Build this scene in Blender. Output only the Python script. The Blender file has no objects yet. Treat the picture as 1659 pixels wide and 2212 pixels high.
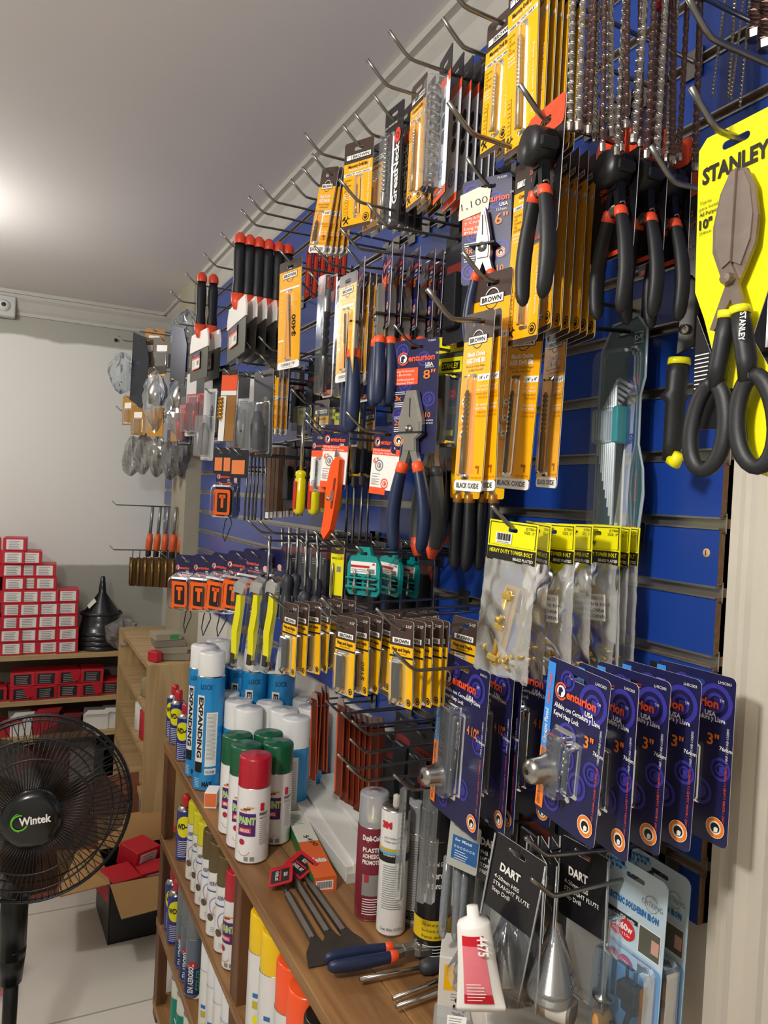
import bpy, math, random
from mathutils import Vector, Matrix, geometry
R = math.radians
PI = math.pi
rnd = random.Random(7)
SC = bpy.context.scene
COL = SC.collection
# ---------------------------------------------------------------- camera
F = 1620.0
DX = Vector((0.8933007, -0.03705023, -0.44792984))
DY = Vector((-0.44667794, 0.03752205, -0.89390767))
DZ = Vector((0.04992673, 0.99860872, 0.01696895))
CAM = Vector((-.72, 0, 1.5))
cd = bpy.data.cameras.new('camera')
cam = bpy.data.objects.new('camera', cd)
COL.objects.link(cam)
cd.sensor_fit = 'HORIZONTAL'; cd.sensor_width = 36; cd.lens = 36 * F / 1659
cd.clip_start = .02
cam.matrix_world = Matrix(((DX[0], DX[1], DX[2], CAM[0]), (DY[0], DY[1], DY[2], CAM[1]), (DZ[0], DZ[1], DZ[2], CAM[2]), (0, 0, 0, 1)))
SC.camera = cam
# ---------------------------------------------------------------- light
SC.view_settings.view_transform = 'Standard'
SC.view_settings.look = 'None'
SC.view_settings.gamma = 1
SC.view_settings.use_curve_mapping = False
SC.view_settings.exposure = 0.32
SC.cycles.transparent_max_bounces = 24
w = bpy.data.worlds.new('room_world'); SC.world = w; w.use_nodes = True
w.node_tree.nodes['Background'].inputs[0].default_value = (.8, .85, 1, 1)
w.node_tree.nodes['Background'].inputs[1].default_value = .12
def bulb(name, loc, power, rad=.07, col=(1, .975, .94)):
    d = bpy.data.lights.new(name, 'POINT'); d.energy = power; d.shadow_soft_size = rad; d.color = col
    o = bpy.data.objects.new(name, d); COL.objects.link(o); o.location = loc
bulb('near_ceiling_lamp', (-1.3, .30, 2.05), 50)
bulb('far_ceiling_lamp', (-1.15, 2.75, 2.22), 22)
# ---------------------------------------------------------------- pixel helpers (of the photograph, to find real places)
def ray(px, py):
    c = Vector((px - 829.5, -(py - 1106), -F))
    return Vector((c.dot(DX), c.dot(DY), c.dot(DZ)))
def PX(px, py, x):
    r = ray(px, py); return CAM + r * ((x - CAM.x) / r.x)
def PYy(px, py, y):
    r = ray(px, py); return CAM + r * (y / r.y)
def PZ(px, py, z):
    r = ray(px, py); return CAM + r * ((z - CAM.z) / r.z)
def proj(p):
    v = Vector(p) - CAM
    c = DX * v.x + DY * v.y + DZ * v.z
    return 829.5 - F * c.x / c.z, 1106 + F * c.y / c.z, -c.z
# ---------------------------------------------------------------- materials
MATS = {}
def hexc(h):
    h = h.lstrip('#'); v = [int(h[i:i+2], 16) / 255 for i in (0, 2, 4)]
    return [c / 12.92 if c <= .04045 else ((c + .055) / 1.055) ** 2.4 for c in v]
def mat(h, rough=.5, metal=0, var=.06, scale=40, bump=0, coat=0, emit=0, spec=.5):
    key = (h, rough, metal, var, scale, bump, coat, emit, spec)
    if key in MATS: return MATS[key]
    m = bpy.data.materials.new('paint_' + h.lstrip('#')); m.use_nodes = True
    nt = m.node_tree; b = nt.nodes['Principled BSDF']
    c = hexc(h)
    b.inputs['Roughness'].default_value = rough; b.inputs['Metallic'].default_value = metal
    b.inputs['Specular IOR Level'].default_value = spec
    if coat: b.inputs['Coat Weight'].default_value = coat; b.inputs['Coat Roughness'].default_value = .12
    n = nt.nodes.new('ShaderNodeTexNoise'); n.inputs['Scale'].default_value = scale; n.inputs['Detail'].default_value = 3
    tc = nt.nodes.new('ShaderNodeTexCoord'); nt.links.new(tc.outputs['Object'], n.inputs['Vector'])
    mx = nt.nodes.new('ShaderNodeMix'); mx.data_type = 'RGBA'
    mx.inputs[6].default_value = [max(0, x * (1 - var)) for x in c] + [1]
    mx.inputs[7].default_value = [min(1, x * (1 + var)) for x in c] + [1]
    nt.links.new(n.outputs['Fac'], mx.inputs[0]); nt.links.new(mx.outputs[2], b.inputs['Base Color'])
    if bump:
        bp = nt.nodes.new('ShaderNodeBump'); bp.inputs['Strength'].default_value = bump; bp.inputs['Distance'].default_value = .002
        nt.links.new(n.outputs['Fac'], bp.inputs['Height']); nt.links.new(bp.outputs['Normal'], b.inputs['Normal'])
    if emit:
        b.inputs['Emission Color'].default_value = c + [1]; b.inputs['Emission Strength'].default_value = emit
    MATS[key] = m
    return m
def clear(h='ffffff', op=.12, rough=.08, bump=0.0, spec=1.0):
    key = ('clear', h, op, rough, bump, spec)
    if key in MATS: return MATS[key]
    m = bpy.data.materials.new('clear_plastic'); m.use_nodes = True
    nt = m.node_tree; nt.nodes.clear()
    out = nt.nodes.new('ShaderNodeOutputMaterial')
    tr = nt.nodes.new('ShaderNodeBsdfTransparent'); tr.inputs[0].default_value = [.55 + .45 * x for x in hexc(h)] + [1]
    gl = nt.nodes.new('ShaderNodeBsdfGlossy'); gl.inputs['Roughness'].default_value = rough; gl.inputs[0].default_value = (.95, .97, 1, 1)
    df = nt.nodes.new('ShaderNodeBsdfDiffuse'); df.inputs[0].default_value = hexc(h) + [1]
    fr = nt.nodes.new('ShaderNodeFresnel'); fr.inputs[0].default_value = 1.5
    m1 = nt.nodes.new('ShaderNodeMixShader'); m1.inputs[0].default_value = op
    m2 = nt.nodes.new('ShaderNodeMixShader')
    mul = nt.nodes.new('ShaderNodeMath'); mul.operation = 'MULTIPLY'; mul.inputs[1].default_value = spec
    nt.links.new(fr.outputs[0], mul.inputs[0]); nt.links.new(mul.outputs[0], m2.inputs[0])
    nt.links.new(tr.outputs[0], m1.inputs[1]); nt.links.new(df.outputs[0], m1.inputs[2])
    nt.links.new(m1.outputs[0], m2.inputs[1]); nt.links.new(gl.outputs[0], m2.inputs[2])
    n = nt.nodes.new('ShaderNodeTexNoise'); n.inputs['Scale'].default_value = 35; n.inputs['Detail'].default_value = 2
    tc = nt.nodes.new('ShaderNodeTexCoord'); nt.links.new(tc.outputs['Object'], n.inputs['Vector'])
    bp = nt.nodes.new('ShaderNodeBump'); bp.inputs['Strength'].default_value = .04 + bump * .12; bp.inputs['Distance'].default_value = .004
    nt.links.new(n.outputs['Fac'], bp.inputs['Height'])
    nt.links.new(bp.outputs['Normal'], gl.inputs['Normal']); nt.links.new(bp.outputs['Normal'], fr.inputs['Normal'])
    nt.links.new(m2.outputs[0], out.inputs[0])
    MATS[key] = m
    return m
def wood(name, c1, c2, axis=1, rough=.45, scale=1.0):
    m = bpy.data.materials.new(name); m.use_nodes = True
    nt = m.node_tree; b = nt.nodes['Principled BSDF']; b.inputs['Roughness'].default_value = rough
    tc = nt.nodes.new('ShaderNodeTexCoord'); mp = nt.nodes.new('ShaderNodeMapping')
    s = [28 * scale] * 3; s[axis] = 1.6 * scale
    mp.inputs['Scale'].default_value = s
    nt.links.new(tc.outputs['Object'], mp.inputs['Vector'])
    n = nt.nodes.new('ShaderNodeTexNoise'); n.inputs['Scale'].default_value = 1; n.inputs['Detail'].default_value = 6; n.inputs['Distortion'].default_value = 1.2
    nt.links.new(mp.outputs[0], n.inputs['Vector'])
    r = nt.nodes.new('ShaderNodeValToRGB'); nt.links.new(n.outputs['Fac'], r.inputs[0])
    r.color_ramp.elements[0].position = .34; r.color_ramp.elements[0].color = hexc(c1) + [1]
    r.color_ramp.elements[1].position = .66; r.color_ramp.elements[1].color = hexc(c2) + [1]
    nt.links.new(r.outputs[0], b.inputs['Base Color'])
    bp = nt.nodes.new('ShaderNodeBump'); bp.inputs['Strength'].default_value = .25; bp.inputs['Distance'].default_value = .002
    nt.links.new(n.outputs['Fac'], bp.inputs['Height']); nt.links.new(bp.outputs['Normal'], b.inputs['Normal'])
    return m
# ---------------------------------------------------------------- mesh collector
TXT = {}
def text_mesh(s, bold=0, shear=0):
    k = (s, bold, shear)
    if k in TXT: return TXT[k]
    c = bpy.data.curves.new('t', 'FONT'); c.body = s; c.size = 1; c.resolution_u = 2 if len(s) < 14 else 1
    c.offset = bold; c.shear = shear; c.fill_mode = 'FRONT'
    o = bpy.data.objects.new('t', c)
    me = o.to_mesh()
    v = [(p.co.x, p.co.y) for p in me.vertices]; f = [tuple(p.vertices) for p in me.polygons]
    nn = [p.normal.z for p in me.polygons]
    f = [q if z > 0 else q[::-1] for q, z in zip(f, nn)]
    o.to_mesh_clear(); bpy.data.objects.remove(o); bpy.data.curves.remove(c)
    if not v: v = [(0, 0)]
    x0 = min(p[0] for p in v); x1 = max(p[0] for p in v); y0 = min(p[1] for p in v); y1 = max(p[1] for p in v)
    TXT[k] = (v, f, x0, x1, y0, y1)
    return TXT[k]
def rpts(x0, z0, x1, z1, r, n=4):
    r = min(r, (x1 - x0) / 2 - 1e-6, (z1 - z0) / 2 - 1e-6)
    if r <= 1e-5: return [(x0, z0), (x1, z0), (x1, z1), (x0, z1)]
    P = []
    for cx, cz, a in ((x1 - r, z0 + r, -90), (x1 - r, z1 - r, 0), (x0 + r, z1 - r, 90), (x0 + r, z0 + r, 180)):
        for i in range(n + 1):
            t = R(a + 90 * i / n); P.append((cx + r * math.cos(t), cz + r * math.sin(t)))
    return P
def circ(cx, cz, rx, rz=None, n=20, a0=0):
    rz = rz or rx
    return [(cx + rx * math.cos(a0 + 2 * PI * i / n), cz + rz * math.sin(a0 + 2 * PI * i / n)) for i in range(n)]
L = .00035
class G:
    """collects shapes (x right, z up, front towards -y) into one mesh"""
    def __init__(s): s.v = []; s.f = []; s.m = []; s.sm = []; s.mats = []; s.M = Matrix(); s.cyl = None
    def mi(s, m):
        if m not in s.mats: s.mats.append(m)
        return s.mats.index(m)
    def add(s, vs, fs, m, smooth=False):
        o = len(s.v)
        for p in vs:
            if s.cyl:
                r = s.cyl - p[1]; a = p[0] / s.cyl; p = (r * math.sin(a), -r * math.cos(a), p[2])
            s.v.append(tuple(s.M @ Vector(p)))
        k = s.mi(m)
        for q in fs: s.f.append(tuple(i + o for i in q)); s.m.append(k); s.sm.append(smooth)
        return s
    def box(s, c, d, m, bev=0):
        x, y, z = c; a, b, e = d[0] / 2, d[1] / 2, d[2] / 2
        if bev:
            return s.loft([(rpts(x - a + (bev if k in (0, 3) else 0), y - b + (bev if k in (0, 3) else 0), x + a - (bev if k in (0, 3) else 0), y + b - (bev if k in (0, 3) else 0), bev, 2), zz) for k, zz in enumerate((z - e, z - e + bev, z + e - bev, z + e))], m, axis='z')
        vs = [(x + i * a, y + j * b, z + k * e) for i in (-1, 1) for j in (-1, 1) for k in (-1, 1)]
        return s.add(vs, [(0, 1, 3, 2), (4, 6, 7, 5), (0, 4, 5, 1), (2, 3, 7, 6), (0, 2, 6, 4), (1, 5, 7, 3)], m)
    def poly(s, pts, y, m):          # pts CCW as seen from the front (-y)
        return s.add([(p[0], y, p[1]) for p in pts], [tuple(range(len(pts)))], m)
    def rect(s, x0, z0, x1, z1, m, lay=1, r=0):
        if s.cyl:
            n = max(2, int(abs(x1 - x0) / s.cyl / .18)); vs = []; fs = []
            for i in range(n + 1):
                x = x0 + (x1 - x0) * i / n; vs += [(x, -L * lay, z0), (x, -L * lay, z1)]
            for i in range(n): fs.append((2 * i, 2 * i + 2, 2 * i + 3, 2 * i + 1))
            return s.add(vs, fs, m, True)
        return s.poly(rpts(x0, z0, x1, z1, r), -L * lay, m)
    def disc(s, cx, cz, r, m, lay=2, rz=None, n=18):
        if not s.cyl: return s.poly(circ(cx, cz, r, rz, n), -L * lay, m)
        rz = rz or r; vs = []; fs = []; n = 16
        for i in range(n + 1):
            a = -math.cos(PI * i / n); h = rz * math.sqrt(max(0, 1 - a * a)) + 1e-5
            vs += [(cx + a * r, -L * lay, cz - h), (cx + a * r, -L * lay, cz + h)]
        for i in range(n): fs.append((2 * i, 2 * i + 2, 2 * i + 3, 2 * i + 1))
        return s.add(vs, fs, m, True)
    def ring(s, cx, cz, r1, r2, m, lay=2, a0=0, a1=360, n=22):
        vs = []; fs = []
        for i in range(n + 1):
            t = R(a0 + (a1 - a0) * i / n)
            for r in (r1, r2): vs.append((cx + r * math.cos(t), -L * lay, cz + r * math.sin(t)))
        for i in range(n): a = 2 * i; fs.append((a, a + 1, a + 3, a + 2))
        return s.add(vs, fs, m)
    def t(s, txt, x, z, h, m, w=None, al='c', rot=0, lay=3, bold=.012, shear=0):
        v, f, x0, x1, y0, y1 = text_mesh(txt, bold, shear)
        k = h / .73
        kx = k
        if w: kx = w / max(1e-6, x1 - x0)
        ox = {'c': -(x0 + x1) / 2, 'l': -x0, 'r': -x1}[al] * kx
        ca, sa = math.cos(R(rot)), math.sin(R(rot))
        vs = []
        for a, b in v:
            X = a * kx + ox; Z = b * k
            vs.append((x + X * ca - Z * sa, -L * lay, z + X * sa + Z * ca))
        return s.add(vs, f, m)
    def bars(s, x, z, n, w, m, dz=.003, h=.0009, lay=2, jit=.3):   # lines of print too small to read
        r = random.Random(n * 7 + int(w * 1e4))
        for i in range(n): s.rect(x, z - i * dz, x + w * (1 - jit * r.random()), z - i * dz + h, m, lay)
        return s
    def slab(s, outer, holes, th, mf, me=None, mb=None, y=0):
        """a flat sheet: front face at y, back face at y+th"""
        loops = [outer] + holes
        P = [Vector((p[0], p[1], 0)) for lp in loops for p in lp]
        tri = geometry.tessellate_polygon([[Vector((p[0], p[1], 0)) for p in lp] for lp in loops])
        fs = []
        for t in tri:
            a, b, c = (P[i] for i in t)
            n = (b - a).cross(c - a).z
            if abs(n) < 1e-12: continue
            fs.append(t if n > 0 else t[::-1])
        s.add([(p.x, y, p.y) for p in P], fs, mf)
        s.add([(p.x, y + th, p.y) for p in P], [t[::-1] for t in fs], mb or mf)
        for k, lp in enumerate(loops):
            n = len(lp); vs = [(p[0], y, p[1]) for p in lp] + [(p[0], y + th, p[1]) for p in lp]
            q = [(i, i + n, (i + 1) % n + n, (i + 1) % n) for i in range(n)]
            if k: q = [x[::-1] for x in q]
            s.add(vs, q, me or mf)
        return s
    def loft(s, rings, m, axis='y', cap=True, smooth=False):
        """rings: (2d points, level) along an axis; y: points are (x,z), z: (x,y), x: (y,z)"""
        n = len(rings[0][0]); vs = []
        for pts, l in rings:
            for p in pts:
                vs.append((p[0], l, p[1]) if axis == 'y' else (p[0], p[1], l) if axis == 'z' else (l, p[0], p[1]))
        fs = []
        for k in range(len(rings) - 1):
            for i in range(n):
                j = (i + 1) % n; fs.append((k * n + i, k * n + j, (k + 1) * n + j, (k + 1) * n + i))
        if cap: fs.append(tuple(range(n))[::-1]); fs.append(tuple(range((len(rings) - 1) * n, len(rings) * n)))
        if axis == 'y': fs = [q[::-1] for q in fs]
        return s.add(vs, fs, m, smooth)
    def lathe(s, prof, m, n=20, c=(0, 0, 0), axis='z', smooth=True):
        vs = []; fs = []
        for r, h in prof:
            for i in range(n):
                t = 2 * PI * i / n; a, b = r * math.cos(t), r * math.sin(t)
                p = (a, b, h) if axis == 'z' else (a, h, b) if axis == 'y' else (h, a, b)
                vs.append((p[0] + c[0], p[1] + c[1], p[2] + c[2]))
        for k in range(len(prof) - 1):
            for i in range(n):
                j = (i + 1) % n; q = (k * n + i, k * n + j, (k + 1) * n + j, (k + 1) * n + i)
                fs.append(q[::-1] if axis == 'y' else q)
        return s.add(vs, fs, m, smooth)
    def tube(s, pts, r, m, n=8, smooth=True, flat=None):
        pts = [Vector(p) for p in pts]; rs = r if isinstance(r, (list, tuple)) else [r] * len(pts)
        vs = []; fs = []; up = None
        for i, p in enumerate(pts):
            d = (pts[min(i + 1, len(pts) - 1)] - pts[max(i - 1, 0)]).normalized()
            if up is None:
                up = Vector((0, 0, 1)) if abs(d.z) < .8 else Vector((0, 1, 0))
            u = (up - d * up.dot(d)).normalized(); up = u; q = d.cross(u)
            for j in range(n):
                t = 2 * PI * j / n; k = flat or 1
                vs.append(tuple(p + (u * math.cos(t) + q * math.sin(t) * k) * rs[i]))
        for i in range(len(pts) - 1):
            for j in range(n):
                k = (j + 1) % n; fs.append((i * n + j, i * n + k, (i + 1) * n + k, (i + 1) * n + j))
        fs.append(tuple(range(n))[::-1]); fs.append(tuple(range((len(pts) - 1) * n, len(pts) * n)))
        return s.add(vs, fs, m, smooth)
    def helix(s, x, z0, z1, r, m, turns, y=0, n=10, depth=.45, tip=True, pw=2.2):
        """a fluted twisted bit hanging along z from z1 down to z0"""
        K = max(8, int(turns * 12)); vs = []; fs = []
        for k in range(K + 1):
            z = z1 + (z0 - z1) * k / K; a = turns * 2 * PI * k / K
            rr0 = r * (1 if k < K - 1 or not tip else .55)
            for j in range(n):
                t = 2 * PI * j / n; rr = rr0 * (1 - depth * (abs(math.sin(t)) ** pw))
                vs.append((x + rr * math.cos(t + a), y + rr * math.sin(t + a), z))
        for k in range(K):
            for j in range(n):
                i = (j + 1) % n; fs.append((k * n + j, (k + 1) * n + j, (k + 1) * n + i, k * n + i))
        fs.append(tuple(range(n))); fs.append(tuple(range(K * n, K * n + n))[::-1])
        return s.add(vs, fs, m)
    def build(s, name, parent=None, loc=None, rot=None):
        me = bpy.data.meshes.new(name); me.from_pydata(s.v, [], s.f)
        for m in s.mats: me.materials.append(m)
        me.polygons.foreach_set('material_index', s.m); me.polygons.foreach_set('use_smooth', s.sm)
        me.update()
        o = bpy.data.objects.new(name, me); COL.objects.link(o)
        if parent: o.parent = parent
        if loc: o.location = loc
        if rot: o.rotation_euler = rot
        return o
def tag(o, label, cat, group=None, kind=None):
    if label: o['label'] = label
    if cat: o['category'] = cat
    if group: o['group'] = group
    if kind: o['kind'] = kind
    return o
def thing(name, label, cat, group=None, loc=(0, 0, 0), rot=(0, 0, 0)):
    o = bpy.data.objects.new(name, None); o.empty_display_size = .02; COL.objects.link(o); o.location = loc; o.rotation_euler = rot
    return tag(o, label, cat, group)
def dup(root, label=None, group=None, loc=None, rot=None):
    def cp(o, par):
        c = o.copy(); COL.objects.link(c)
        if par: c.parent = par
        for k in o.children: cp(k, c)
        return c
    r = cp(root, None)
    if label: r['label'] = label
    if group: r['group'] = group
    if loc is not None: r.location = loc
    if rot is not None: r.rotation_euler = rot
    return r
def struct(g, name, kind='structure'):
    o = g.build(name); o['kind'] = kind; return o
ORD = ['frontmost', 'second', 'third', 'fourth', 'fifth', 'sixth', 'seventh', 'eighth', 'ninth', 'tenth', 'eleventh', 'twelfth', 'thirteenth', 'fourteenth', 'fifteenth', 'sixteenth', 'seventeenth', 'eighteenth', 'nineteenth', 'twentieth']
# common materials
steel = mat('b9b8b4', .22, 1, .1); steel2 = mat('8f8d88', .32, 1, .2, 60); dsteel = mat('4d4b49', .38, .9, .25, 80)
blk = mat('15161a', .45); blkg = mat('101114', .22, 0, .05, 40, 0, .3); white = mat('ece9e2', .45); offw = mat('cfccc2', .6)
navy = mat('1d2048', .4); orange = mat('f0562b', .4); yel = mat('f3a712', .35); brown = mat('4a3a33', .4); red = mat('c8202b', .4)
bright_y = mat('f2e60a', .4); ink = mat('201c1a', .5); tan = mat('b98d58', .7)
clr = clear('dfe6ea', .05, .07, .3); clr2 = clear('dfe6ea', .14, .12, .8)
# ================================================================ room
def wallmat():
    m = bpy.data.materials.new('patched_wall_paint'); m.use_nodes = True
    nt = m.node_tree; b = nt.nodes['Principled BSDF']; b.inputs['Roughness'].default_value = .7
    tc = nt.nodes.new('ShaderNodeTexCoord'); sp = nt.nodes.new('ShaderNodeSeparateXYZ'); nt.links.new(tc.outputs['Object'], sp.inputs[0])
    n = nt.nodes.new('ShaderNodeTexNoise'); n.inputs['Scale'].default_value = 5; n.inputs['Detail'].default_value = 6
    nt.links.new(tc.outputs['Object'], n.inputs['Vector'])
    def edge(z, wob, lo, hi):
        a = nt.nodes.new('ShaderNodeMath'); a.operation = 'MULTIPLY_ADD'; a.inputs[1].default_value = wob; nt.links.new(n.outputs['Fac'], a.inputs[0]); nt.links.new(sp.outputs[2], a.inputs[2])
        r = nt.nodes.new('ShaderNodeMapRange'); r.inputs[1].default_value = z + wob / 2 - .006; r.inputs[2].default_value = z + wob / 2 + .006
        nt.links.new(a.outputs[0], r.inputs[0]); r.inputs[3].default_value = lo; r.inputs[4].default_value = hi
        return r
    e1 = edge(2.19, .05, 1, 0); e2 = edge(1.10, .03, 0, 1)
    mu = nt.nodes.new('ShaderNodeMath'); mu.operation = 'MULTIPLY'; nt.links.new(e1.outputs[0], mu.inputs[0]); nt.links.new(e2.outputs[0], mu.inputs[1])
    mx = nt.nodes.new('ShaderNodeMix'); mx.data_type = 'RGBA'; nt.links.new(mu.outputs[0], mx.inputs[0])
    mx.inputs[6].default_value = hexc('a8a79b') + [1]; mx.inputs[7].default_value = hexc('e4e3dc') + [1]
    nt.links.new(mx.outputs[2], b.inputs['Base Color'])
    return m
beige = mat('cfc8b9', .5, 0, .03, 12, .15)
ceilm = mat('dcd6d2', .75, 0, .03, 3)
molm = mat('bdb9b0', .6)
wallw = mat('dcdad2', .7, 0, .04, 6)
g = G().box((-1.6, 1.0, -.05), (5.2, 6.4, .1), mat('d6d1c6', .3)); fl = struct(g, 'floor')
# tiled floor material
m = bpy.data.materials.new('floor_tiles'); m.use_nodes = True; nt = m.node_tree; b = nt.nodes['Principled BSDF']
b.inputs['Roughness'].default_value = .25
tc = nt.nodes.new('ShaderNodeTexCoord'); mp = nt.nodes.new('ShaderNodeMapping'); mp.inputs['Location'].default_value = (.10, .18, 0)
br = nt.nodes.new('ShaderNodeTexBrick'); br.offset = 0; br.inputs['Scale'].default_value = 1; br.inputs['Brick Width'].default_value = .6; br.inputs['Row Height'].default_value = .6
br.inputs['Mortar Size'].default_value = .0035; br.inputs['Color1'].default_value = hexc('dcd8cd') + [1]; br.inputs['Color2'].default_value = hexc('d6d1c5') + [1]; br.inputs['Mortar'].default_value = hexc('a3a095') + [1]
nt.links.new(tc.outputs['Object'], mp.inputs[0]); nt.links.new(mp.outputs[0], br.inputs[0]); nt.links.new(br.outputs[0], b.inputs['Base Color'])
fl.data.materials[0] = m
struct(G().box((-1.6, 1.0, 2.44), (5.2, 6.4, .1), ceilm), 'ceiling')
struct(G().box((-1.6, 4.05, 1.2), (5.2, .1, 2.5), wallmat()), 'wall_back')
struct(G().box((.068, 1.0, 1.2), (.1, 6.2, 2.5), wallw), 'wall_right')
struct(G().box((-3.6, 1.0, 1.2), (.1, 6.2, 2.5), wallw), 'wall_left')
struct(G().box((-1.6, -1.95, 1.2), (5.2, .1, 2.5), wallw), 'wall_front')
for nm_, (x_, y_, z_) in (('nearer', (-1.3, .30, 2.05)), ('farther', (-1.15, 2.75, 2.22))):
    t_ = thing('pendant_lamp', 'bare bulb pendant lamp over the aisle, %s one' % nm_, 'lamp', None, (x_, y_, 2.39))
    G().tube([(0, 0, 0), (0, 0, z_ + .075 - 2.39)], .003, white, 6).build('cord', t_)
    G().lathe([(0, z_ + .08 - 2.39), (.018, z_ + .078 - 2.39), (.02, z_ + .04 - 2.39), (0, z_ + .04 - 2.39)], white, 16).build('socket', t_)
    G().lathe([(0, z_ + .04 - 2.39), (.012, z_ + .035 - 2.39), (.026, z_ - 2.39), (.018, z_ - .02 - 2.39), (0, z_ - .027 - 2.39)], mat('fff6e6', .3, 0, .02, 40, 0, 0, 12), 16).build('bulb', t_)
# crown moulding: two stepped strips on each of two walls
def crown(name, p0, p1, n):
    g = G(); n = Vector(n); a = Vector(p0); b = Vector(p1)
    prof = [(0, 2.285), (.012, 2.285), (.012, 2.30), (.022, 2.312), (.04, 2.345), (.055, 2.36), (.055, 2.374), (.07, 2.374), (.07, 2.39), (0, 2.39)]
    vs = [tuple(q + n * u + Vector((0, 0, z - q.z))) for q in (a, b) for u, z in prof]; k = len(prof)
    g.add(vs, [(i, (i + 1) % k, (i + 1) % k + k, i + k) for i in range(k)], molm)
    return struct(g, name)
crown('trim_1', (.018, -1.9, 0), (.018, 4.0, 0), (-1, 0, 0))
crown('trim_2', (-3.55, 4.0, 0), (.018, 4.0, 0), (0, -1, 0))
# square pier between the slatted boards
struct(G().box((-.02, 3.33, 1.2), (.08, .30, 2.4), mat('a29b86', .7)), 'wall_pier')
# door casing on the right
def casing():
    g = G(); top = 1.815
    prof = [(.018, .578), (.000, .574), (.000, .563), (.004, .56), (.004, .553), (-.001, .549), (-.003, .54), (.005, .53), (.003, .512), (-.004, .50), (-.005, .47), (-.001, .455), (.004, .45), (.004, .43), (-.004, .425), (-.006, .41), (.018, .40)]
    k = len(prof)
    vs = [(x, y, z) for z in (0, top) for x, y in prof]
    g.add(vs, [(i, (i + 1) % k, (i + 1) % k + k, i + k) for i in range(k)] + [tuple(range(k)), tuple(range(2 * k - 1, k - 1, -1))], beige)
    return struct(g, 'trim_3')
casing()
struct(G().box((.012, .1, .9), (.012, .58, 1.8), mat('8a8376', .5)), 'door_1')
# ---------------------------------------------------------------- slatted display board
def slatmat():
    m = mat('1b3f93', .28, 0, .05, 9, 0, .2)
    return m
PITCH = .0788
def slot(k): return 1.5647 + PITCH * k     # lower lip of groove k
blue = slatmat(); mdf = mat('8d6b4c', .9, 0, .3, 150, .6); alu = mat('b4b4ae', .3, .9, .12, 20); alud = mat('7d7c74', .5, .6)
def board(y0, y1, kmin, kmax, name, label, ynear=None):
    t = thing(name, label, 'wall panel', None, (.018, (y0 + y1) / 2, slot(kmin) - .06))
    base = Vector(t.location)
    g = G(); g.M = Matrix.Translation(-base)
    GH = .011
    g.box((.014, (y0 + y1) / 2, (slot(kmin) - .06 + slot(kmax) + .08) / 2), (.008, y1 - y0, slot(kmax) - slot(kmin) + .14), mdf)
    for k in range(kmin, kmax + 2):
        za = slot(k - 1) + GH if k > kmin else slot(kmin) - .06
        zb = slot(k) if k <= kmax else slot(kmax) + .075
        yy0 = y0
        if ynear and za > 1.80: yy0 = ynear
        g.box((.0095, (yy0 + y1) / 2, (za + zb) / 2), (.017, y1 - yy0, zb - za), mdf)
        x = .0006
        g.add([(x, yy0, za), (x, y1, za), (x, y1, zb), (x, yy0, zb)], [(0, 1, 2, 3)], blue)
    g.build('panel', t)
    g = G(); g.M = Matrix.Translation(-base)
    for k in range(kmin, kmax + 1):
        z = slot(k); yy0 = ynear if ynear and z > 1.79 else y0
        ym = (yy0 + y1) / 2; ln = y1 - yy0
        g.box((.0000, ym, z - .0005), (.0035, ln, .0022), alu)
        g.box((.0000, ym, z + GH + .0005), (.0035, ln, .0022), alu)
        g.box((.0095, ym, z + GH / 2), (.002, ln + .002, GH + .012), alu)
        g.box((.006, ym, z - .004), (.008, ln + .003, .0012), alud)
        g.box((.006, ym, z + GH + .004), (.008, ln + .003, .0012), alud)
    g.build('slot_rail', t)
    return t
board(.588, 3.17, -6, 9, 'slatted_panel', 'royal blue slatted display board with aluminium grooves covering the long wall', -.6)
b2 = board(3.49, 3.98, -6, 9, 'slatted_panel', 'short blue slatted display board beyond the grey pier in the far corner')
# screw plug in the blue board
p = PX(1526, 1194, 0)
g = G(); g.M = Matrix.Translation(p) @ Matrix.Rotation(R(-90), 4, 'Z')
g.lathe([(0, -.0012), (.004, -.001), (.0052, .0)], mat('c9a27c', .8, 0, .4, 300), 12, axis='y'); g.box((0, -.0012, 0), (.001, .0006, .006), ink)
tag(g.build('screw_plug'), 'pale filled screw hole in a bare blue slat near the casing', 'screw')
# ================================================================ hooks
HK = {}
def hook(key, px, py, Lx, what, rad=.0024, tip=.030, ang=40, droop=0.0, zz=None):
    """a straight wire peg from the board at x=0 to x=-Lx, then bent up; px,py is its bend in the photo"""
    p = PX(px, py, -Lx)
    y, z = p.y, p.z
    k = round((z + droop - slot(0) - .008) / PITCH)
    zr = z + droop
    if abs(slot(k) + .008 - zr) < .02: zr = slot(k) + .008
    t = thing('peg_hook', 'steel wire peg hook ' + what, 'hook', 'peg hooks on the blue board', (0, y, zr))
    g = G()
    d = z - zr
    a = R(ang)
    pts = [(0, 0, 0), (-Lx * .5, 0, d * .4), (-Lx + .012, 0, d * .96), (-Lx + .004, 0, d + .001), (-Lx - .004, 0, d + .006), (-Lx - .004 - tip * math.cos(a) * .5, 0, d + .006 + tip * math.sin(a) * .5), (-Lx - .004 - tip * math.cos(a), 0, d + .006 + tip * math.sin(a))]
    g.tube(pts, rad, steel2, 8)
    g.lathe([(0, 0), (rad * .7, -.0004), (rad, 0)], steel, 8, (0, 0, 0))
    g.build('wire', t)
    g = G(); g.box((-.003, 0, -.004), (.0016, .030, .034), steel2, 0); g.box((.003, 0, .012), (.012, .028, .0016), steel2)
    g.build('mounting_clip', t)
    HK[key] = (y, zr, z, Lx, what)
    return t
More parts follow.
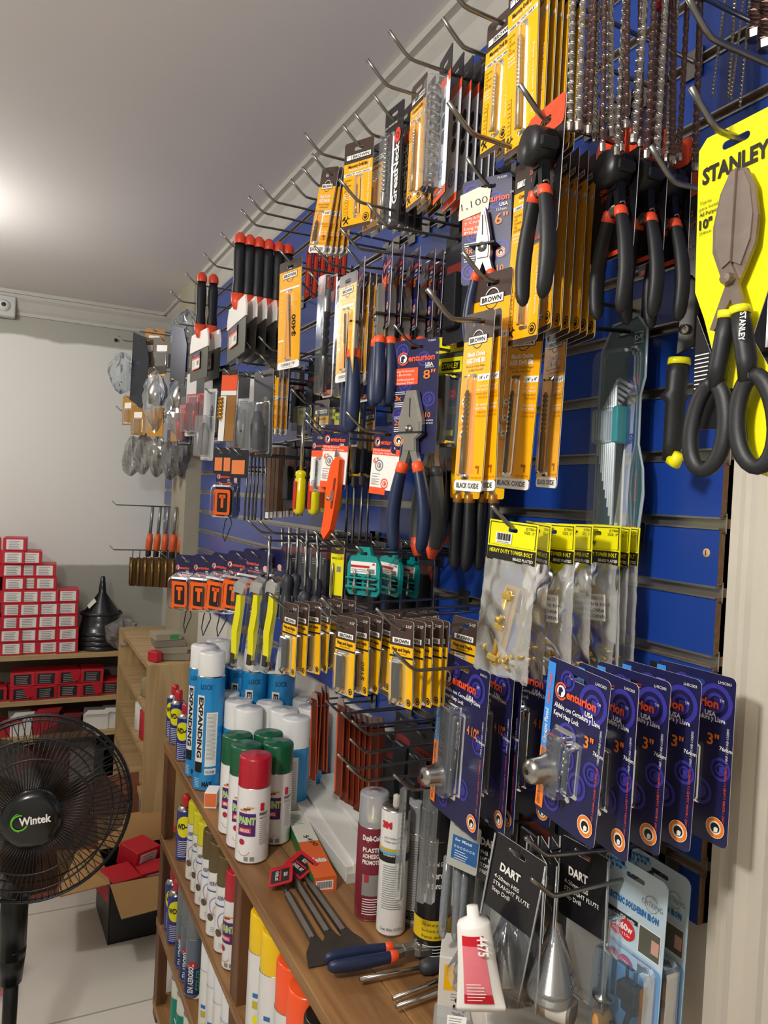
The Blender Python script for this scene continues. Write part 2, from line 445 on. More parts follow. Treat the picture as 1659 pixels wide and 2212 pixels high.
def on(key, px=None, x=None):
    """a place on the wire of a hook: at a pixel column of the photo, or at a given x"""
    y, zr, z, Lx, what = HK[key]
    if x is None:
        lo, hi = -Lx - .02, .03
        for i in range(40):
            mdl = (lo + hi) / 2
            zz = zr + (z - zr) * (-mdl / Lx)
            if proj((mdl, y, zz))[0] < px: lo = mdl
            else: hi = mdl
        x = (lo + hi) / 2
    x = min(-.006, x)
    return Vector((x, y, zr + (z - zr) * min(1, -x / Lx)))
HL = [
('h1', 997, 12, .29, 'with yellow masonry drill card, topmost at ceiling edge'), ('h2', 995, 101, .26, 'bare, under the topmost one at the ceiling edge'),
('h3', 880, 126, .30, 'holding the row of white and orange blade cards'), ('h4', 831, 184, .30, 'holding long yellow cards beside the black bit cards'),
('h5', 841, 254, .25, 'holding black twist-bit cards with white vertical lettering'), ('h6', 798, 290, .26, 'bare tip just left of the black bit cards'),
('h7', 772, 315, .26, 'through the upright yellow masonry drill card near ceiling'), ('h8', 690, 332, .30, 'bare, reaching behind the upright yellow card near ceiling'),
('h9', 704, 373, .26, 'holding the leaning fan of yellow cards near ceiling'), ('h10', 682, 400, .26, 'bare, ending left of the leaning yellow cards, upper'),
('h11', 656, 425, .26, 'bare, ending left of the leaning yellow cards, lower'), ('h12', 589, 435, .30, 'bare against the ceiling, first left of the yellow cards'),
('h13', 565, 459, .30, 'bare against the ceiling, second left of the yellow cards'), ('h14', 548, 486, .30, 'bare against the ceiling, above the black handled knives'),
('h15', 502, 533, .29, 'holding six wide knives with black handles'), ('h16', 464, 575, .29, 'bare between the two groups of black handled knives'),
('h17', 423, 615, .30, 'holding two wide knives with black handles'), ('h18', 389, 651, .30, 'bare, last and farthest along the ceiling'),
('h19', 1012, 287, .30, 'long, passing behind the first spring pliers'), ('h20', 769, 435, .30, 'long bare one below the upright yellow card, upper of two'),
('h21', 830, 488, .27, 'long bare one below the black bit cards, lower of two'), ('h22', 769, 537, .27, 'holding the row of blue handled pliers seen edge on'),
('h23', 631, 574, .27, 'holding the yellow card with handwritten price 400'), ('h24', 709, 570, .25, 'holding thick dark twist bits in clear sleeves'),
('h25', 1039, 601, .24, 'holding the yellow two-piece card behind the long wire'),
('h27', 1046, 398, .22, 'holding the six inch long-nose pliers card'), ('h28', 1167, 254, .26, 'holding four black spring pliers with orange collars'),
('h29', 1528, 79, .23, 'thick and near, top right by the long masonry bits'), ('h30', 1540, 278, .23, 'holding the yellow tin snips card'),
('h31', 1449, 393, .20, 'passing behind the yellow tin snips card'), ('h32', 884, 744, .20, 'holding the eight inch lineman pliers card'),
('h33', 782, 930, .25, 'behind the eight inch lineman pliers card'), ('h34', 691, 927, .27, 'holding the orange utility knife card'),
('h35', 691, 942, .25, 'holding the small white drill bit card'), ('h36', 697, 624, .24, 'above the dark twist bits, right of two'),
('h37', 671, 635, .23, 'above the dark twist bits, left of two'), ('h38', 779, 575, .23, 'holding slip-joint pliers and carbide tip cards'),
('h39', 585, 757, .24, 'bare below the wide knives, right of three'), ('h40', 553, 765, .24, 'bare below the wide knives, middle of three'),
('h41', 522, 784, .24, 'bare below the wide knives, left of three'), ('h42', 586, 795, .22, 'holding the short black oxide card'),
('h45', 655, 870, .20, 'behind the yellow screwdrivers'), ('h46', 541, 955, .22, 'above the long steel rods'),
('h47', 482, 1008, .22, 'holding the carded tape measure'), ('h50', 560, 1150, .26, 'bare double one above the dark screwdrivers, left'),
('h51', 586, 1152, .24, 'bare double one above the dark screwdrivers, right'), ('h52', 708, 1180, .22, 'bare left of the teal bit holders'),
('h53', 747, 1187, .23, 'holding the teal bit holders'), ('h54', 616, 1317, .33, 'holding the leftmost small hasp cards'),
('h55', 729, 1328, .28, 'holding the middle small hasp cards'), ('h56', 725, 1349, .30, 'long, in front of the small hasp cards, upper'),
('h57', 851, 1356, .27, 'long, in front of the small hasp cards, lower'), ('h58', 890, 1449, .26, 'holding the larger navy keyed hasp cards'),
('h59', 1212, 1472, .155, 'holding the three inch navy keyed hasp cards'), ('h60', 1175, 1850, .175, 'holding step drill packs below the hasp cards'),
('h61', 1189, 1938, .18, 'holding the soldering iron packs'), ('h62', 1101, 1141, .20, 'holding the yellow headed tower bolt bags'),
('e1', 734, 1543, .20, 'bare below the small hasp cards, uppermost of six'), ('e2', 768, 1569, .20, 'bare below the small hasp cards, second of six'),
('e3', 792, 1588, .20, 'bare below the small hasp cards, third of six'), ('e4', 788, 1627, .20, 'bare, fourth down below the small hasp cards'),
('e5', 764, 1662, .25, 'bare, fifth down below the small hasp cards'), ('e6', 786, 1688, .26, 'bare, lowest below the small hasp cards'),
('e7', 886, 1708, .21, 'holding clear tubes of drill bits above the counter'), ('t1', 362, 1208, .22, 'holding tape measures, tip at far left'),
('k1', 505, 1276, .22, 'holding the three yellow snap knives')]
for a in HL:
    hook(a[0], a[1], a[2], a[3], a[4], rad=.0023 + (.0004 if a[1] > 900 else 0))
hook('h26', 969, 689, .29, 'long and near, holding black oxide cards and hex keys', .0031, .034, 42, .027)
# ================================================================ shelving
wd = wood('brown_shelf_wood', '7b5430', 'a67b4c', 1, .45); wdz = wood('brown_post_wood', '54321d', '7a5230', 2, .5)
pine = wood('pine_wood', 'a58a5c', 'bfa273', 2, .55); pineh = wood('pine_plank_wood', 'a3865a', 'c2a678', 0, .55)
ZS = (.78, .52, .28, .05)
XF = -.30
t = thing('wooden_shelf_unit', 'brown wooden counter and shelf unit running along below the blue board', 'shelf', None, (XF, 1.2, 0))
B0 = Vector(t.location)
for i, z in enumerate(ZS):
    g = G(); g.M = Matrix.Translation(-B0)
    y0, y1 = -.3, 2.16
    w_ = (.018 - XF) / 3
    for j in range(3):
        g.box((XF + w_ * (j + .5), (y0 + y1) / 2, z - .012), (w_ - .0012, y1 - y0, .024), wd, .0015)
    g.build('countertop' if i == 0 else 'shelf_board', t)
for y in (.42, 1.39, 2.135):
    for x in (XF + .015, -.012):
        g = G(); g.M = Matrix.Translation(-B0); g.box((x, y, .378), (.026, .045, .756), wdz, .002)
        o = g.build('post', t)
for z in (.72, .46, .22):
    g = G(); g.M = Matrix.Translation(-B0); g.box((-.143, 2.135, z + .02), (.236, .03, .045), wdz, .001); g.build('cross_rail', t)
# pine unit beyond
t = thing('pine_shelf_unit', 'pale pine shelf unit standing beyond the brown counter', 'shelf', None, (-.32, 3.0, 0)); B0 = Vector(t.location)
g = G(); g.M = Matrix.Translation(-B0)
g.box((-.110, 2.87, .42), (.25, .022, .84), pine, .001); g.build('side_panel', t)
g = G(); g.M = Matrix.Translation(-B0); g.box((-.110, 3.66, .42), (.25, .022, .84), pine, .001); g.build('side_panel', t)
for z in (.829, .66, .49, .33, .10):
    g = G(); g.M = Matrix.Translation(-B0); g.box((-.11, 3.265, z), (.245, .765, .02), pineh); g.build('shelf_board', t)
# back shelf
t = thing('pine_shelf_unit', 'low pine shelf against the back wall stacked with red boxes', 'shelf', None, (-1.2, 3.85, 0)); B0 = Vector(t.location)
BZ = (.72, .515, .35, .06)
for i, z in enumerate(BZ):
    g = G(); g.M = Matrix.Translation(-B0); g.box((-1.26, 3.845, z - .011), (2.2, .30, .022), pineh, .001); g.build('shelf_board', t)
for x in (-.172, -1.2, -2.34):
    g = G(); g.M = Matrix.Translation(-B0); g.box((x, 3.845, .355), (.022, .306, .71), pine, .001); g.build('upright', t)
g = G(); g.M = Matrix.Translation(-B0); g.box((-1.26, 3.99, .36), (2.2, .008, .72), mat('7d7466', .8)); g.build('back_panel', t)
# ================================================================ carded goods
W = mat('f4f1ea', .45, 0, .02); K = mat('191614', .5, 0, .02); OR = mat('f4592b', .42, 0, .03); NV = mat('1b1c4a', .36, 0, .05, 30, 0, .25)
VIO = mat('3a3595', .4); YB = mat('fcb10a', .32, 0, .03, 30, 0, .2); YM = mat('f5b800', .35, 0, .03); YS = mat('f3ea12', .35, 0, .02); BRN = mat('43332c', .36, 0, .05, 30, 0, .2)
SKY = mat('3d8fe0', .4); ORB = mat('f58220', .4); GRY = mat('8b8b8b', .5); WO = mat('f6d9a0', .5, 0, .02); BK = mat('121216', .35, 0, .05, 30, 0, .3); cardback = mat('c3b8a4', .7)
bitblk = mat('2e2d2c', .3, .8, .2, 60); bitsil = mat('a9a7a2', .25, 1, .15, 60); headst = mat('b0aea6', .3, .85, .15, 30); grip_navy = mat('1f2c4a', .42, 0, .08, 60, .1); grip_blk = mat('1b1c1e', .5, 0, .08, 60, .15)
CB = clear('ffe9c0', .10, .06, .5); CL = clear('e6edf2', .07, .06, .5)
def slot_hole(w=.022, r=.0028):
    return rpts(-w / 2, -r, w / 2, r, r, 3)[::-1]
def card(g, w, top, h, mf, r=.005, hole=.022, th=.0007, me=None, pts=None):
    g.slab(pts or rpts(-w / 2, top - h, w / 2, top, r), [slot_hole(hole)], th, mf, me or W, cardback)
    return top - h
def blister(x, z0, z1, w, d, m=None, r=.004, y=-.0006):
    g = G(); a = w / 2
    g.loft([(rpts(x - a - .003, z0 - .003, x + a + .003, z1 + .003, r), y), (rpts(x - a, z0, x + a, z1, r), y - .0008), (rpts(x - a + .0005, z0 + .0005, x + a - .0005, z1 - .0005, r), y - d * .85), (rpts(x - a + .002, z0 + .002, x + a - .002, z1 - .002, r), y - d)], m or CL, cap=False)
    n = len(rpts(0, 0, 1, 1, .1)); g.add([(p[0], y - d, p[1]) for p in rpts(x - a + .002, z0 + .002, x + a - .002, z1 - .002, r)], [tuple(range(n))], m or CL)
    return g
def brown_logo(g, cz, w=.034, h=.0088, rot=0):
    g.ring(0, cz, w * .30, w * .33, W, 1.5, 20, 160); g.ring(0, cz, w * .27, w * .30, K, 1.5, 0, 360)
    g.rect(-w / 2 - .0008, cz - h / 2 - .0008, w / 2 + .0008, cz + h / 2 + .0008, K, 2, .001); g.rect(-w / 2, cz - h / 2, w / 2, cz + h / 2, W, 2.6, .001)
    g.t('BROWN', 0, cz - h * .29, h * .58, K, w * .84, lay=3.4, bold=.03)
def hammer(g, x, z, s, m):
    for a in (45, -45):
        c, q = math.cos(R(a)), math.sin(R(a))
        def tr(p): return (x + p[0] * c - p[1] * q, z + p[0] * q + p[1] * c)
        g.poly([tr(p) for p in ((-.08 * s, -.5 * s), (.08 * s, -.5 * s), (.08 * s, .45 * s), (-.08 * s, .45 * s))], -L * 2, m)
        g.poly([tr(p) for p in (((-.28 * s, .3 * s), (.24 * s, .3 * s), (.3 * s, .42 * s), (.24 * s, .52 * s), (-.28 * s, .52 * s)) if a > 0 else ((-.2 * s, .4 * s), (.2 * s, .4 * s), (.26 * s, .62 * s), (.08 * s, .5 * s), (-.08 * s, .5 * s), (-.26 * s, .62 * s)))], -L * 2.2, m)
def seal(g, x, z, r):
    g.disc(x, z, r, K, 2); g.disc(x, z, r * .82, YB, 2.5); g.disc(x, z, r * .6, K, 3); g.ring(x, z - r * .1, r * .28, r * .42, YB, 3.5, 20, 160, 8)
def sub(g, name, root): return g.build(name, root)
def oxide_card(name, label, cat, group, h=.19, w=.062, size='1/4" x 4"', bit=.0034, blen=.1, footer='BLACK OXIDE', title=('Black Oxide', 'HSS Drill Bit'), bz=None):
    root = thing(name, label, cat, group)
    g = G(); top = .013; zb = card(g, w, top, h, BRN)
    a = w / 2
    g.rect(-a + .0005, zb + .013, a - .0005, -.019, YB, 1)
    g.rect(-a + .0005, zb + .0006, a - .0005, zb + .013, W, 1.2, .004)
    brown_logo(g, -.0185, w * .62, w * .15)
    g.t(title[0], 0, -.037, .0052, W, w * .6, bold=.03); g.t(title[1], 0, -.0445, .0055, W, w * .64, bold=.04)
    g.t('Broca de Oxido Negro', 0, -.0495, .0030, K, w * .66, bold=0); g.t('de Alta Velocidad', 0, -.0540, .0030, K, w * .5, bold=0)
    g.rect(a * .2, -.066, a - .0006, -.0585, W, 2); g.t(size, a * .6, -.0645, .0042, K, w * .3, bold=.01)
    for i, s_ in enumerate(('135° SPLIT', 'POINT', 'PUNTA SPLIT', 'POINT DE LITE', 'M2 HIGH', 'SPEED STEEL', 'ACERO M2 DE', 'ALTA VELOCIDAD')):
        g.t(s_, a - .002, -.0735 - i * .0042 - (.004 if i > 3 else 0), .0026, W if i in (0, 1, 4, 5) else mat('a85a08', .5), w * (.3 + .04 * (i % 3)), 'r', bold=.0)
    for i, s_ in enumerate(('METALES', 'MADERA', 'PLASTICO')):
        z = -.088 - i * .019
        g.disc(-a * .68, z, w * .075, W, 2); g.rect(-a * .74, z - .001, -a * .62, z + .001, K, 2.6); g.t(s_, -a * .68, z - .0085, .0022, mat('a85a08', .5), w * .2, bold=0)
    g.t('PARA USAR CON', a - .002, zb + .0155, .0022, mat('a85a08', .5), w * .36, 'r', bold=0)
    g.rect(a * .45, zb + .027, a * .72, zb + .030, mat('a85a08', .5), 2); g.rect(a * .62, zb + .021, a * .70, zb + .028, mat('a85a08', .5), 2)
    g.t(footer, 0, zb + .0042, .0062, K, w * .78, bold=.01)
    sub(g, 'card', root)
    z1 = bz or -.072; zt = zb + .017
    sub(blister(-a * .22, zt, z1 + .012, .0125, .010, CB), 'blister', root)
    g = G(); x = -a * .22
    zh = z1 - .004; zm = zh - (zh - zt) * .52
    g.helix(x, zh, zm, bit, bitblk, 4.5 * (zh - zm) / .05, -.0055)
    g.lathe([(0, zm), (bit, zm), (bit, zt + .002), (bit * .8, zt + .0005), (0, zt + .0005)], bitblk, 12, (x, -.0055, 0))
    sub(g, 'drill_bit', root)
    return root
def masonry_card(name, label, cat, group, h=.17, w=.055, title='Masonry Drill Bit', bit=.0026, bl=.09, mb=None):
    root = thing(name, label, cat, group); mb = mb or YM
    g = G(); top = .012; zb = card(g, w, top, h, BRN, .004, .018); a = w / 2
    g.rect(-a + .0004, zb + .006, a - .0004, -.021, mb, 1)
    g.rect(-a + .005, -.016, a - .004, -.008, K, 1.6); g.rect(-a + .0055, -.0155, -a + .015, -.0085, W, 2.2); hammer(g, -a + .0102, -.0122, .006, K)
    g.rect(-a + .016, -.0155, a - .0045, -.0085, W, 2.2); g.t('BROWN', .0055, -.0144, .0046, K, w * .55, bold=.02)
    g.t(title, 0, -.0285, .0045, K, w * .66, bold=.03); g.t('Broca para Concreto', 0, -.0330, .0035, W, w * .6, bold=.02)
    g.rect(-a + .001, -.0405, a - .001, -.036, W, 2); g.t('CARBIDE TIP - PUNTA CARBURO', 0, -.0398, .003, K, w * .86, bold=.01)
    for i, s_ in enumerate(('Includes:', '1/4"', 'Carbide', 'Tip', 'Drill Bit', 'Incluye:', 'Broca de', 'Carburo')):
        g.t(s_, -a + .004, -.048 - i * .0042, .003, K if i < 5 else W, None, 'l', bold=0)
    for i in range(4):
        z = zb + .052 - i * .0095
        g.rect(-a + .004, z, -a + .0125, z + .0085, mat('a87608', .5), 2); g.rect(-a + .0047, z + .0007, -a + .0118, z + .0078, mb, 2.5)
        g.rect(-a + .0065, z + .003, -a + .0105, z + .0045, mat('a87608', .5), 3)
    g.t('Specially designed for drilling', a - .005, zb + .03, .0035, W, .07, 'l', 90, bold=0)
    hammer(g, -a + .0095, zb + .0135, .014, K); seal(g, a - .009, zb + .014, .0065)
    sub(g, 'card', root)
    zt = zb + .018; z1 = -.045
    sub(blister(a * .12, zt, z1, .010, .008, CB), 'blister', root)
    g = G(); x = a * .12; zh = z1 - .012; zm = zh - (zh - zt) * .55
    g.helix(x, zh, zm, bit, bitsil, 5 * (zh - zm) / .04, -.0045, 8, .35)
    g.lathe([(0, zm), (bit, zm), (bit, zt + .003), (0, zt + .003)], bitsil, 10, (x, -.0045, 0))
    sub(g, 'drill_bit', root)
    return root
def carbide_card(name, label, cat, group, h=.2, w=.058, price=None):
    root = thing(name, label, cat, group)
    g = G(); top = .012; zb = card(g, w, top, h, BRN, .004, .02); a = w / 2
    g.rect(-a + .0004, zb + .014, a - .0004, -.006 if 0 else -.0035 - .001, YB, 1); g.rect(-a + .0005, zb + .0006, a - .0005, zb + .014, W, 1.2, .004)
    g.slab(rpts(-a + .0005, -.0065, a - .0005, top - .0006, .003), [slot_hole(.02, .0034)], .0002, BRN, BRN, BRN, -.0006)
    brown_logo(g, -.0155, w * .62, w * .15)
    g.t('5/32" Glass & Tile Drill Bit', 0, -.030, .004, WO, w * .78, bold=.0); g.t('Broca Punta Carburo', 0, -.0355, .0035, WO, w * .6, bold=0)
    g.rect(-a + .004, -.042, a - .004, -.0385, W, 2)
    for i in range(3):
        z = -.054 - i * .017; g.ring(-a * .68, z, .0022, .0028, WO, 2); g.bars(-a + .003, z - .006, 2, .011, WO, .002, .0006)
        g.bars(a * .35, z - .004, 4, .014, WO, .002, .0006)
    g.rect(-a + .003, zb + .052, -a + .018, zb + .0555, W, 2); g.bars(-a + .003, zb + .045, 8, .013, WO, .0035, .0009)
    g.t('CARBIDE TIP', 0, zb + .0062, .0052, K, w * .62, bold=.0); g.t('PUNTA DE CARBURO', 0, zb + .0028, .002, GRY, w * .5, bold=0)
    if price: g.t(price, a * .60, zb + .078, .0115, K, .040, 'c', 90, 3.5, .02)
    sub(g, 'card', root)
    sub(blister(0, zb + .017, -.044, .012, .007, CB), 'blister', root)
    g = G(); g.M = Matrix.Translation((-.001, -.0042, 0)) @ Matrix.Rotation(R(-4), 4, 'Y')
    g.lathe([(0, zb + .02), (.0011, zb + .02), (.0011, -.10), (.0022, -.099)], steel2, 8); g.helix(0, -.052, -.10, .0022, steel2, 7, 0, 8, .4)
    sub(g, 'drill_bit', root)
    return root
def centurion(g, x, z, s, tm=True):
    """round ring and helmet, then the lettering; s is the letter height"""
    g.ring(x, z, s * .95, s * 1.2, OR, 3, 40, 330); g.disc(x, z, s * .8, W, 3.2); g.poly([(x - s * .5, z - s * .5), (x + s * .05, z - s * .75), (x + s * .1, z - s * .05), (x + s * .45, z + s * .1), (x + s * .15, z + s * .55), (x - s * .45, z + s * .45)], -L * 3.7, NV)
    g.t('enturion', x + s * 1.1, z - s * .55, s * 1.15, OR, s * 5.6, 'l', lay=3.4, bold=.035)
    g.t('USA', x + s * 5.6, z - s * 1.6, s * .62, W, s * 1.6, 'c', lay=3.4, bold=.03)
    if tm: g.t('TM', x + s * 7.1, z + s * .35, s * .4, W, s * .6, 'c', lay=3.4, bold=0)
def swirl(g, x, z, r, m=None, lay=1.2):
    m = m or VIO; g.ring(x, z, r * .75, r, m, lay); g.ring(x, z, r * .35, r * .52, m, lay); g.rect(x - r * .1, z - r * .3, x + r * .3, z + r * .25, m, lay)
def badge(g, x, z, r):
    g.disc(x, z, r, ORB, 3, n=22); g.disc(x, z, r * .66, W, 3.4); g.disc(x + r * .02, z, r * .5, K, 3.8); g.poly([(x - r * .1, z - r * .45), (x + r * .3, z - r * .35), (x + r * .35, z + r * .05), (x + r * .05, z + r * .12), (x - r * .12, z - r * .05)], -L * 4.2, W)
    g.ring(x, z, r * .98, r * 1.03, W, 3.2)
def handle(g, pts, r, m, tipz=None, flat=.75): g.tube(pts, r, m, 10, flat=flat)
def pliers(root, kind, ln=.2, gm=None, cm=None, x=0, z=0, y=-.009, spread=1.0, jm=None):
    """jaws up, handles down; ln total length, (x,z) tip of the jaws; parts: jaw, rivet, two handles with a collar each"""
    gm = gm or grip_navy; cm = cm or OR; jm = jm or headst
    hl = ln * (.46 if kind != 'spring' else .30); s = ln
    for sd in (-1, 1):
        g = G(); g.M = Matrix.Translation((x, y, z))
        if kind == 'lineman': pf = [(0, 0), (.035, 0), (.085, -.18), (.085, -.27), (.045, -.30), (.05, -.38), (.075, -.46), (.03, -.46), (0, -.36)]
        elif kind == 'long': pf = [(0, 0), (.012, 0), (.05, -.2), (.055, -.30), (.05, -.36), (.075, -.46), (.03, -.46), (0, -.38)]
        elif kind == 'diag': pf = [(0, 0), (.02, -.01), (.07, -.10), (.075, -.2), (.045, -.27), (.06, -.36), (.075, -.44), (.035, -.44), (0, -.32)]
        elif kind == 'slip': pf = [(0, 0), (.07, -.02), (.09, -.10), (.06, -.18), (.05, -.3), (.06, -.44), (.02, -.44), (0, -.3)]
        else: pf = [(0, 0), (.10, -.01), (.11, -.06), (.06, -.09), (.05, -.2), (.075, -.34), (.035, -.34), (0, -.2)]
        P = [(sd * a * s, b * s) for a, b in pf]
        if sd > 0: P = P[::-1]
        g.slab(P, [], .009, jm, jm, jm, -.0045)
        P2 = [(sd * a * s * .8, b * s * .9 - .03 * s) for a, b in pf[:-3]]
        P2 += [(0, P2[-1][1])]
        if sd > 0: P2 = P2[::-1]
        g.slab(P2, [], .013, jm, jm, jm, -.0065)
        if sd < 0:
            zr = {'lineman': -.24, 'long': -.28, 'diag': -.2, 'slip': -.2, 'spring': -.12}[kind] * s
            g.lathe([(0, -.0085), (.006, -.008), (.0065, -.006), (.0065, .006)], steel2, 12, (0, 0, zr), 'y')
            g.box((0, -.0071, zr * .45), (.0012, .0006, abs(zr) * .5), K)
        sub(g, 'jaw', root)
        zt = {'diag': -.43, 'spring': -.33}.get(kind, -.45) * s
        w0 = .052 * s; w1 = .115 * s * spread
        if kind == 'spring': w1 = .17 * s * spread
        bow = [(w0, zt), (w0 + (w1 - w0) * .65, zt - (s + zt) * .3), (w1, zt - (s + zt) * .6), (w1 * .93, zt - (s + zt) * .85), (w1 * .8, -s)]
        pts = []
        for i in range(13):
            u = i / 12 * 4; k = min(3, int(u)); f = u - k; p0 = bow[max(0, k - 1)]; p1 = bow[k]; p2 = bow[k + 1]; p3 = bow[min(4, k + 2)]
            q = [0.5 * ((2 * p1[c]) + (-p0[c] + p2[c]) * f + (2 * p0[c] - 5 * p1[c] + 4 * p2[c] - p3[c]) * f * f + (-p0[c] + 3 * p1[c] - 3 * p2[c] + p3[c]) * f ** 3) for c in (0, 1)]
            pts.append((sd * q[0], 0, q[1]))
        rr = [(.042 + .012 * math.sin(i / 12 * PI)) * s * (1 if i < 11 else .8 if i == 11 else .4) for i in range(13)]
        g = G(); g.M = Matrix.Translation((x, y, z)); g.tube(pts, rr, gm, 10, flat=.72); hd = sub(g, 'handle', root)
        g = G(); g.M = Matrix.Translation((x, y, z)); d = (Vector(pts[1]) - Vector(pts[0])).normalized(); p0 = Vector(pts[0])
        g.tube([p0 - d * .01 * s, p0, p0 + d * .055 * s, p0 + d * .06 * s], [.034 * s, .046 * s, .049 * s, .042 * s], cm, 10, flat=.74); sub(g, 'collar', hd)
    if kind == 'spring':
        g = G(); g.M = Matrix.Translation((x, y, z)); P = []
        for i in range(60): a = i * .7; P.append((.012 * math.cos(a) * .5 + (i / 59 - .5) * .10 * s, .004 * math.sin(a), -.33 * s + .006 * math.cos(a)))
        g.tube(P, .0011, steel2, 5); sub(g, 'spring', root)
    return root
def pliers_card(name, label, group, kind='lineman', size='8"', mm='203mm', ln=.24, w=.078, h=.169, zjaw=-.072, paper=None, lines=('Pinza Profesional', 'de Electricista', 'Professional', 'Linesman Pliers')):
    root = thing(name, label, 'pliers', group)
    g = G(); top = .012; a = w / 2; zb = card(g, w, top, h, NV, .005, .024)
    for x_, z_ in ((-a * .62, -.004), (a * .35, -.018), (a * .62, -.078), (-a * .45, -.055), (-a * .6, -.135), (-a * .95, -.1)):
        if abs(x_) + .011 > a: x_ = math.copysign(a - .0115, x_)
        if z_ - .011 > zb: swirl(g, x_, z_, .011)
    centurion(g, -a + .017, -.016, w * .105)
    s = w / .078
    g.rect(-a + .0006, -.055, a * .12, -.030, OR, 2.4)
    for i, s_ in enumerate(lines): g.t(s_, -a + .004, -.0362 - i * .0052 - (.002 if i > 1 else 0), .0036, W, w * (.42 if i != 1 else .36), 'l', bold=.0)
    g.t(size, a * .62, -.048, .0135, ORB, w * .26, bold=.01); g.t(mm, a * .62, -.032, .0035, W, w * .2, bold=0)
    for i, (u, q) in enumerate((('3x', -.078), ('2x', -.115))):
        if q - .02 > zb: g.t(u, -a + .005, q, .0078, ORB, None, 'l', bold=.02); g.bars(-a + .004, q - .004, 3, w * .26, W, .0028, .001); g.bars(-a + .004, q + .012, 2, w * .3, W, .0028, .001)
    g.t('10', a * .62, -.105, .008, ORB, None, 'c', bold=.01); g.t('Garantia', a * .66, -.1105, .003, W, w * .2, bold=0); g.t('Warranty', a * .66, -.1145, .003, W, w * .2, bold=0)
    badge(g, -a * .65, zb + .020, .0085) if h > .15 else badge(g, a * .62, -.082, .006)
    g.t('PLE200', a - .012, .0065, .0028, W, .012, bold=0)
    if paper:
        g.slab([(-a - .004, -.036), (a * .1, -.028), (a * .2, -.004), (-a * .3, .001), (-a - .002, -.005)], [], .0003, mat('e9e3cb', .8, 0, .1, 80), y=-.0022); g.t(paper, -a * .45, -.022, .009, K, .035, 'c', 8, 7.2, -.006)
    sub(g, 'card', root)
    pliers(root, kind, ln, None, None, .002, zjaw)
    g = G(); g.box((0.002, -.009, zjaw - ln * .26), (ln * .19, .018, .0022), K); sub(g, 'tie_strap', root)
    return root
def put(root, key, px=None, x=None, yaw=0, lean=0, pitch=0, label=None, dz=0.0):
    p = on(key, px, x); p.z += dz - .0024
    root.location = p; root.rotation_euler = (R(pitch), R(lean), R(-90 + yaw))
    if label: root['label'] = label
    return root
# ---------------------------------------------------------------- row by row, near ones first
# black oxide cards on the long near hook
o = oxide_card('drill_bit_card', 'yellow quarter inch black oxide drill card, frontmost at the long near hook tip', 'drill bit', None, .205, .055)
put(o, 'h26', 1036, yaw=3, lean=2)
put(dup(o, 'black oxide drill card just peeking out behind the frontmost one on the long near hook'), 'h26', 1052, yaw=2, lean=-1.5)
put(dup(o, 'quarter inch black oxide drill card right of the frontmost pair, full face showing'), 'h26', 1136, yaw=13, lean=3)
put(dup(o, 'narrow-looking black oxide drill card seen nearly edge on beside the hex key pack'), 'h26', 1203, yaw=-12, lean=2)
o = oxide_card('drill_bit_card', 'yellow two-piece black oxide drill card, high behind the long near hook', 'drill bit', None, .19, .066, '5/32" x 3 1/8"')
put(o, 'h25', 1066, yaw=6, lean=2)
o = pliers_card('pliers', 'blue handled lineman pliers on navy card marked 8 inches', None, 'lineman', '8"', '203mm', .238, .078, .17, -.066)
put(o, 'h32', 900, yaw=29, lean=-1)
o = pliers_card('pliers', 'blue handled long-nose pliers on navy card marked 6 inches with paper price', None, 'long', '6"', '152mm', .17, .064, .128, -.03, '1,100', ('Punta de Punta', 'y Corte', 'Long Nose', 'Pliers'))
put(o, 'h27', 1052, yaw=33, lean=-2)
o9 = pliers_card('pliers', 'navy carded pliers marked 9 inches, half hidden below the six inch card', None, 'slip', '9"', '240mm', .2, .07, .14, -.03, None, ('Pinza', 'de Extension', 'Groove', 'Joint Pliers'))
put(o9, 'h27', 1120, yaw=20, lean=1, dz=-.04)
# spring pliers
def tactix(label):
    root = thing('pliers', label, 'pliers', 'black spring pliers with orange collars')
    g = G(); w = .072; h = .135; top = .016; a = w / 2
    OT = mat('f0502a', .4)
    card(g, w, top, h, BK, .008, .022, .0008, W)
    g.slab([p for p in rpts(-a + .0004, -.014, a - .0004, top - .0004, .006)], [slot_hole(.023, .004)], .0002, OT, OT, OT, -.0006)
    g.ring(-a * .3, -.026, .0085, .0092, OT, 1.5); g.t('TACTIX', -a * .3, -.0285, .004, OT, .014, shear=.2); g.t('CR-V', a * .6, -.03, .003, OT, .008); g.rect(-a + .004, top - h + .003, a - .002, top - h + .008, OT, 1.5)
    g.t('250mm', -a * .4, -.044, .005, OT, None, 'c'); g.t('(10")', -a * .4, -.052, .005, OT, None, 'c')
    for i in range(2): g.ring(a * .6, -.05 - .014 * i, .004, .0046, OT, 1.5, n=4, a0=45, a1=405)
    sub(g, 'card', root)
    pliers(root, 'spring', .162, grip_blk, OT, .019, -.022, -.012, .85, mat('17181a', .38, .4))
    g = G(); g.lathe([(0, -.030), (.017, -.029), (.019, -.024), (.019, -.004), (.0, -.002)], mat('17181a', .4), 16, (.016, 0, -.034), 'y'); g.box((.016, -.014, -.036), (.044, .02, .012), mat('17181a', .45), .002); sub(g, 'locking_head', root)
    return root
o = tactix('black spring pliers with orange collars, frontmost, below the masonry drill cards')
put(o, 'h28', 1180, yaw=-8, lean=2)
for i, (px, s_) in enumerate(((1335, 'second of four, behind the gap'), (1393, 'third of four'), (1440, 'rearmost of four, beside the snips card'))):
    put(dup(o, 'black spring pliers with orange collars, ' + s_), 'h28', px, yaw=-6 + 2 * i, lean=1 - i)
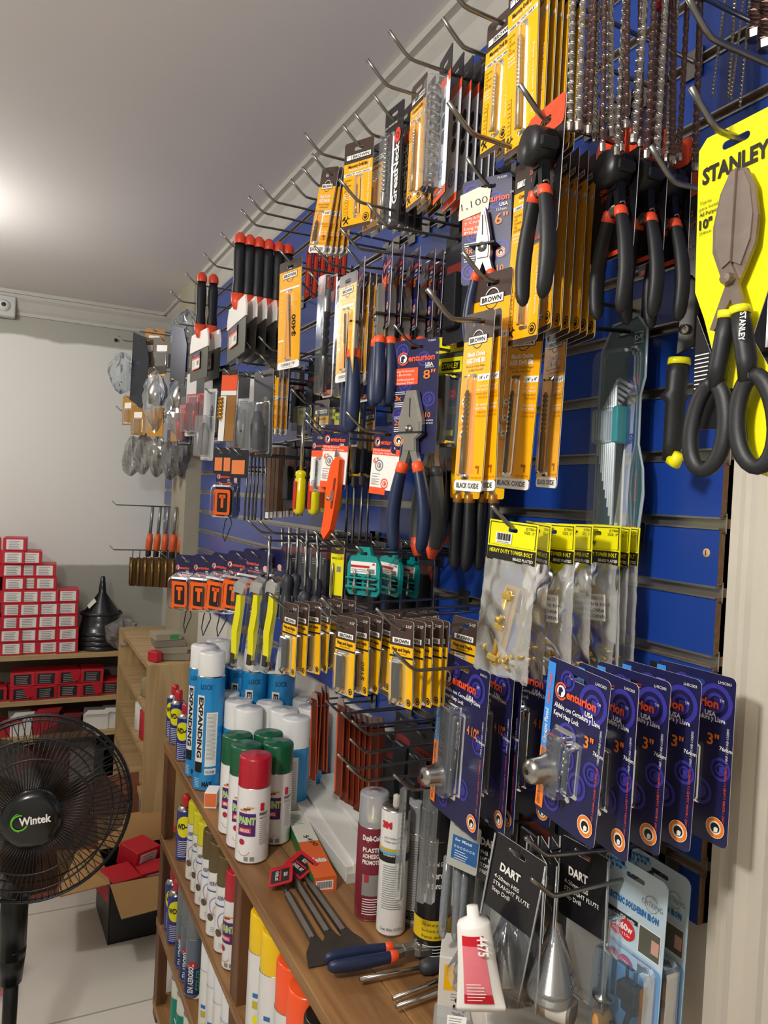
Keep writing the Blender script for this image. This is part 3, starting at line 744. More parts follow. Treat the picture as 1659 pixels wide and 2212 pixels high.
# yellow card with tin snips
root = thing('tin_snips', 'large black handled tin snips strapped on bright yellow card', 'snips', None)
g = G(); a = .036
pts = [(-a, -.115), (-a + .01, -.14), (-a * .2, -.2), (a * .35, -.205), (a * .62, -.27), (a * 1.0, -.275), (a * .95, -.19), (a * .55, -.165), (a * .95, -.125), (a, -.03), (a, .006), (a - .008, .014), (-a + .008, .014), (-a, .006)]
g.slab(pts, [slot_hole(.026, .0035)], .0008, YS, W, YS)
g.slab([(-a - .001, -.232), (a * .3, -.236), (a * .5, -.205), (-a * .2, -.198), (-a * .95, -.135)], [], .0006, BK, W, BK, .001)
g.t('STANLEY', 0, -.025, .0135, K, .062, bold=.04)
g.t('Tijeras', -a + .003, -.042, .0032, K, None, 'l', bold=0); g.t('para metal', -a + .003, -.047, .0032, K, None, 'l', bold=0); g.t('All Purpose', -a + .003, -.052, .0032, K, None, 'l', bold=.02); g.t('10"', -a + .003, -.063, .008, K, None, 'l', bold=.04); g.t('254mm', -a + .003, -.068, .003, K, None, 'l', bold=0)
g.bars(-a + .001, -.170, 9, .016, W, .0035, .0009, -2)
sub(g, 'card', root)
bl = mat('8a7b70', .42, .75, .2, 120)
for sd in (-1, 1):
    g = G(); g.M = Matrix.Translation((-.0, -.012 - (.004 if sd > 0 else 0), -.03)) @ Matrix.Rotation(R(2), 4, 'Y')
    pf = [(0, 0), (.006, -.002), (.014, -.02), (.019, -.05), (.018, -.075), (.009, -.10), (-.002, -.125), (-.015, -.15), (-.019, -.148), (-.004, -.10), (0, -.09)]
    P = [(-sd * a_, b_) for a_, b_ in pf]
    if sd < 0: P = P[::-1]
    g.slab(P, [], .004, bl, bl, bl, 0); 
    P2 = [(-sd * a_ * .8, b_ * .9 - .003) for a_, b_ in pf[:6]] + [(0, -.088)]
    if sd < 0: P2 = P2[::-1]
    g.slab(P2, [], .002, mat('a0938a', .35, .8, .15, 90), y=-.002)
    if sd > 0: g.lathe([(0, -.008), (.005, -.0075), (.006, -.003), (.006, .004)], bl, 8, (0, 0, -.105), 'y', False)
    sub(g, 'blade', root)
    # handle: neck and long closed loop
    g = G(); g.M = Matrix.Translation((0, -.013 - (.003 if sd > 0 else 0), 0))
    x0 = sd * .0125
    neck = [(x0 - sd * .006, 0, -.168), (x0 - sd * .003, 0, -.19), (x0 + sd * .001, 0, -.215), (x0 + sd * .002, 0, -.235)]
    g.tube(neck, [.0088, .0095, .0095, .008], grip_blk, 12, flat=.8)
    cx = x0 + sd * .010; cz = -.272; P = []
    for i in range(29):
        t = 2 * PI * i / 28; P.append((cx + .0165 * math.sin(t) * (1 - .12 * math.cos(t)) - sd * .003 * math.cos(t), 0, cz + .042 * math.cos(t)))
    g.tube(P, .0072, grip_blk, 10, flat=.9)
    hd = sub(g, 'handle', root)
    g = G(); g.M = Matrix.Translation((0, -.013 - (.003 if sd > 0 else 0), 0)); g.tube([(x0 - sd * .0065, 0, -.164), (x0 - sd * .0055, 0, -.171)], [.0098, .0098], YS, 12, flat=.8); 
    if sd > 0:
        g.t('STANLEY', .0135, -.186, .0055, W, .026, 'c', -92, 33, .02)
    sub(g, 'yellow_band', hd)
for c in root.children:
    if c.name.split('.')[0] in ('blade', 'handle'): c.scale = (1.0, .84, .84); c.location = (.012, 0, -.0048)
put(root, 'h30', 1590, yaw=1, lean=-2)
# folding saw card behind it
root = thing('folding_saw', 'black grip tool with yellow ends on dark card left of the snips', 'saw', None, PX(1528, 385, -.05))
root.rotation_euler = (0, R(1), R(-90 - 10))
g = G(); card(g, .06, .016, .2, BK, .008, .02); g.slab(rpts(-.0295, -.012, .0295, .0155, .006), [slot_hole(.021, .004)], .0002, OR, OR, OR, -.0006)
g.t('2', -.02, -.035, .007, OR); g.t('(10")', -.019, -.048, .006, OR); g.ring(-.02, -.06, .0055, .006, OR, 1.5, n=4, a0=45, a1=405); g.t('CAR.', -.02, -.071, .0035, OR); g.t('CR-V', -.02, -.084, .0035, OR)
sub(g, 'card', root)
g = G(); g.slab([(-.016, -.19), (.01, -.185), (.012, -.12), (-.004, -.105), (-.014, -.14)], [], .004, dsteel, y=-.012); g.lathe([(0, -.018), (.005, -.017), (.006, -.012)], steel, 10, (-.004, 0, -.165), 'y'); sub(g, 'blade_arm', root)
g = G(); g.tube([(-.008, -.014, -.20), (-.009, -.014, -.215), (-.010, -.014, -.232), (-.013, -.014, -.238), (-.010, -.014, -.245), (-.010, -.014, -.29), (-.013, -.014, -.31)], [.011, .013, .012, .016, .0115, .011, .009], grip_blk, 12, flat=.8)
hd = sub(g, 'handle', root)
g = G(); g.tube([(-.008, -.014, -.196), (-.008, -.014, -.203)], [.0125, .0135], YS, 12, flat=.8); sub(g, 'yellow_trim', hd); g = G(); g.tube([(-.010, -.015, -.308), (-.002, -.015, -.312), (.004, -.015, -.302)], [.007, .0075, .006], YS, 10); sub(g, 'yellow_end', hd)
# dark pack at the right edge
root = thing('tool_pack', 'dark hanging pack with thin red stripe cut off by right picture edge', 'pack', None, PX(1668, 470, -.03)); root.rotation_euler = (0, 0, R(-90))
g = G(); card(g, .05, .01, .24, mat('242222', .4), .004); g.rect(-.0245, -.118, .0245, -.112, red, 2); sub(g, 'card', root)
g = G(); g.box((0, -.008, -.09), (.03, .014, .1), BK, .003); sub(g, 'tool_body', root)
# hex key set
root = thing('hex_key_set', 'long clear pack of L-shaped hex keys on teal and white card', 'hex keys', None)
TE = mat('154b54', .35, 0, .05, 30, 0, .3); TE2 = mat('1f9fa3', .4)
g = G(); a = .036
P = [(-a, -.262), (a - .003, -.262), (a + .004, -.2), (a + .002, -.17), (a - .006, -.14), (a - .006, -.08), (a, -.06), (a, .0), (a - .014, .016), (-a + .02, .012), (-a + .002, -.02)]
g.slab(P, [rpts(-.010, -.005, .010, .004, .002)[::-1]], .0008, TE, TE, TE)
g.poly([(-a + .03, -.258), (a - .02, -.258), (a - .012, -.07), (a - .022, -.06), (a - .028, -.14)], -L * 1.3, W); g.rect(a - .02, -.258, a - .003, -.243, red, 2); g.t('THT108391', a - .0115, -.252, .0032, W, .014, lay=3, bold=0)
g.t('9pcs', a - .014, -.135, .008, K, .013, 'c', 90, 3, .02); g.t('INDUSTRIAL', a - .004, -.195, .005, red, .035, 'c', 90, 3); g.t('Cr-V', a - .011, -.012, .006, W, .012, lay=3); g.ring(a - .011, -.0095, .0088, .0095, W, 2, n=4, a0=45, a1=405); g.poly([(a - .024, -.06), (a - .008, -.052), (a - .008, -.07)], -L * 2, red)
sub(g, 'card', root)
hs = mat('d4d6d6', .3, .45, .1, 60)
for i in range(9):
    g = G(); x = -a + .012 + i * .0042; zt = -.052 - (8 - i) * .005 - .01; zb_ = -.155 - i * .011; r_ = .0010 + .00016 * i
    arm = .016 + i * .0018; y = -.014 - .0006 * i
    g.tube([(x, y, zb_), (x, y, zt - .004), (x + .0015, y, zt - .001), (x + .004, y, zt), (x + .004 + arm * .8, y, zt - .006 - arm * .25)], r_, hs, 6, False); sub(g, 'hex_key', root)
g = G(); g.box((-a + .028, -.012, -.118), (.044, .02, .044), clear('e8f0f2', .28, .2, .3), .002)
for i in range(8): g.box((-a + .012 + i * .0045, -.0225, -.118), (.001, .0012, .036), mat('cfd8dc', .4))
sub(g, 'key_holder', root); g = G(); g.box((a - .024, -.012, -.118), (.010, .021, .046), TE2, .002); sub(g, 'teal_holder_side', root)
g = blister(-.0, -.258, -.022, .062, .024, clear('dfeaf0', .04, .1, .4, .6), .012); sub(g, 'blister', root)
P2 = [(q[0] * 1.12, q[1] * 1.03 + .001) for q in P]
g = G(); g.slab(P2, [P[::-1]], .0006, clear('dfeaf0', .3, .08, .6), y=-.0004); g.tube([(q[0], -.002, q[1]) for q in P2 + P2[:1]], .0016, clear('dfeaf0', .35, .08, .6), 6); sub(g, 'clear_rim', root)
put(root, 'h26', 1350, yaw=0, lean=-1)
root.location.z -= .0
# masonry cards at top right
om = masonry_card('drill_bit_card', 'bright yellow masonry drill card hanging from topmost hook by ceiling', 'drill bit', None, .155, .055)
put(om, 'h1', 1082, yaw=0, lean=1)
hook('n1', 1072, -75, .29, 'cut off by the top edge, holding bright masonry cards', .0027)
om2 = masonry_card('drill_bit_card', 'bright yellow masonry drill card, frontmost, cut by the top picture edge', 'drill bit', None, .185, .06, bit=.0034)
put(om2, 'n1', 1132, yaw=-4, lean=2, pitch=3)
for i, px in enumerate((1160, 1176, 1190, 1202, 1214, 1226)):
    put(dup(om2, 'bright masonry drill card cut by the top edge, %s in its row' % ORD[i + 1], 'masonry drill cards at the top edge'), 'n1', px, yaw=-10, lean=-1 + .5 * (i % 3))
for i, px in enumerate((1108, 1128)):
    put(dup(om, 'masonry drill card behind the topmost hook card, %s back' % ORD[i + 1]), 'h1', px, yaw=-4, lean=-1)
# concrete cards
oc = masonry_card('drill_bit_card', 'tall yellow concrete drill card behind the first spring pliers', 'drill bit', None, .205, .056, 'Concrete Drill Bit', .003, .1, YB)
put(oc, 'h19', 1150, yaw=2, lean=1, dz=-.014)
for i, px in enumerate((1185, 1206, 1226, 1244, 1262, 1278)):
    q = dup(oc, 'tall yellow concrete drill card, %s behind the spring pliers' % ORD[i + 1], 'tall concrete drill cards'); put(q, 'h19', px, yaw=-14 + 2 * (i % 2), lean=-.5 + .5 * (i % 3), dz=.0)
# long SDS drills
hook('n2', 1225, -150, .30, 'cut off by the top edge, holding long masonry drills', .0027)
sds = [(1232, -.27, 285, 10), (1249, -.27, 285, 10), (1272, -.26, 292, 9), (1285, -.25, 308, 8), (1301, -.25, 330, 8), (1318, -.24, 300, 11), (1331, -.22, 338, 9), (1352, -.22, 280, 9), (1368, -.21, 312, 12), (1396, -.20, 345, 9), (1418, -.19, 345, 10), (1440, -.16, 352, 9), (1452, -.16, 358, 10), (1466, -.14, 350, 8), (1500, -.12, 372, 9), (1262, -.22, 290, 8), (1342, -.17, 330, 9), (1383, -.16, 320, 9), (1408, -.13, 335, 9), (1428, -.12, 340, 9)]
bm1 = mat('a8a29b', .24, 1, .2, 60); bm2 = mat('6b5550', .3, .9, .3, 60)
for i, (px, x, yb, wpx) in enumerate(sds):
    b_ = PX(px, yb, x); D = proj(b_)[2]; r_ = wpx * D / 1620 / 2 * 1.6
    root = thing('masonry_drill_bit', 'long spiral masonry drill bit, %s counted along the hanging bunch' % ORD[i], 'drill bit', 'long masonry drills in the hanging bunch', b_)
    mm_ = bm2 if i % 5 in (2, 4) or i > 12 else bm1
    g = G(); g.M = Matrix.Rotation(R(rnd.uniform(-3, 2)), 4, 'Y') @ Matrix.Rotation(R(rnd.uniform(-2, 2)), 4, 'X'); zt = .2 - .02 * (i % 3)
    g.helix(0, .006, zt - .05 * (i % 3 == 0), r_, mm_, 8, 0, 16, .42, False, 5); sub(g, 'flute', root)
    g2 = G(); g2.M = g.M; g2.lathe([(0, 0), (r_ * .9, .001), (r_ * 1.05, .004), (r_ * 1.05, .008), (r_ * .6, .009)], bm1, 8, smooth=False); sub(g2, 'carbide_tip', root)
    g2 = G(); g2.M = g.M; g2.lathe([(0, zt - .052), (r_ * .85, zt - .05), (r_ * .9, .26), (r_ * 1.2, .262), (r_ * 1.2, .31), (0, .312)], mm_, 10); sub(g2, 'shank', root)
root = thing('drill_holder', 'red plastic holder above the long drill bits at top edge', 'holder', None, PX(1468, -12, -.14)); root.rotation_euler = (0, 0, R(-90))
g = G(); g.box((0, -.006, .012), (.055, .012, .035), mat('a81d2c', .35), .003); g.tube([(.0, -.006, -.006), (.014, -.006, -.012), (.03, -.006, .01)], .003, mat('c2202f', .35)); sub(g, 'holder_body', root)
for i, (px, x, yb, r_, lb) in enumerate(((1538, -.03, 212, .0018, 'leftmost'), (1573, -.03, 212, .0022, 'second'), (1578, -.02, 216, .0018, 'third'), (1598, -.015, 232, .0018, 'rightmost'))):
    root = thing('drill_bit', 'thin bright spiral drill hanging at top right, %s of four' % lb, 'drill bit', 'thin drills at top right', PX(px, yb, x))
    g = G(); g.M = Matrix.Rotation(R((6, 1, 6, 3)[i]), 4, 'Y'); g.helix(0, 0, .12, r_, bm1, 13, 0, 8, .35); sub(g, 'flute', root); g = G(); g.M = Matrix.Rotation(R((6, 1, 6, 3)[i]), 4, 'Y'); g.lathe([(r_ * .8, .118), (r_ * .8, .2), (0, .201)], bm1, 8); sub(g, 'shank', root)
for i, (px, yb) in enumerate(((1632, 88), (1656, 110))):
    root = thing('masonry_drill_bit', 'thick brownish masonry drill at the top right corner, ' + ('left one', 'right one')[i], 'drill bit', None, PX(px, yb, -.10))
    g = G(); g.helix(0, .006, .14, .0088, bm2, 4, 0, 10, .35, False); sub(g, 'flute', root); g = G(); g.lathe([(0, 0), (.008, .001), (.009, .008), (.005, .01)], bm1, 8, smooth=False); sub(g, 'carbide_tip', root)
    g = G(); g.lathe([(.006, .139), (.006, .2), (0, .201)], bm2, 10); sub(g, 'shank', root)
# ================================================================ hasp locks, small hasps, tower bolts
def hasp_lock(name, label, group, size='3"', mm='76mm', w=.098, h=.176, price=None, code='LHSC003'):
    root = thing(name, label, 'hasp lock', group)
    g = G(); top = .012; a = w / 2; zb = card(g, w, top, h, NV, .006, .026)
    for x_, z_, r_ in ((a * .55, -.018, .02), (-a * .15, -.062, .014), (a * .75, -.085, .012), (a * .3, zb + .05, .014), (-a * .45, zb + .022, .013), (-a * .3, -.006, .011)):
        if abs(x_) + r_ < a: swirl(g, x_, z_, r_)
        else: swirl(g, math.copysign(a - r_ - .001, x_), z_, r_)
    sw = .0125
    g.rect(-a + .0005, zb + h * .42, -a + sw, top - .005, SKY, 2); g.rect(-a + .0005, zb + .0055, -a + sw, zb + h * .42, ORB, 2)
    g.t('Acabado Cromado', -a + sw * .66, top - .012, .0058, OR, h * .24, 'r', 90, 3, .015) if 0 else g.t('Acabado Cromado', -a + sw * .66, zb + h * .70, .0052, OR, h * .2, 'l', 90, 3, .015)
    g.t('Chrome Plated', -a + sw * .66, zb + h * .45, .0056, W, h * .22, 'l', 90, 3, .015)
    g.t('CENTURION QUALITY GUARANTEED', -a + sw * .62, zb + .008, .0046, NV, h * .37, 'l', 90, 3, .015); g.t('USA', -a + sw * .95, zb + h * .22, .003, NV, None, 'l', 90, 3)
    centurion(g, -a + sw + .012, -.019, w * .085)
    g.t('Aldaba con Cerradura y Llave', -a + sw + .004, -.037, .0054, W, w * .74, 'l', bold=.02); g.t('Keyed Hasp Lock', -a + sw + .004, -.0455, .0054, W, w * .42, 'l', bold=.02)
    zs = -.062 if h < .2 else -.078
    g.t(size, a * .55, zs, .012, ORB, w * (.14 if len(size) < 3 else .22), bold=.02); g.t(mm, a * .86, zs - .003, .0042, W, w * .15, bold=.01)
    g.t(code, a - .012, .003, .003, W, .015, bold=.0)
    g.t('CONT. 1 ALDABA, 2 LLAVES Y 6 TORNILLOS', a - .0042, zb + h * .14, .0028, OR, h * .34, 'l', 90, 3, 0); g.t('1 HASP, 2 KEYS AND 6 SCREWS', a - .0042, zb + h * .5, .0028, W, h * .2, 'l', 90, 3, 0)
    badge(g, a - .014, zb + .018, .0105)
    sub(g, 'card', root)
    x0 = -a * .22; z1 = -.062 if h < .2 else -.055; z0 = zb + .035; hw = .016
    g = G(); g.box((x0, -.008, (z0 + z1) / 2), (hw * 1.55, .012, z1 - z0), mat('6a6d74', .3, .5), .003)
    sub(g, 'hasp_plate', root)
    if price: 
        g = G(); g.M = Matrix.Translation((x0, -.0142, (z0 + z1) / 2 + .012)); g.t(price, 0, 0, .011, K, .045 if len(price) > 5 else .036, 'c', 90, 1, -.004); sub(g, 'handwritten_price', root)
    g = G(); g.lathe([(0, -.040), (.004, -.040), (.0062, -.0395), (.0115, -.037), (.0130, -.033), (.0135, -.022), (.0165, -.014), (.019, -.006)], steel, 18, (x0 - .006, 0, z0 + .022), 'y'); g.lathe([(0, -.0405), (.0028, -.0404)], K, 8, (x0 - .006, 0, z0 + .022), 'y')
    sub(g, 'lock_cylinder', root)
    g = G(); zz = z0 + .02; 
    for i in range(5): g.tube([(x0 + hw * 1.15, -.006, z1 - .012 - i * .007), (x0 + hw * 1.25 + .001 * (i % 2), -.006, z1 - .022 - i * .007)], .0022, steel, 6)
    g.tube([(x0 + hw * 1.2, -.006, z1 - .05), (x0 + hw * 1.25, -.008, z0 + .02)], .003, dsteel, 6); sub(g, 'screws_and_keys', root)
    sub(blister(x0, z0 - .004, z1 + .004, hw * 1.75, .018, CL, .004), 'blister', root)
    sub(blister(x0 + hw * 1.2, z0 + .004, z1 - .004, hw * .6, .013, CL, .003), 'side_blister', root)
    return root
o = hasp_lock('hasp_lock', 'large navy keyed hasp card marked 4 1/2 inches, frontmost, handwritten 1,200', None, '4 1/2"', '114mm', .118, .215, '$1,200', 'LHSC412')
put(o, 'h58', 1002, yaw=0, lean=2.5)
q = hasp_lock('hasp_lock', 'large navy keyed hasp card, second from the hook tip', None, '4 1/2"', '114mm', .118, .215, None, 'LHSC412')
put(q, 'h58', 1062, yaw=-6, lean=1.5)
for i, (px, s_, yw) in enumerate(((1122, 'third from the hook tip', -3), (1190, 'turned wider, behind the first three inch one', 6), (1262, 'near the board', 0))):
    put(dup(q, 'large navy keyed hasp card, ' + s_), 'h58', min(px, 1200 + 40 * i), x=-.13 + .05 * i, yaw=yw, lean=1)
HK['h58b'] = HK['h58']
o = hasp_lock('hasp_lock', 'navy keyed hasp card marked 3 inches, frontmost, handwritten 950', None, '3"', '76mm', .092, .168, '$950')
y, zr, z, Lx, wh = HK['h59']
o.location = (-.205, y - .065, z + .008); o.rotation_euler = (0, R(4.5), R(-90)); 
q = hasp_lock('hasp_lock', 'navy 3 inch keyed hasp card directly behind the frontmost one', None)
def at3(o, px, py, x, yaw, lean, label=None):
    p = PX(px, py, x); o.location = p; o.rotation_euler = (0, R(lean), R(-90 + yaw))
    if label: o['label'] = label
    return o
at3(o, 1248, 1468, -.20, 0, 4)
at3(q, 1310, 1478, -.165, -6, 1)
at3(dup(q), 1365, 1474, -.13, 3, 1, 'navy 3 inch keyed hasp card, third from the left')
at3(dup(q), 1425, 1470, -.10, 6, 1, 'navy 3 inch keyed hasp card, second from the right, beside the casing')
at3(dup(q), 1500, 1468, -.055, 4, 0, 'navy 3 inch keyed hasp card, rightmost, overlapping the casing')
HK['h59'] = (y, zr, z, Lx, wh)
# small hasp and staple cards
def staple_card(name, label, group, w=.046, h=.112, price=None):
    root = thing(name, label, 'hasp card', group)
    g = G(); top = .012; a = w / 2; zb = card(g, w, top, h, BRN, .004, .016)
    g.rect(-a + .0004, zb + .0005, a - .0004, -.022, YM, 1, 0)
    g.t('2-1/2"', a - .008, .003, .0036, W, .011, bold=.01)
    g.rect(-a + .006, -.0185, a - .005, -.0115, W, 2); g.rect(-a + .0055, -.019, a - .0045, -.011, K, 1.6); g.t('BROWN', .001, -.0175, .0048, K, w * .6, bold=.03)
    g.t('Hasp and Staple', 0, -.0285, .0046, K, w * .78, bold=.035); g.t('Aldaba y Armella', 0, -.0325, .0025, K, w * .5, bold=0)
    g.rect(-a + .0004, -.037, a - .0004, -.0345, K, 1.8)
    g.disc(a - .007, zb + .008, .0045, K, 2); g.ring(a - .007, zb + .008, .0022, .003, YM, 3)
    if price: g.t(price, a - .009, zb + .034, .008, K, .026, 'c', 90, 3.5, 0)
    sub(g, 'card', root)
    g = G(); g.box((-.003, -.005, -.066), (.016, .005, .046), mat('25262a', .3, .7), .001); g.tube([(-.009, -.006, -.088), (-.012, -.008, -.094), (-.004, -.008, -.097), (.002, -.006, -.09)], .0016, dsteel, 6)
    g.box((-.003, -.0078, -.058), (.004, .001, .014), dsteel); sub(g, 'hasp', root)
    sub(blister(-.003, zb + .004, -.040, .023, .010, clear('eef2f4', .10, .06, 1.6), .003), 'blister', root)
    return root
o = staple_card('hasp_card', 'small yellow hasp and staple card, leftmost and lowest-left of the dense row', None)
R3 = random.Random(3)
rows = [('h54', (628, 650, 674, 700, 722, 745), 14, 0), ('h56', (748, 778, 806, 832), 8, 0), ('h57', (868, 892, 912, 930, 944, 1004), 10, 0), ('h55', (760, 790, 822, 850, 880, 905, 930), 4, .012)]
n = 0
pr = staple_card('hasp_card', 'small yellow hasp card with handwritten price 180', None, price='$180')
for key, pxs, yw, dz in rows:
    for j, px in enumerate(pxs):
        lab = 'small yellow hasp card, %s on the wire %s' % (ORD[j], {'h54': 'nearest the yellow knives', 'h56': 'reaching toward the dark empty hooks', 'h57': 'closest to the tower bolt bags', 'h55': 'running along the back of the cluster'}[key])
        if n == 0: q = o; q['label'] = lab
        elif key == 'h56' and j == 1: q = pr
        else: q = dup(o, lab)
        put(q, key, px, yaw=yw + R3.uniform(-9, 9), lean=R3.uniform(-3, 2.5), dz=-dz)
        n += 1
# tower bolt bags
brass = mat('cfae5c', .3, .55, .15, 60); bag = clear('f2f2ee', .22, .16, .9)
def bolt_bag(name, label, w=.072, h=.135, paper=False, seed=1, bar=False):
    r = random.Random(seed)
    root = thing(name, label, 'bolt bag', None)
    g = G(); a = w / 2; top = .010; zb = top - .048
    g.slab(rpts(-a, zb, a, top, .001), [slot_hole(.014, .0026)], .0006, YS, YS, YS)
    g.rect(-a + .0005, zb + .0005, a - .0005, zb + .017, K, 1.2)
    g.t('HEAVY DUTY TOWER BOLT', 0, zb + .010, .0048, YS, w * .88, bold=.02); g.t('BRASS PLATED', a - .003, zb + .0035, .0034, W, w * .4, 'r', bold=.01)
    g.ring(0, 0, 1, 1, K, 2, n=3) if 0 else None
    for q in (rpts(-a + .002, zb + .019, a - .002, top - .002, 0),):
        g.slab(q, [[(p[0] * .975, (p[1] + .014) * .96 - .014) for p in q][::-1]], .0001, K, K, K, -.0006)
    g.t('JSTB01', a - .004, .0025, .0032, K, .013, 'r', bold=0); g.t('SIZE :3"', a - .004, -.0022, .0032, K, .015, 'r', bold=0)
    g.t('Jarvey', -a * .3, -.014, .007, K, .022, bold=.03)
    if bar:
        g.rect(-a + .012, -.0165, -a + .036, -.004, W, 3.2)
        for i in range(16): g.rect(-a + .014 + i * .0013, -.013, -a + .0146 + i * .0013 + .0004 * (i % 3), -.005, K, 4)
        g.t('MADE IN CHINA', -a + .024, -.0158, .0018, K, .018, lay=4, bold=0)
    sub(g, 'header_card', root)
    # wrinkled bag: grid
    g = G(); nx, nz = 12, 18
    for side in (-1, 1):
        vs = []
        for i in range(nz + 1):
            for j in range(nx + 1):
                u = j / nx; v = i / nz; bulge = math.sin(PI * u) * (math.sin(PI * min(1, v * 1.1)) * .8 + .15) * .010
                x_ = (u - .5) * (w * (1.02 + .10 * v)); z_ = zb + .002 - v * h
                y_ = side * bulge + (.0022 * math.sin(u * 9 + v * 7 + seed) + .0015 * math.sin(v * 23 - u * 11 + seed)) * math.sin(PI * u)
                vs.append((x_ + r.uniform(-.001, .001), y_, z_ + (r.uniform(-.003, .003) if i == nz else 0)))
        fs = [(i * (nx + 1) + j, i * (nx + 1) + j + 1, (i + 1) * (nx + 1) + j + 1, (i + 1) * (nx + 1) + j) for i in range(nz) for j in range(nx)]
        if side > 0: fs = [f[::-1] for f in fs]
        g.add(vs, fs, bag, True)
    sub(g, 'bag', root)
    g = G(); g.M = Matrix.Translation((r.uniform(-.01, .008), 0, zb - .026)) @ Matrix.Rotation(R(r.uniform(6, 14)), 4, 'Y')
    ln = h * .74
    g.box((0, 0, -ln / 2), (.021, .0015, ln), brass, 0); g.box((0, -.003, -ln / 2), (.010, .004, ln * .96), brass, .001)
    g.tube([(0, -.006, -.006), (0, -.006, -ln + .006)], .0032, brass, 8); g.lathe([(0, -.016), (.004, -.015), (.004, -.012), (.0022, -.010), (.0022, -.004)], brass, 10, (0, 0, -ln * .4), 'y')
    for i in range(3): g.box((0, -.0065, -ln * (.12 + .38 * i)), (.014, .007, .007), brass, .001)
    sub(g, 'tower_bolt', root)
    g = G()
    for i in range(9):
        x_, z_ = r.uniform(-a * .7, a * .8), zb - h * r.uniform(.72, .93); t = r.uniform(0, PI)
        g.tube([(x_, -.004, z_), (x_ + .008 * math.cos(t), -.003, z_ + .008 * math.sin(t))], [.0022, .0008], brass, 6)
    sub(g, 'screws', root)
    if paper:
        g = G(); g.M = Matrix.Translation((a * .1, -.0125, zb - .052)) @ Matrix.Rotation(R(-3), 4, 'Y'); g.rect(-.024, -.016, .024, .016, W, 1, .001)
        for i, s_ in enumerate(('CREATIVE TRADING CO.', 'DONGMEN N. ROAD', 'NANJING, CHINA', '(MADE IN CHINA)')): g.t(s_, -.022, .009 - i * .0072, .0042, K, None if i else .043, 'l', lay=2, bold=.0)
        sub(g, 'address_sticker', root)
    return root
bags = [(1110, 15, 3, 0, 'frontmost at hook tip, with barcode sticker', 1, 1), (1150, -14, 2, 0, 'second, turned edge on', 2, 0), (1172, 6, 0, 1, 'with a white address sticker, left of two', 3, 0), (1205, -6, -1, 0, 'between the two with address stickers', 4, 0), (1240, 8, -1, 1, 'with a white address sticker, right of two', 5, 0), (1250, -10, 0, 0, 'sixth from the hook tip', 6, 0), (1262, -4, 1, 0, 'seventh from the hook tip', 7, 0), (1272, 4, 1, 0, 'next to the board', 8, 0)]
for px, yw, ln, pa, s_, sd, ba in bags:
    q = bolt_bag('tower_bolt_bag', 'clear bag of brass tower bolt, yellow header, ' + s_, paper=bool(pa), seed=sd, bar=bool(ba)); q['group'] = 'tower bolt bags'
    put(q, 'h62', px, x=max(-.195, -.20 + (px - 1110) / 182 * .185), yaw=yw, lean=ln)
# ================================================================ upper left rows
# blade cards, white and orange
def blade_card(name, label, group, auger=False, h=.185, w=.05):
    root = thing(name, label, 'blade card', group)
    g = G(); a = w / 2; top = .014; zb = card(g, w, top, h, BK, .003, .018, me=BK)
    g.rect(-a + .001, -.030, a - .001, -.017, OR, 1); g.rect(-a + .001, zb + .012, a - .001, -.030, mat('dcdde6', .4), 1); g.rect(-a + .001, zb + .001, a - .001, zb + .012, OR, 1)
    for z in (-.055, -.075, -.095): g.disc(.006, z, .0075, mat('2a2622', .5), 2, .009)
    g.t('6 1/2"', -.004, -.042, .006, OR, .018); swirl(g, .004, zb + .035, .012, mat('7f8fc0', .5), 2)
    sub(g, 'card', root)
    if auger:
        g = G(); g.helix(0, zb + .02, -.03, .009, bitsil, 5, -.012, 12, .35); sub(g, 'auger_bit', root)
        sub(blister(0, zb + .01, -.02, .026, .024, CL), 'blister', root)
    return root
o = blade_card('blade_card', 'white and orange blade card with silver auger bit, frontmost near ceiling', None, True)
put(o, 'h3', 962, yaw=-12, lean=0, dz=.012)
q = blade_card('blade_card', 'white and orange blade card with dark holes', None)
for i, px in enumerate((985, 1004, 1020, 1034, 1048, 1058)): put(q if i == 0 else dup(q), 'h3', px, yaw=-10 + i, lean=0, label='white and orange blade card, %s behind the auger bit card' % ORD[i + 1], dz=.006)
# long yellow cards
o = masonry_card('drill_bit_card', 'dim yellow concrete drill card left of the auger bit card, frontmost', 'drill bit', None, .17, .048, 'Concrete Drill Bit', .003, mb=YB)
put(o, 'h4', 905, yaw=-3, lean=0, dz=.012)
for i, px in enumerate((926, 940, 952)): put(dup(o, 'dim yellow concrete drill card, %s in the row left of the auger bit' % ORD[i + 1]), 'h4', px, yaw=-8, lean=.5 * i, dz=.012)
# great black cards
def neck_card(name, label, group):
    root = thing(name, label, 'drill bit', group)
    g = G(); w, h = .052, .175; a = w / 2; top = .012; zb = card(g, w, top, h, BK, .004, .018, me=BK)
    g.t('GreatNeck', a - .008, zb + .03, .013, W, .088, 'l', 90, 2, .03); g.disc(a - .013, zb + .128, .008, mat('e2402a', .4), 2, .011); g.ring(a - .013, zb + .128, .003, .004, BK, 3)
    g.t('1/2" x 6" MASONRY DRILL', -.006, -.016, .0035, W, .034, bold=0)
    sub(g, 'card', root)
    g = G(); g.helix(-.008, zb + .05, -.035, .0045, bitsil, 6, -.007, 10, .4); g.lathe([(0, zb + .012), (.0042, zb + .012), (.0045, zb + .05)], bitsil, 10, (-.008, -.007, 0)); sub(g, 'drill_bit', root)
    sub(blister(-.008, zb + .006, -.028, .018, .014, CL), 'blister', root)
    return root
o = neck_card('drill_bit_card', 'black twist-bit card with white vertical lettering, frontmost', None); put(o, 'h5', 852, yaw=4, lean=0, dz=.01)
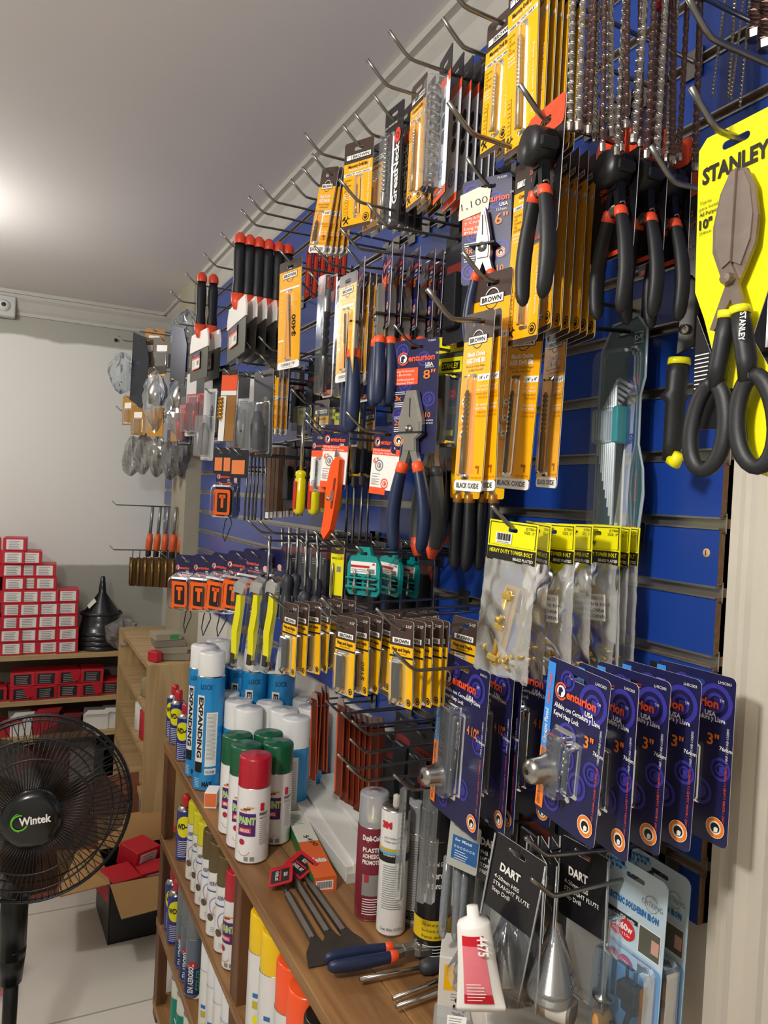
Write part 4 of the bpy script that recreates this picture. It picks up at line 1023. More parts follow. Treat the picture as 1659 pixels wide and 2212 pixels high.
for i, px in enumerate((874, 892, 906)): put(dup(o, 'black twist-bit card with white vertical lettering, %s' % ORD[i + 1]), 'h5', px, yaw=-3 - i, lean=0, dz=.01)
# upright card and follower
o = masonry_card('drill_bit_card', 'upright yellow masonry drill card facing out near ceiling, left of black cards', 'drill bit', None, .135, .058, bit=.0018, mb=YB)
put(o, 'h7', 776, yaw=26, lean=0)
put(dup(o, 'yellow masonry drill card just behind the upright facing one near ceiling'), 'h7', 812, yaw=8, lean=0)
put(dup(o, 'yellow masonry drill card, deepest of three near the ceiling'), 'h7', 826, yaw=0, lean=0)
# leaning black oxide cards
q = oxide_card('drill_bit_card', 'leaning yellow black oxide card near ceiling', 'drill bit', None, .142, .05, '3/8"', .0036, .09)
for i, (px, yw, ln) in enumerate(((712, 14, 13), (724, 6, 11), (733, 0, 9), (742, -3, 4), (752, -6, 3))):
    put(q if i == 0 else dup(q), 'h9', px, yaw=yw, lean=ln, label='leaning yellow drill card with white foot near ceiling, %s' % ORD[i])
# hidden dark stock, then packs added to darken the shaded gaps
def dark_pack(name, label, w, h, c, d=.012, group=None):
    root = thing(name, label, 'tool pack', group)
    g = G(); card(g, w, .012, h, mat(c, .45), .004, .016, me=mat('8a8884', .5)); g.rect(-w * .4, -h * .35, w * .4, -h * .2, mat('7a2a22', .5), 1); g.bars(-w * .35, -h * .45, 6, w * .5, GRY, .004, .001); sub(g, 'card', root)
    g = G(); g.box((0, -d / 2, -h * .55), (w * .5, d, h * .5), mat('2c2d31', .4, .5), .002); sub(g, 'tool_body', root)
    return root
dk = dark_pack('tool_pack', 'dark hanging pack', .06, .16, '24242a')
first = [True]
def darkrow(key, n, x0, x1, lab, dz=0, src=None):
    for i in range(n):
        q = dk if first[0] else dup(dk)
        if src: q = dup(src)
        else: first[0] = False
        put(q, key, x=x0 + (x1 - x0) * i / max(1, n - 1), yaw=rnd.uniform(-8, 8), lean=rnd.uniform(-2, 2), dz=dz, label='dark hanging pack, %s %s' % (ORD[i], lab))
        q['group'] = 'dark packs deep behind the front rows'
darkrow('h5', 4, -.12, -.02, 'behind the white vertical lettering cards', -.03)
darkrow('h21', 6, -.15, -.02, 'deep on the wire below the black twist-bit cards')
darkrow('h20', 5, -.12, -.02, 'deep on the upper long bare wire')
for k_, n_, a_, b_, l_ in (('h22', 4, -.07, -.02, 'behind the edge-on blue pliers'), ('h23', 5, -.14, -.03, 'behind the yellow card priced 400'), ('h41', 5, -.16, -.03, 'below the wide putty knives, left wire'), ('h40', 3, -.10, -.03, 'below the wide putty knives, middle wire'), ('h46', 5, -.12, -.02, 'behind the long steel rods'), ('h33', 4, -.12, -.02, 'behind the half hidden knife card'), ('h52', 4, -.12, -.02, 'behind the teal bit holders'), ('h50', 4, -.10, -.02, 'behind the dark screwdrivers')):  # added dark packs that stand in for the shade between the goods
    darkrow(k_, n_, a_, b_, l_)
# carded pliers on h22, seen edge on
kinds = [('long', 838, -14), ('long', 862, -14), ('diag', 893, -10), ('diag', 925, -10), ('slip', 945, -12), ('slip', 960, -14)]
protos = {}
for i, (kd, px, yw) in enumerate(kinds):
    lab = 'blue handled %s pliers on card seen edge on, %s in the row' % ({'long': 'long-nose', 'diag': 'diagonal', 'slip': 'groove'}[kd], ORD[i])
    if kd in protos: q = dup(protos[kd], lab)
    else: q = protos[kd] = pliers_card('pliers', lab, None, kd, '8"', '200mm', .185, .062, .125, -.045, None, ('Pinza de', 'Corte', 'Diagonal', 'Pliers'))
    put(q, 'h22', px, yaw=yw, lean=0, dz=-.0)
q = dup(protos['long'], 'carded long-nose pliers facing out, rightmost of the edge-on row'); put(q, 'h22', 990, yaw=8, lean=0, dz=.004)
q = pliers_card('pliers', 'slip-joint pliers with long navy handles left of the yellow carbide cards edge', None, 'slip', '10"', '250mm', .235, .055, .10, -.03); put(q, 'h38', 782, yaw=-16, lean=0)
# carbide cards
o = carbide_card('drill_bit_card', 'yellow carbide tip card with thin bit, facing out, handwritten 400', None, None, .20, .066, '$400'); o['category'] = 'drill bit'
put(o, 'h23', 628, yaw=18, lean=-2)
q = carbide_card('drill_bit_card', 'yellow carbide tip card', 'drill bit', None, .172, .056)
HK['h24b'] = (HK['h24'][0] - .05,) + HK['h24'][1:]
for i, px in enumerate((752, 778, 792, 804, 815, 826)):
    p = on('h38', px + 12); k = q if i == 0 else dup(q)
    put(k, 'h38', px + (0 if i == 0 else 14), yaw=6 if i == 0 else -12, lean=0, dz=-.025, label='yellow carbide tip card behind the slip-joint pliers, %s' % ORD[i])
# dark twist bits in sleeves
def sleeve_bit(label):
    root = thing('drill_bit', label, 'drill bit', 'thick dark twist bits in clear sleeves')
    g = G(); g.helix(0, -.125, -.05, .008, mat('2d2e32', .22, .6, .2), 2.6, -.01, 12, .4); g.lathe([(0, -.185), (.007, -.185), (.0075, -.125)], mat('8a8b8e', .25, 1), 12, (0, -.01, 0)); g.lathe([(0, -.01), (.006, -.012), (.008, -.03), (.008, -.05)], steel, 12, (0, -.01, 0)); sub(g, 'bit', root)
    sub(blister(0, -.19, .012, .03, .02, clear('dfe5ea', .03, .08, .3)), 'clear_sleeve', root)
    g = G(); g.rect(-.013, -.03, .013, -.012, mat('8c1f1c', .5), -1); g.rect(-.013, -.19, .013, -.18, OR, -1); sub(g, 'label', root)
    return root
q = None
for i, px in enumerate((690, 702, 714, 726, 738, 750)):
    k = sleeve_bit('') if q is None else dup(q); q = q or k
    put(k, 'h36' if i < 0 else 'h24', px + 8, yaw=6 - 3 * i, lean=0, label='thick dark twist bit in clear sleeve, %s' % ORD[i], dz=-.03)
    k.location.x = -.24 + i * .035
# red handled saw blades above them
for i in range(6):
    root = thing('saw_blade', 'dull red hanging blade above the twist bits, %s from the left' % ORD[i].replace('frontmost', 'first'), 'saw blade', 'dull red blades', PX(668 + i * 15, 545, -.14 + .012 * i)); root.rotation_euler = (0, R(2), R(-80))
    g = G(); g.slab(rpts(-.011, -.10, .011, .01, .004), [], .003, mat('a8301f', .45), mat('5a1a14', .5)); sub(g, 'blade_body', root)
    g = G(); g.rect(-.004, -.09, .004, -.01, mat('d94a30', .4), 1); sub(g, 'stripe', root)
# wide knives
def knife(label):
    root = thing('putty_knife', label, 'putty knife', None)
    g = G(); g.tube([(0, 0, .012), (0, 0, -.01), (0, 0, -.04), (0, 0, -.075), (0, 0, -.098), (0, 0, -.112)], [.010, .0135, .0135, .012, .0145, .011], grip_blk, 12, flat=.75); hd = sub(g, 'handle', root)
    g = G(); g.lathe([(.0, .034), (.006, .033), (.012, .026), (.0135, .014), (.0125, .008)], mat('e5492c', .4), 14); sub(g, 'end_cap', hd)
    g = G(); g.tube([(0, 0, -.104), (0, 0, -.125), (0, 0, -.14)], [.016, .0145, .009], mat('f0532c', .4), 12, flat=.6); sub(g, 'collar', hd)
    g = G(); ms = mat('56564c', .35, .75, .1, 30); g.slab([(-.085, -.25), (.085, -.25), (.088, -.155), (.075, -.13), (.02, -.125), (-.02, -.125), (-.075, -.13), (-.088, -.155)], [], .0015, ms); g.slab([(-.0885, -.172), (.0885, -.172), (.0885, -.15), (.076, -.1245), (-.076, -.1245), (-.0885, -.15)], [], .004, W, y=-.002)
    sub(g, 'blade', root)
    g = G(); g.M = Matrix.Translation((-.02, -.0025, 0)); g.rect(-.038, -.222, .038, -.175, W, 1, .001); g.rect(-.038, -.19, .038, -.175, NV, 2); g.rect(-.038, -.195, .038, -.19, OR, 2); g.rect(-.038, -.222, .038, -.219, OR, 2); g.t('enturion', 0, -.187, .008, OR, .04, lay=3); g.bars(-.034, -.2, 5, .03, GRY, .004, .001)
    for i in range(9): g.rect(.012 + i * .002, -.212, .013 + i * .002, -.2, K, 3)
    sub(g, 'sticker', root)
    return root
q = knife('wide putty knife with black handle and orange cap, leftmost of six')
for i, px in enumerate((518, 539, 559, 580, 602, 622)):
    k = q if i == 0 else dup(q, 'wide black handled putty knife, %s of six from the left' % ORD[i]); put(k, 'h15', px, yaw=-2, lean=-1, dz=.004)
for i, px in enumerate((436, 461)):
    k = dup(q, 'wide black handled putty knife, %s of the far pair' % ('left', 'right')[i]); put(k, 'h17', px, yaw=6, lean=-1, dz=.004); k.scale = (.8, 1, 1)
# ================================================================ middle left
o = oxide_card('drill_bit_card', 'short yellow black oxide card facing out, left of the yellow screwdrivers', 'drill bit', None, .155, .05, '9/64"', .0016, .06)
put(o, 'h42', 588, yaw=22, lean=1)
for i, px in enumerate((606, 618)): put(dup(o, 'short yellow black oxide card, %s behind the facing one' % ORD[i + 1]), 'h42', px, yaw=-4, lean=0)
for i, (px, x) in enumerate(((640, -.16), (655, -.12), (668, -.08), (630, -.05))):
    put(dup(om, 'yellow masonry drill card above the yellow screwdrivers, %s' % ORD[i]), 'h45', x=x, yaw=10 - 5 * i, lean=0, dz=.0)
# utility knife
root = thing('utility_knife', 'bright orange utility knife on white and navy card marked 6 inches', 'utility knife', None)
def util_card(root):
    g = G(); w, h = .060, .105; a = w / 2; top = .012; zb = card(g, w, top, h, NV, .004, .018)
    g.rect(-a + .0006, zb + .008, a - .0006, -.030, W, 1); g.rect(-a + .0006, -.032, a - .0006, -.022, OR, 1.4); g.rect(-a + .0006, zb + .0006, a * .2, zb + .011, OR, 2); centurion(g, -a + .011, -.012, .0062, False)
    g.t('Navaja Retractil', -a + .003, -.026, .0033, W, w * .6, 'l', bold=0); g.t('Retractable Utility Knife', -a + .003, -.0305, .0033, W, w * .8, 'l', bold=0)
    g.t('6"', -a + .010, -.045, .009, OR, .011); swirl(g, -a + .018, -.048, .009, GRY, 2); g.bars(-a + .004, -.062, 5, .018, GRY, .004, .001); g.rect(-a + .004, zb + .016, -a + .014, zb + .024, mat('d9c9c4', .5), 2); swirl(g, a * .1, zb + .018, .008, OR, 2)
    sub(g, 'card', root)
    return zb
util_card(root)
g = G(); OK_ = mat('ff5a1e', .35, 0, .03); g.M = Matrix.Translation((.013, -.008, -.04)) @ Matrix.Rotation(R(3), 4, 'Y')
P = [(.004, 0), (.012, -.004), (.015, -.05), (.013, -.09), (.010, -.12), (-.002, -.138), (-.010, -.128), (-.008, -.09), (-.011, -.05), (-.006, -.012)]
g.slab([(x_, z_) for x_, z_ in P][::-1], [], .012, OK_, OK_, OK_, -.006); kb = sub(g, 'knife_body', root)
g = G(); g.M = Matrix.Translation((.013, -.0145, -.04)) @ Matrix.Rotation(R(3), 4, 'Y'); g.box((.008, 0, -.06), (.004, .0012, .05), mat('7a2f18', .5)); g.box((.008, -.001, -.065), (.006, .003, .016), steel); g.lathe([(0, -.0015), (.0035, -.001), (.0035, .001)], steel, 10, (-.002, 0, -.07), 'y'); sub(g, 'slider', kb)
g = G(); g.M = Matrix.Translation((.013, -.008, -.04)) @ Matrix.Rotation(R(3), 4, 'Y'); g.slab([(-.006, -.002), (.004, 0), (-.005, .014)], [], .001, steel); sub(g, 'blade', root)
put(root, 'h34', 728, yaw=22, lean=3)
q = thing('utility_knife_card', 'white and navy 6 inch knife card left of the blue handles, half hidden', 'utility knife', None); util_card(q); put(q, 'h33', 838, yaw=18, lean=4)
root = thing('drill_bit_card', 'small white drill bit card just left of the orange utility knife', 'drill bit', None)
g = G(); w, h = .042, .105; a = w / 2; zb = card(g, w, .012, h, NV, .003, .014); g.rect(-a + .0005, zb + .008, a - .0005, -.03, W, 1); g.rect(-a + .0005, -.033, a - .0005, -.022, OR, 1.4); g.rect(-a + .0005, zb + .0005, a - .0005, zb + .01, OR, 1.4); centurion(g, -a + .008, -.014, .0042, False); swirl(g, -a * .5, -.08, .007, GRY, 2); g.disc(a * .6, -.045, .003, orange, 2); g.disc(a * .6, -.055, .003, K, 2); sub(g, 'card', root)
g = G(); g.helix(0, -.068, -.038, .0022, K, 4, -.005, 8); g.lathe([(0, -.088), (.002, -.088), (.002, -.068)], steel2, 8, (0, -.005, 0)); sub(g, 'drill_bit', root); sub(blister(0, -.09, -.036, .011, .008), 'blister', root)
put(root, 'h35', 692, yaw=18, lean=1)
# yellow screwdrivers
yt = clear('f4e400', .42, .05, .3); yh = mat('e8d800', .12, 0, .1, 30, 0, .6)
root0 = None
for i, (px, x) in enumerate(((650, -.20), (681, -.18), (707, -.14), (728, -.10))):
    lab = 'screwdriver with clear yellow handle, %s from the left' % ORD[i].replace('frontmost', 'first')
    if root0 is None:
        root = root0 = thing('screwdriver', lab, 'screwdriver', None)
        g = G(); n = 18; rings = []
        for z, r_ in ((0, .006), (-.003, .0105), (-.010, .0115), (-.014, .009), (-.018, .0115), (-.075, .0125), (-.084, .011), (-.088, .006)):
            rings.append(([(r_ * (1 - .10 * (k % 3 == 0)) * math.cos(2 * PI * k / n), r_ * (1 - .10 * (k % 3 == 0)) * math.sin(2 * PI * k / n)) for k in range(n)], z))
        g.loft(rings[::-1], yh, 'z', True, True); hd = sub(g, 'handle', root); g = G(); g.box((0, -.0125, -.05), (.009, .0012, .055), mat('c8321e', .4)); sub(g, 'red_stripe', hd)
        g = G(); g.tube([(0, 0, .105), (0, 0, 0)], .0032, steel, 8); g.slab([(-.004, .1), (.004, .1), (.003, .118), (-.003, .118)], [], .0012, steel); sub(g, 'shaft', root)
    else: root = dup(root0, lab)
    root.location = PX(px, 1016, x); root.rotation_euler = (0, R(1 - i), R(-70))
root = thing('tool_holder', 'black plastic rail gripping the yellow screwdrivers by their shafts', 'holder', None, PX(668, 960, -.16)); root.rotation_euler = (0, 0, R(-48))
g = G(); g.box((0, 0, 0), (.06, .012, .012), BK, .002); g.box((-.035, 0, -.002), (.012, .02, .016), BK, .003); sub(g, 'rail', root)
# small boxed cutters with yellow tags
for i, (px, py, x) in enumerate(((722, 905, -.14), (762, 912, -.11), (660, 905, -.12), (690, 900, -.09))):
    root = thing('cutter_pack', 'small black cutter pack with yellow tag, %s' % ('facing out above the orange knife', 'behind the blue slip-joint handle', 'leftmost above the screwdrivers', 'second from left above the screwdrivers')[i], 'cutter', None, PX(px, py - 45, x)); root.rotation_euler = (0, 0, R(-66))
    g = G(); card(g, .045, .01, .10, BK, .003, .014, me=BK); g.rect(-.0215, -.062, .0215, -.022, YS, 1); g.t('STANLEY', 0, -.036, .0075, K, .036, bold=.03); g.disc(.012, -.055, .004, K, 2); g.disc(.012, -.055, .003, YS, 2.5); g.rect(-.006, -.058, .004, -.042, K, 2); sub(g, 'card', root)
    sub(blister(0, -.088, -.02, .04, .018), 'blister', root)
# long rods and strips
for i in range(8):
    root = thing('steel_rod', 'long thin steel rod, %s in the far middle bunch' % ORD[i].replace('frontmost', 'first'), 'rod', 'long thin rods', PX(536 + i * 8, 985, -.16 + .01 * i)); a = R(rnd.uniform(-1.5, 1.5))
    g = G(); g.tube([(0, 0, 0), (.17 * math.sin(a), 0, -.17)], .0028, steel2, 8); sub(g, 'rod', root); g = G(); g.lathe([(.0028, 0), (.005, .004), (.005, .02), (0, .021)], dsteel, 8); sub(g, 'socket', root)
for i in range(9):
    root = thing('blade_strip', 'brownish hanging blade strip, %s beside the yellow screwdrivers' % ORD[i].replace('frontmost', 'first'), 'blade', 'brown blade strips', PX(582 + i * 9, 975, -.15 + .012 * i)); root.rotation_euler = (0, R(rnd.uniform(-1, 1)), R(-70 + rnd.uniform(-10, 10)))
    g = G(); g.slab(rpts(-.009, -.165, .009, .01, .003), [], .002, mat('7d5a44', .35, .4), mat('a08a78', .4, .5)); sub(g, 'strip', root); g = G(); g.rect(-.008, -.165, .008, -.15, W, 1); sub(g, 'foot_label', root)
for i, (px, py, x, c1) in enumerate(((716, 975, -.10, 0), (786, 985, -.08, 1), (800, 990, -.06, 2), (770, 985, -.12, 3), (755, 985, -.06, 4))):
    root = thing('clamp_tool', 'dark long tool with steel shaft behind the utility knife, %s' % ORD[i].replace('frontmost', 'first'), 'tool', 'dark long tools', PX(px, py, x))
    g = G(); g.box((0, 0, -.01), (.014, .014, .05), BK, .003); g.box((0, 0, -.05), (.012, .012, .02), mat('3a3a3c', .4), .002); sub(g, 'head', root); g = G(); g.tube([(0, 0, -.05), (0, 0, -.17)], .003, steel2, 8); sub(g, 'shaft', root)
# clamshell pliers with yellow top
root = thing('pliers', 'tall clamshell with yellow top holding grey pliers, paper tag marked 80', 'pliers', None, PX(970, 742, -.13)); root.rotation_euler = (0, R(2), R(-90 + 10))
g = G(); w, h = .07, .17; a = w / 2; zb = card(g, w, .012, h, mat('4b4d48', .4), .006, .022, me=mat('9a9a96', .3)); g.rect(-a + .001, -.045, a - .001, -.022, YS, 1.2); g.rect(-.012, -.041, a - .006, -.028, K, 2); g.t('STANLEY', .008, -.0385, .0085, YS, .036, lay=3); g.slab(rpts(-a + .001, -.014, a - .001, .0112, .004), [slot_hole(.023, .004)], .0002, YS, YS, YS, -.0006)
g.disc(.016, -.078, .009, red, 2); g.t('7"', .016, -.077, .004, W, lay=3); g.t('177', .016, -.083, .004, W, lay=3); g.rect(.006, zb + .018, .024, zb + .026, YS, 2); sub(g, 'card', root)
g = G(); g.M = Matrix.Translation((0, -.024, 0)); g.slab([(-.04, -.165), (-.002, -.168), (.004, -.135), (-.022, -.128), (-.038, -.13)], [], .0004, mat('e9e1bf', .8, 0, .1, 60)); g.t('$80', -.016, -.153, .013, mat('b03a20', .5), .03, 'c', 4, 2, -.004); sub(g, 'price_tag', root)
pliers(root, 'lineman', .235, mat('55595a', .5), mat('3c3f40', .5), -.006, -.085, -.013, .9); g = G(); g.M = Matrix.Translation((-.006, -.013, -.085)); [g.tube([(s_ * .0200, 0, -.214), (s_ * .0185, 0, -.228), (s_ * .017, 0, -.243)], [.0118, .0118, .006], OR, 10, flat=.8) for s_ in (-1,)]; sub(g, 'handle_tip', root); g = G(); g.M = Matrix.Translation((-.006, -.013, -.085)); g.tube([(.0200, 0, -.214), (.0185, 0, -.228), (.017, 0, -.243)], [.0118, .0118, .006], OR, 10, flat=.8); sub(g, 'handle_tip', root); sub(blister(0, zb + .004, -.05, .062, .022, clear('e0e4e4', .10, .06, .6), .008), 'blister', root)
for i, px in enumerate((985, 1000)): q = dup(root, 'clamshell of grey and orange handled pliers, %s behind the 80 tag one' % ORD[i + 1]); q.location = PX(px - 6, 745, -.10 + .035 * i)
# copper collared black pliers
cg = mat('b9813a', .35, .5)
for i, (px, x) in enumerate(((1010, -.10), (1062, -.07))):
    lab = 'black handled pliers with copper collars below the black oxide cards, %s' % ('left', 'right')[i]
    if i == 0: root = pr1 = thing('pliers', lab, 'pliers', None); pliers(root, 'lineman', .21, grip_blk, cg, 0, .0, 0, .55); g = G(); card(g, .06, .02, .12, YM, .004, .02); sub(g, 'card', root)
    else: root = dup(pr1, lab)
    root.location = PX(px, 935, x) ; root.rotation_euler = (0, R(0), R(-75))
# ================================================================ lower left rows
def screwdriver(label, blue=False, hl=.10, sl=.09):
    root = thing('screwdriver', label, 'screwdriver', 'dark handled screwdrivers')
    mg = mat('33363c', .5, 0, .05); g = G()
    g.lathe([(0, -sl - hl), (.008, -sl - hl + .002), (.0125, -sl - hl + .02), (.0125, -sl - hl * .5), (.009, -sl - hl * .28), (.0125, -sl - hl * .12), (.010, -sl), (.004, -sl + .004), (0, -sl + .005)], mg, 14); hd = sub(g, 'handle', root)
    g = G(); 
    for k in range(4):
        a = k * PI / 2; g.box((.0115 * math.cos(a), .0115 * math.sin(a), -sl - hl * .65), (.004, .004, hl * .5), mat('2f5f9a' if blue else '6a7078', .45), .001)
    sub(g, 'grip_inlay', hd)
    g = G(); g.tube([(0, 0, .01), (0, 0, -sl)], .0032, steel, 8); sub(g, 'shaft', root)
    return root
s0 = screwdriver('', True); s1 = screwdriver('')
for i, (px, py, x, bl_) in enumerate(((583, 1168, -.22, 1), (626, 1150, -.20, 0), (644, 1150, -.18, 0), (664, 1156, -.17, 0), (686, 1160, -.15, 0), (662, 1180, -.21, 0), (687, 1190, -.19, 0), (610, 1150, -.14, 0))):
    q = (s0 if i == 0 else dup(s0)) if bl_ else (s1 if i == 1 else dup(s1))
    q.location = PX(px, py, x); q.rotation_euler = (R(rnd.uniform(-2, 2)), R(rnd.uniform(-2, 2)), i); q['label'] = 'screwdriver with %s handle hanging above the small hasp cards, %s' % ('dark blue' if bl_ else 'grey and black', ('leftmost', 'second', 'third', 'fourth', 'rightmost', 'lower, front left', 'lower, front right', 'deepest left')[i])
for i in range(5):
    root = thing('screwdriver_pack', 'dark screwdriver pack with white code, %s behind the screwdrivers' % ORD[i].replace('frontmost', 'first'), 'screwdriver', 'dark screwdriver packs', PX(618 + 22 * i, 1168, -.10)); root.rotation_euler = (0, 0, R(-62))
    g = G(); card(g, .03, .01, .11, mat('1c1d22', .35), .003, .012, me=mat('55565a', .4)); g.rect(-.012, -.03, .012, -.015, mat('a01f24', .4), 1); g.bars(-.010, -.04, 4, .016, W, .004, .0012); sub(g, 'card', root); sub(blister(0, -.098, -.005, .026, .014), 'blister', root)
# yellow bit card
root = thing('drill_bit_card', 'bright yellow narrow card with single dark bit left of teal holders', 'drill bit', None, PX(730, 1182, -.18)); root.rotation_euler = (0, 0, R(-90 + 24))
g = G(); card(g, .032, .012, .105, YS, .002, .012); g.slab(rpts(-.0155, -.012, .0155, .0115, .002), [slot_hole(.013, .004)], .0002, BRN, BRN, BRN, -.0006); g.t('MODEL SL-150', 0, -.022, .0035, K, .024); g.rect(-.015, -.093, .015, -.088, BRN, 1); g.rect(.0, -.045, .010, -.035, GRY, 1); sub(g, 'card', root)
g = G(); g.lathe([(0, -.095), (.003, -.093), (.0036, -.05), (.002, -.03), (0, -.028)], bitsil, 8, (-.006, -.005, 0)); sub(g, 'bit', root)
# teal bit holders
TL = mat('0d8f8a', .35, 0, .04, 30, 0, .3)
def teal(label):
    root = thing('bit_holder', label, 'bit holder', 'teal plastic bit holders')
    g = G(); P = [(-.026, -.062), (.026, -.062), (.031, -.055), (.031, -.018), (.024, -.004), (.014, -.002), (.011, .010), (-.011, .010), (-.014, -.002), (-.024, -.004), (-.031, -.018), (-.031, -.055)]
    H = [slot_hole(.014, .0025)[::1], rpts(-.026, -.055, -.002, -.034, .002)[::-1], rpts(.002, -.055, .026, -.034, .002)[::-1]]
    g.slab(P, H, .006, TL); g.rect(-.030, -.045, .030, -.043, TL, 1); g.box((0, -.004, -.050), (.058, .006, .004), TL, .001); g.box((0, -.004, -.0365), (.058, .006, .003), TL, .001); sub(g, 'frame', root)
    g = G(); g.rect(-.024, -.030, .024, -.012, W, 1); g.rect(-.024, -.021, .012, -.0175, red, 2); g.bars(-.022, -.0245, 2, .03, GRY, .0028, .001); 
    for i in range(9): g.rect(.008 + i * .0016, -.029, .0088 + i * .0016, -.022, K, 3)
    g.poly([(.016, -.016), (.023, -.016), (.02, -.0125)], -L * 2, red); sub(g, 'label', root)
    for x_ in (-.013, .013):
        g = G(); g.lathe([(0, -.060), (.0034, -.058), (.0034, -.046), (.002, -.042), (.002, -.034), (.003, -.030), (.001, -.024), (0, -.0235)], steel, 10, (x_, -.004, 0)); sub(g, 'screwdriver_bit', root)
    return root
q = teal('')
for i, (px, x) in enumerate(((786, -.20), (842, -.13), (880, -.07))): k = q if i == 0 else dup(q); put(k, 'h53', x=x, yaw=(26, 8, 6)[i], lean=(-1, 2, 3)[i], dz=-.0, label='teal plastic bit holder with white label, %s' % ('frontmost', 'middle', 'rearmost')[i]); k.location = PX(px, (1196, 1200, 1206)[i], x); k.scale = (1.1, 1.1, 1.1)
# tape measures in clamshells
def tape(label):
    root = thing('tape_measure', label, 'tape measure', None)
    g = G(); w, h = .078, .11; a = w / 2; card(g, w, .014, h, NV, .012, .018, me=mat('8a88a0', .4)); g.rect(-a * .9, -.040, a * .25, -.028, OR, 1); centurion(g, -a * .75, -.016, .0055, False); g.disc(a * .6, -.022, .0055, mat('e8b8a8', .5), 1); g.t('5m', a * .6, -.045, .007, OR); sub(g, 'card', root)
    OT = mat('ff6a1a', .38, 0, .03); body = []
    g = G(); pf = rpts(-.028, -.105, .028, -.045, .014, 5)
    g.loft([([(p[0] * .92, p[1]) for p in pf], -.022), (pf, -.019), (pf, .019), ([(p[0] * .92, p[1]) for p in pf], .022)][::1], BK, 'y', True, False); b_ = sub(g, 'body', root)
    g = G(); g.slab(rpts(-.030, -.110, -.020, -.046, .004), [], .038, OT, y=-.019); g.slab(rpts(-.0305, -.09, -.0195, -.052, .003), [], .018, BK, y=-.009); g.rect(-.024, -.104, .024, -.046, OT, 64, .006); g.rect(-.016, -.098, .016, -.054, BK, 65, .004); g.rect(-.010, -.066, .010, -.058, OT, 66); g.rect(-.004, -.088, .004, -.060, OT, 66); sub(g, 'orange_shell', b_)
    g = G(); P = [(.01, 0, -.10), (.02, -.004, -.125), (.012, -.01, -.15), (.0, -.004, -.165), (-.012, .004, -.15), (-.008, .006, -.12), (.008, 0, -.104)]; g.tube(P, .0013, BK, 6); sub(g, 'wrist_strap', root)
    g = G(); g.loft([(rpts(-a, -.112, a, -.026, .012), .0), (rpts(-a + .002, -.110, a - .002, -.036, .012), -.024), (rpts(-a + .005, -.107, a - .005, -.040, .012), -.027)], clear('dfe4ea', .10, .07, .8), cap=False); sub(g, 'blister', root)
    return root
q = None
HK['t1'] = (HK['t1'][0],) + HK['t1'][1:]
for i, (px, py, x) in enumerate(((405, 1212, -.30), (447, 1212, -.275), (487, 1210, -.25), (524, 1206, -.225), (556, 1202, -.20), (586, 1200, -.17))):
    k = tape('') if q is None else dup(q); q = q or k
    k.location = PX(px, py, x); k.rotation_euler = (0, R(rnd.uniform(-2, 3)), R(-90 + 34 + rnd.uniform(-5, 5))); k['label'] = 'carded black and orange tape measure, %s in the far row' % ORD[i].replace('frontmost', 'leftmost'); k.scale = (1.12,) * 3
q = dup(q, 'carded black and orange tape measure hanging higher by the steel rods'); q.location = PX(494, 1015, -.2); q.rotation_euler = (0, 0, R(-50)); q.scale = (1, 1, 1.15)
# snap knives
def snap(label):
    root = thing('snap_knife', label, 'knife', None)
    g = G(); P = [(-.004, 0), (.006, 0), (.010, -.03), (.008, -.07), (.013, -.11), (.009, -.13), (.001, -.13), (.001, -.11), (-.005, -.07), (-.003, -.03)]
    g.slab(P[::-1], [], .012, mat('f2ea1c', .3), y=-.012); b_ = sub(g, 'body', root); g = G(); g.slab([(.001, -.112), (.011, -.112), (.010, -.132), (.002, -.132)][::-1], [], .014, mat('3b3a30', .4), y=-.013); sub(g, 'end_cap', b_)
    g = G(); g.slab([(-.001, .0), (.004, 0), (.001, .03)][::1], [], .001, steel, y=-.006); sub(g, 'blade', root)
    g = G(); g.loft([(rpts(-.013, -.145, .021, .034, .008), .002), (rpts(-.012, -.143, .020, .026, .008), -.014), (rpts(-.009, -.140, .017, .006, .006), -.017)], clear('eef0e0', .08, .07, .4), cap=False); sub(g, 'blister', root)
    return root
q = snap('')
for i, px in enumerate((524, 560, 594)):
    k = q if i == 0 else dup(q); p = PX(px, 1285, -.25 + .02 * i); k.location = p; k.rotation_euler = (0, R(7), R(-62)); k['label'] = 'yellow snap knife in clear shell above the white can caps, %s' % ('left', 'middle', 'right')[i]; k.scale = (1.3, 1.1, 1.15)
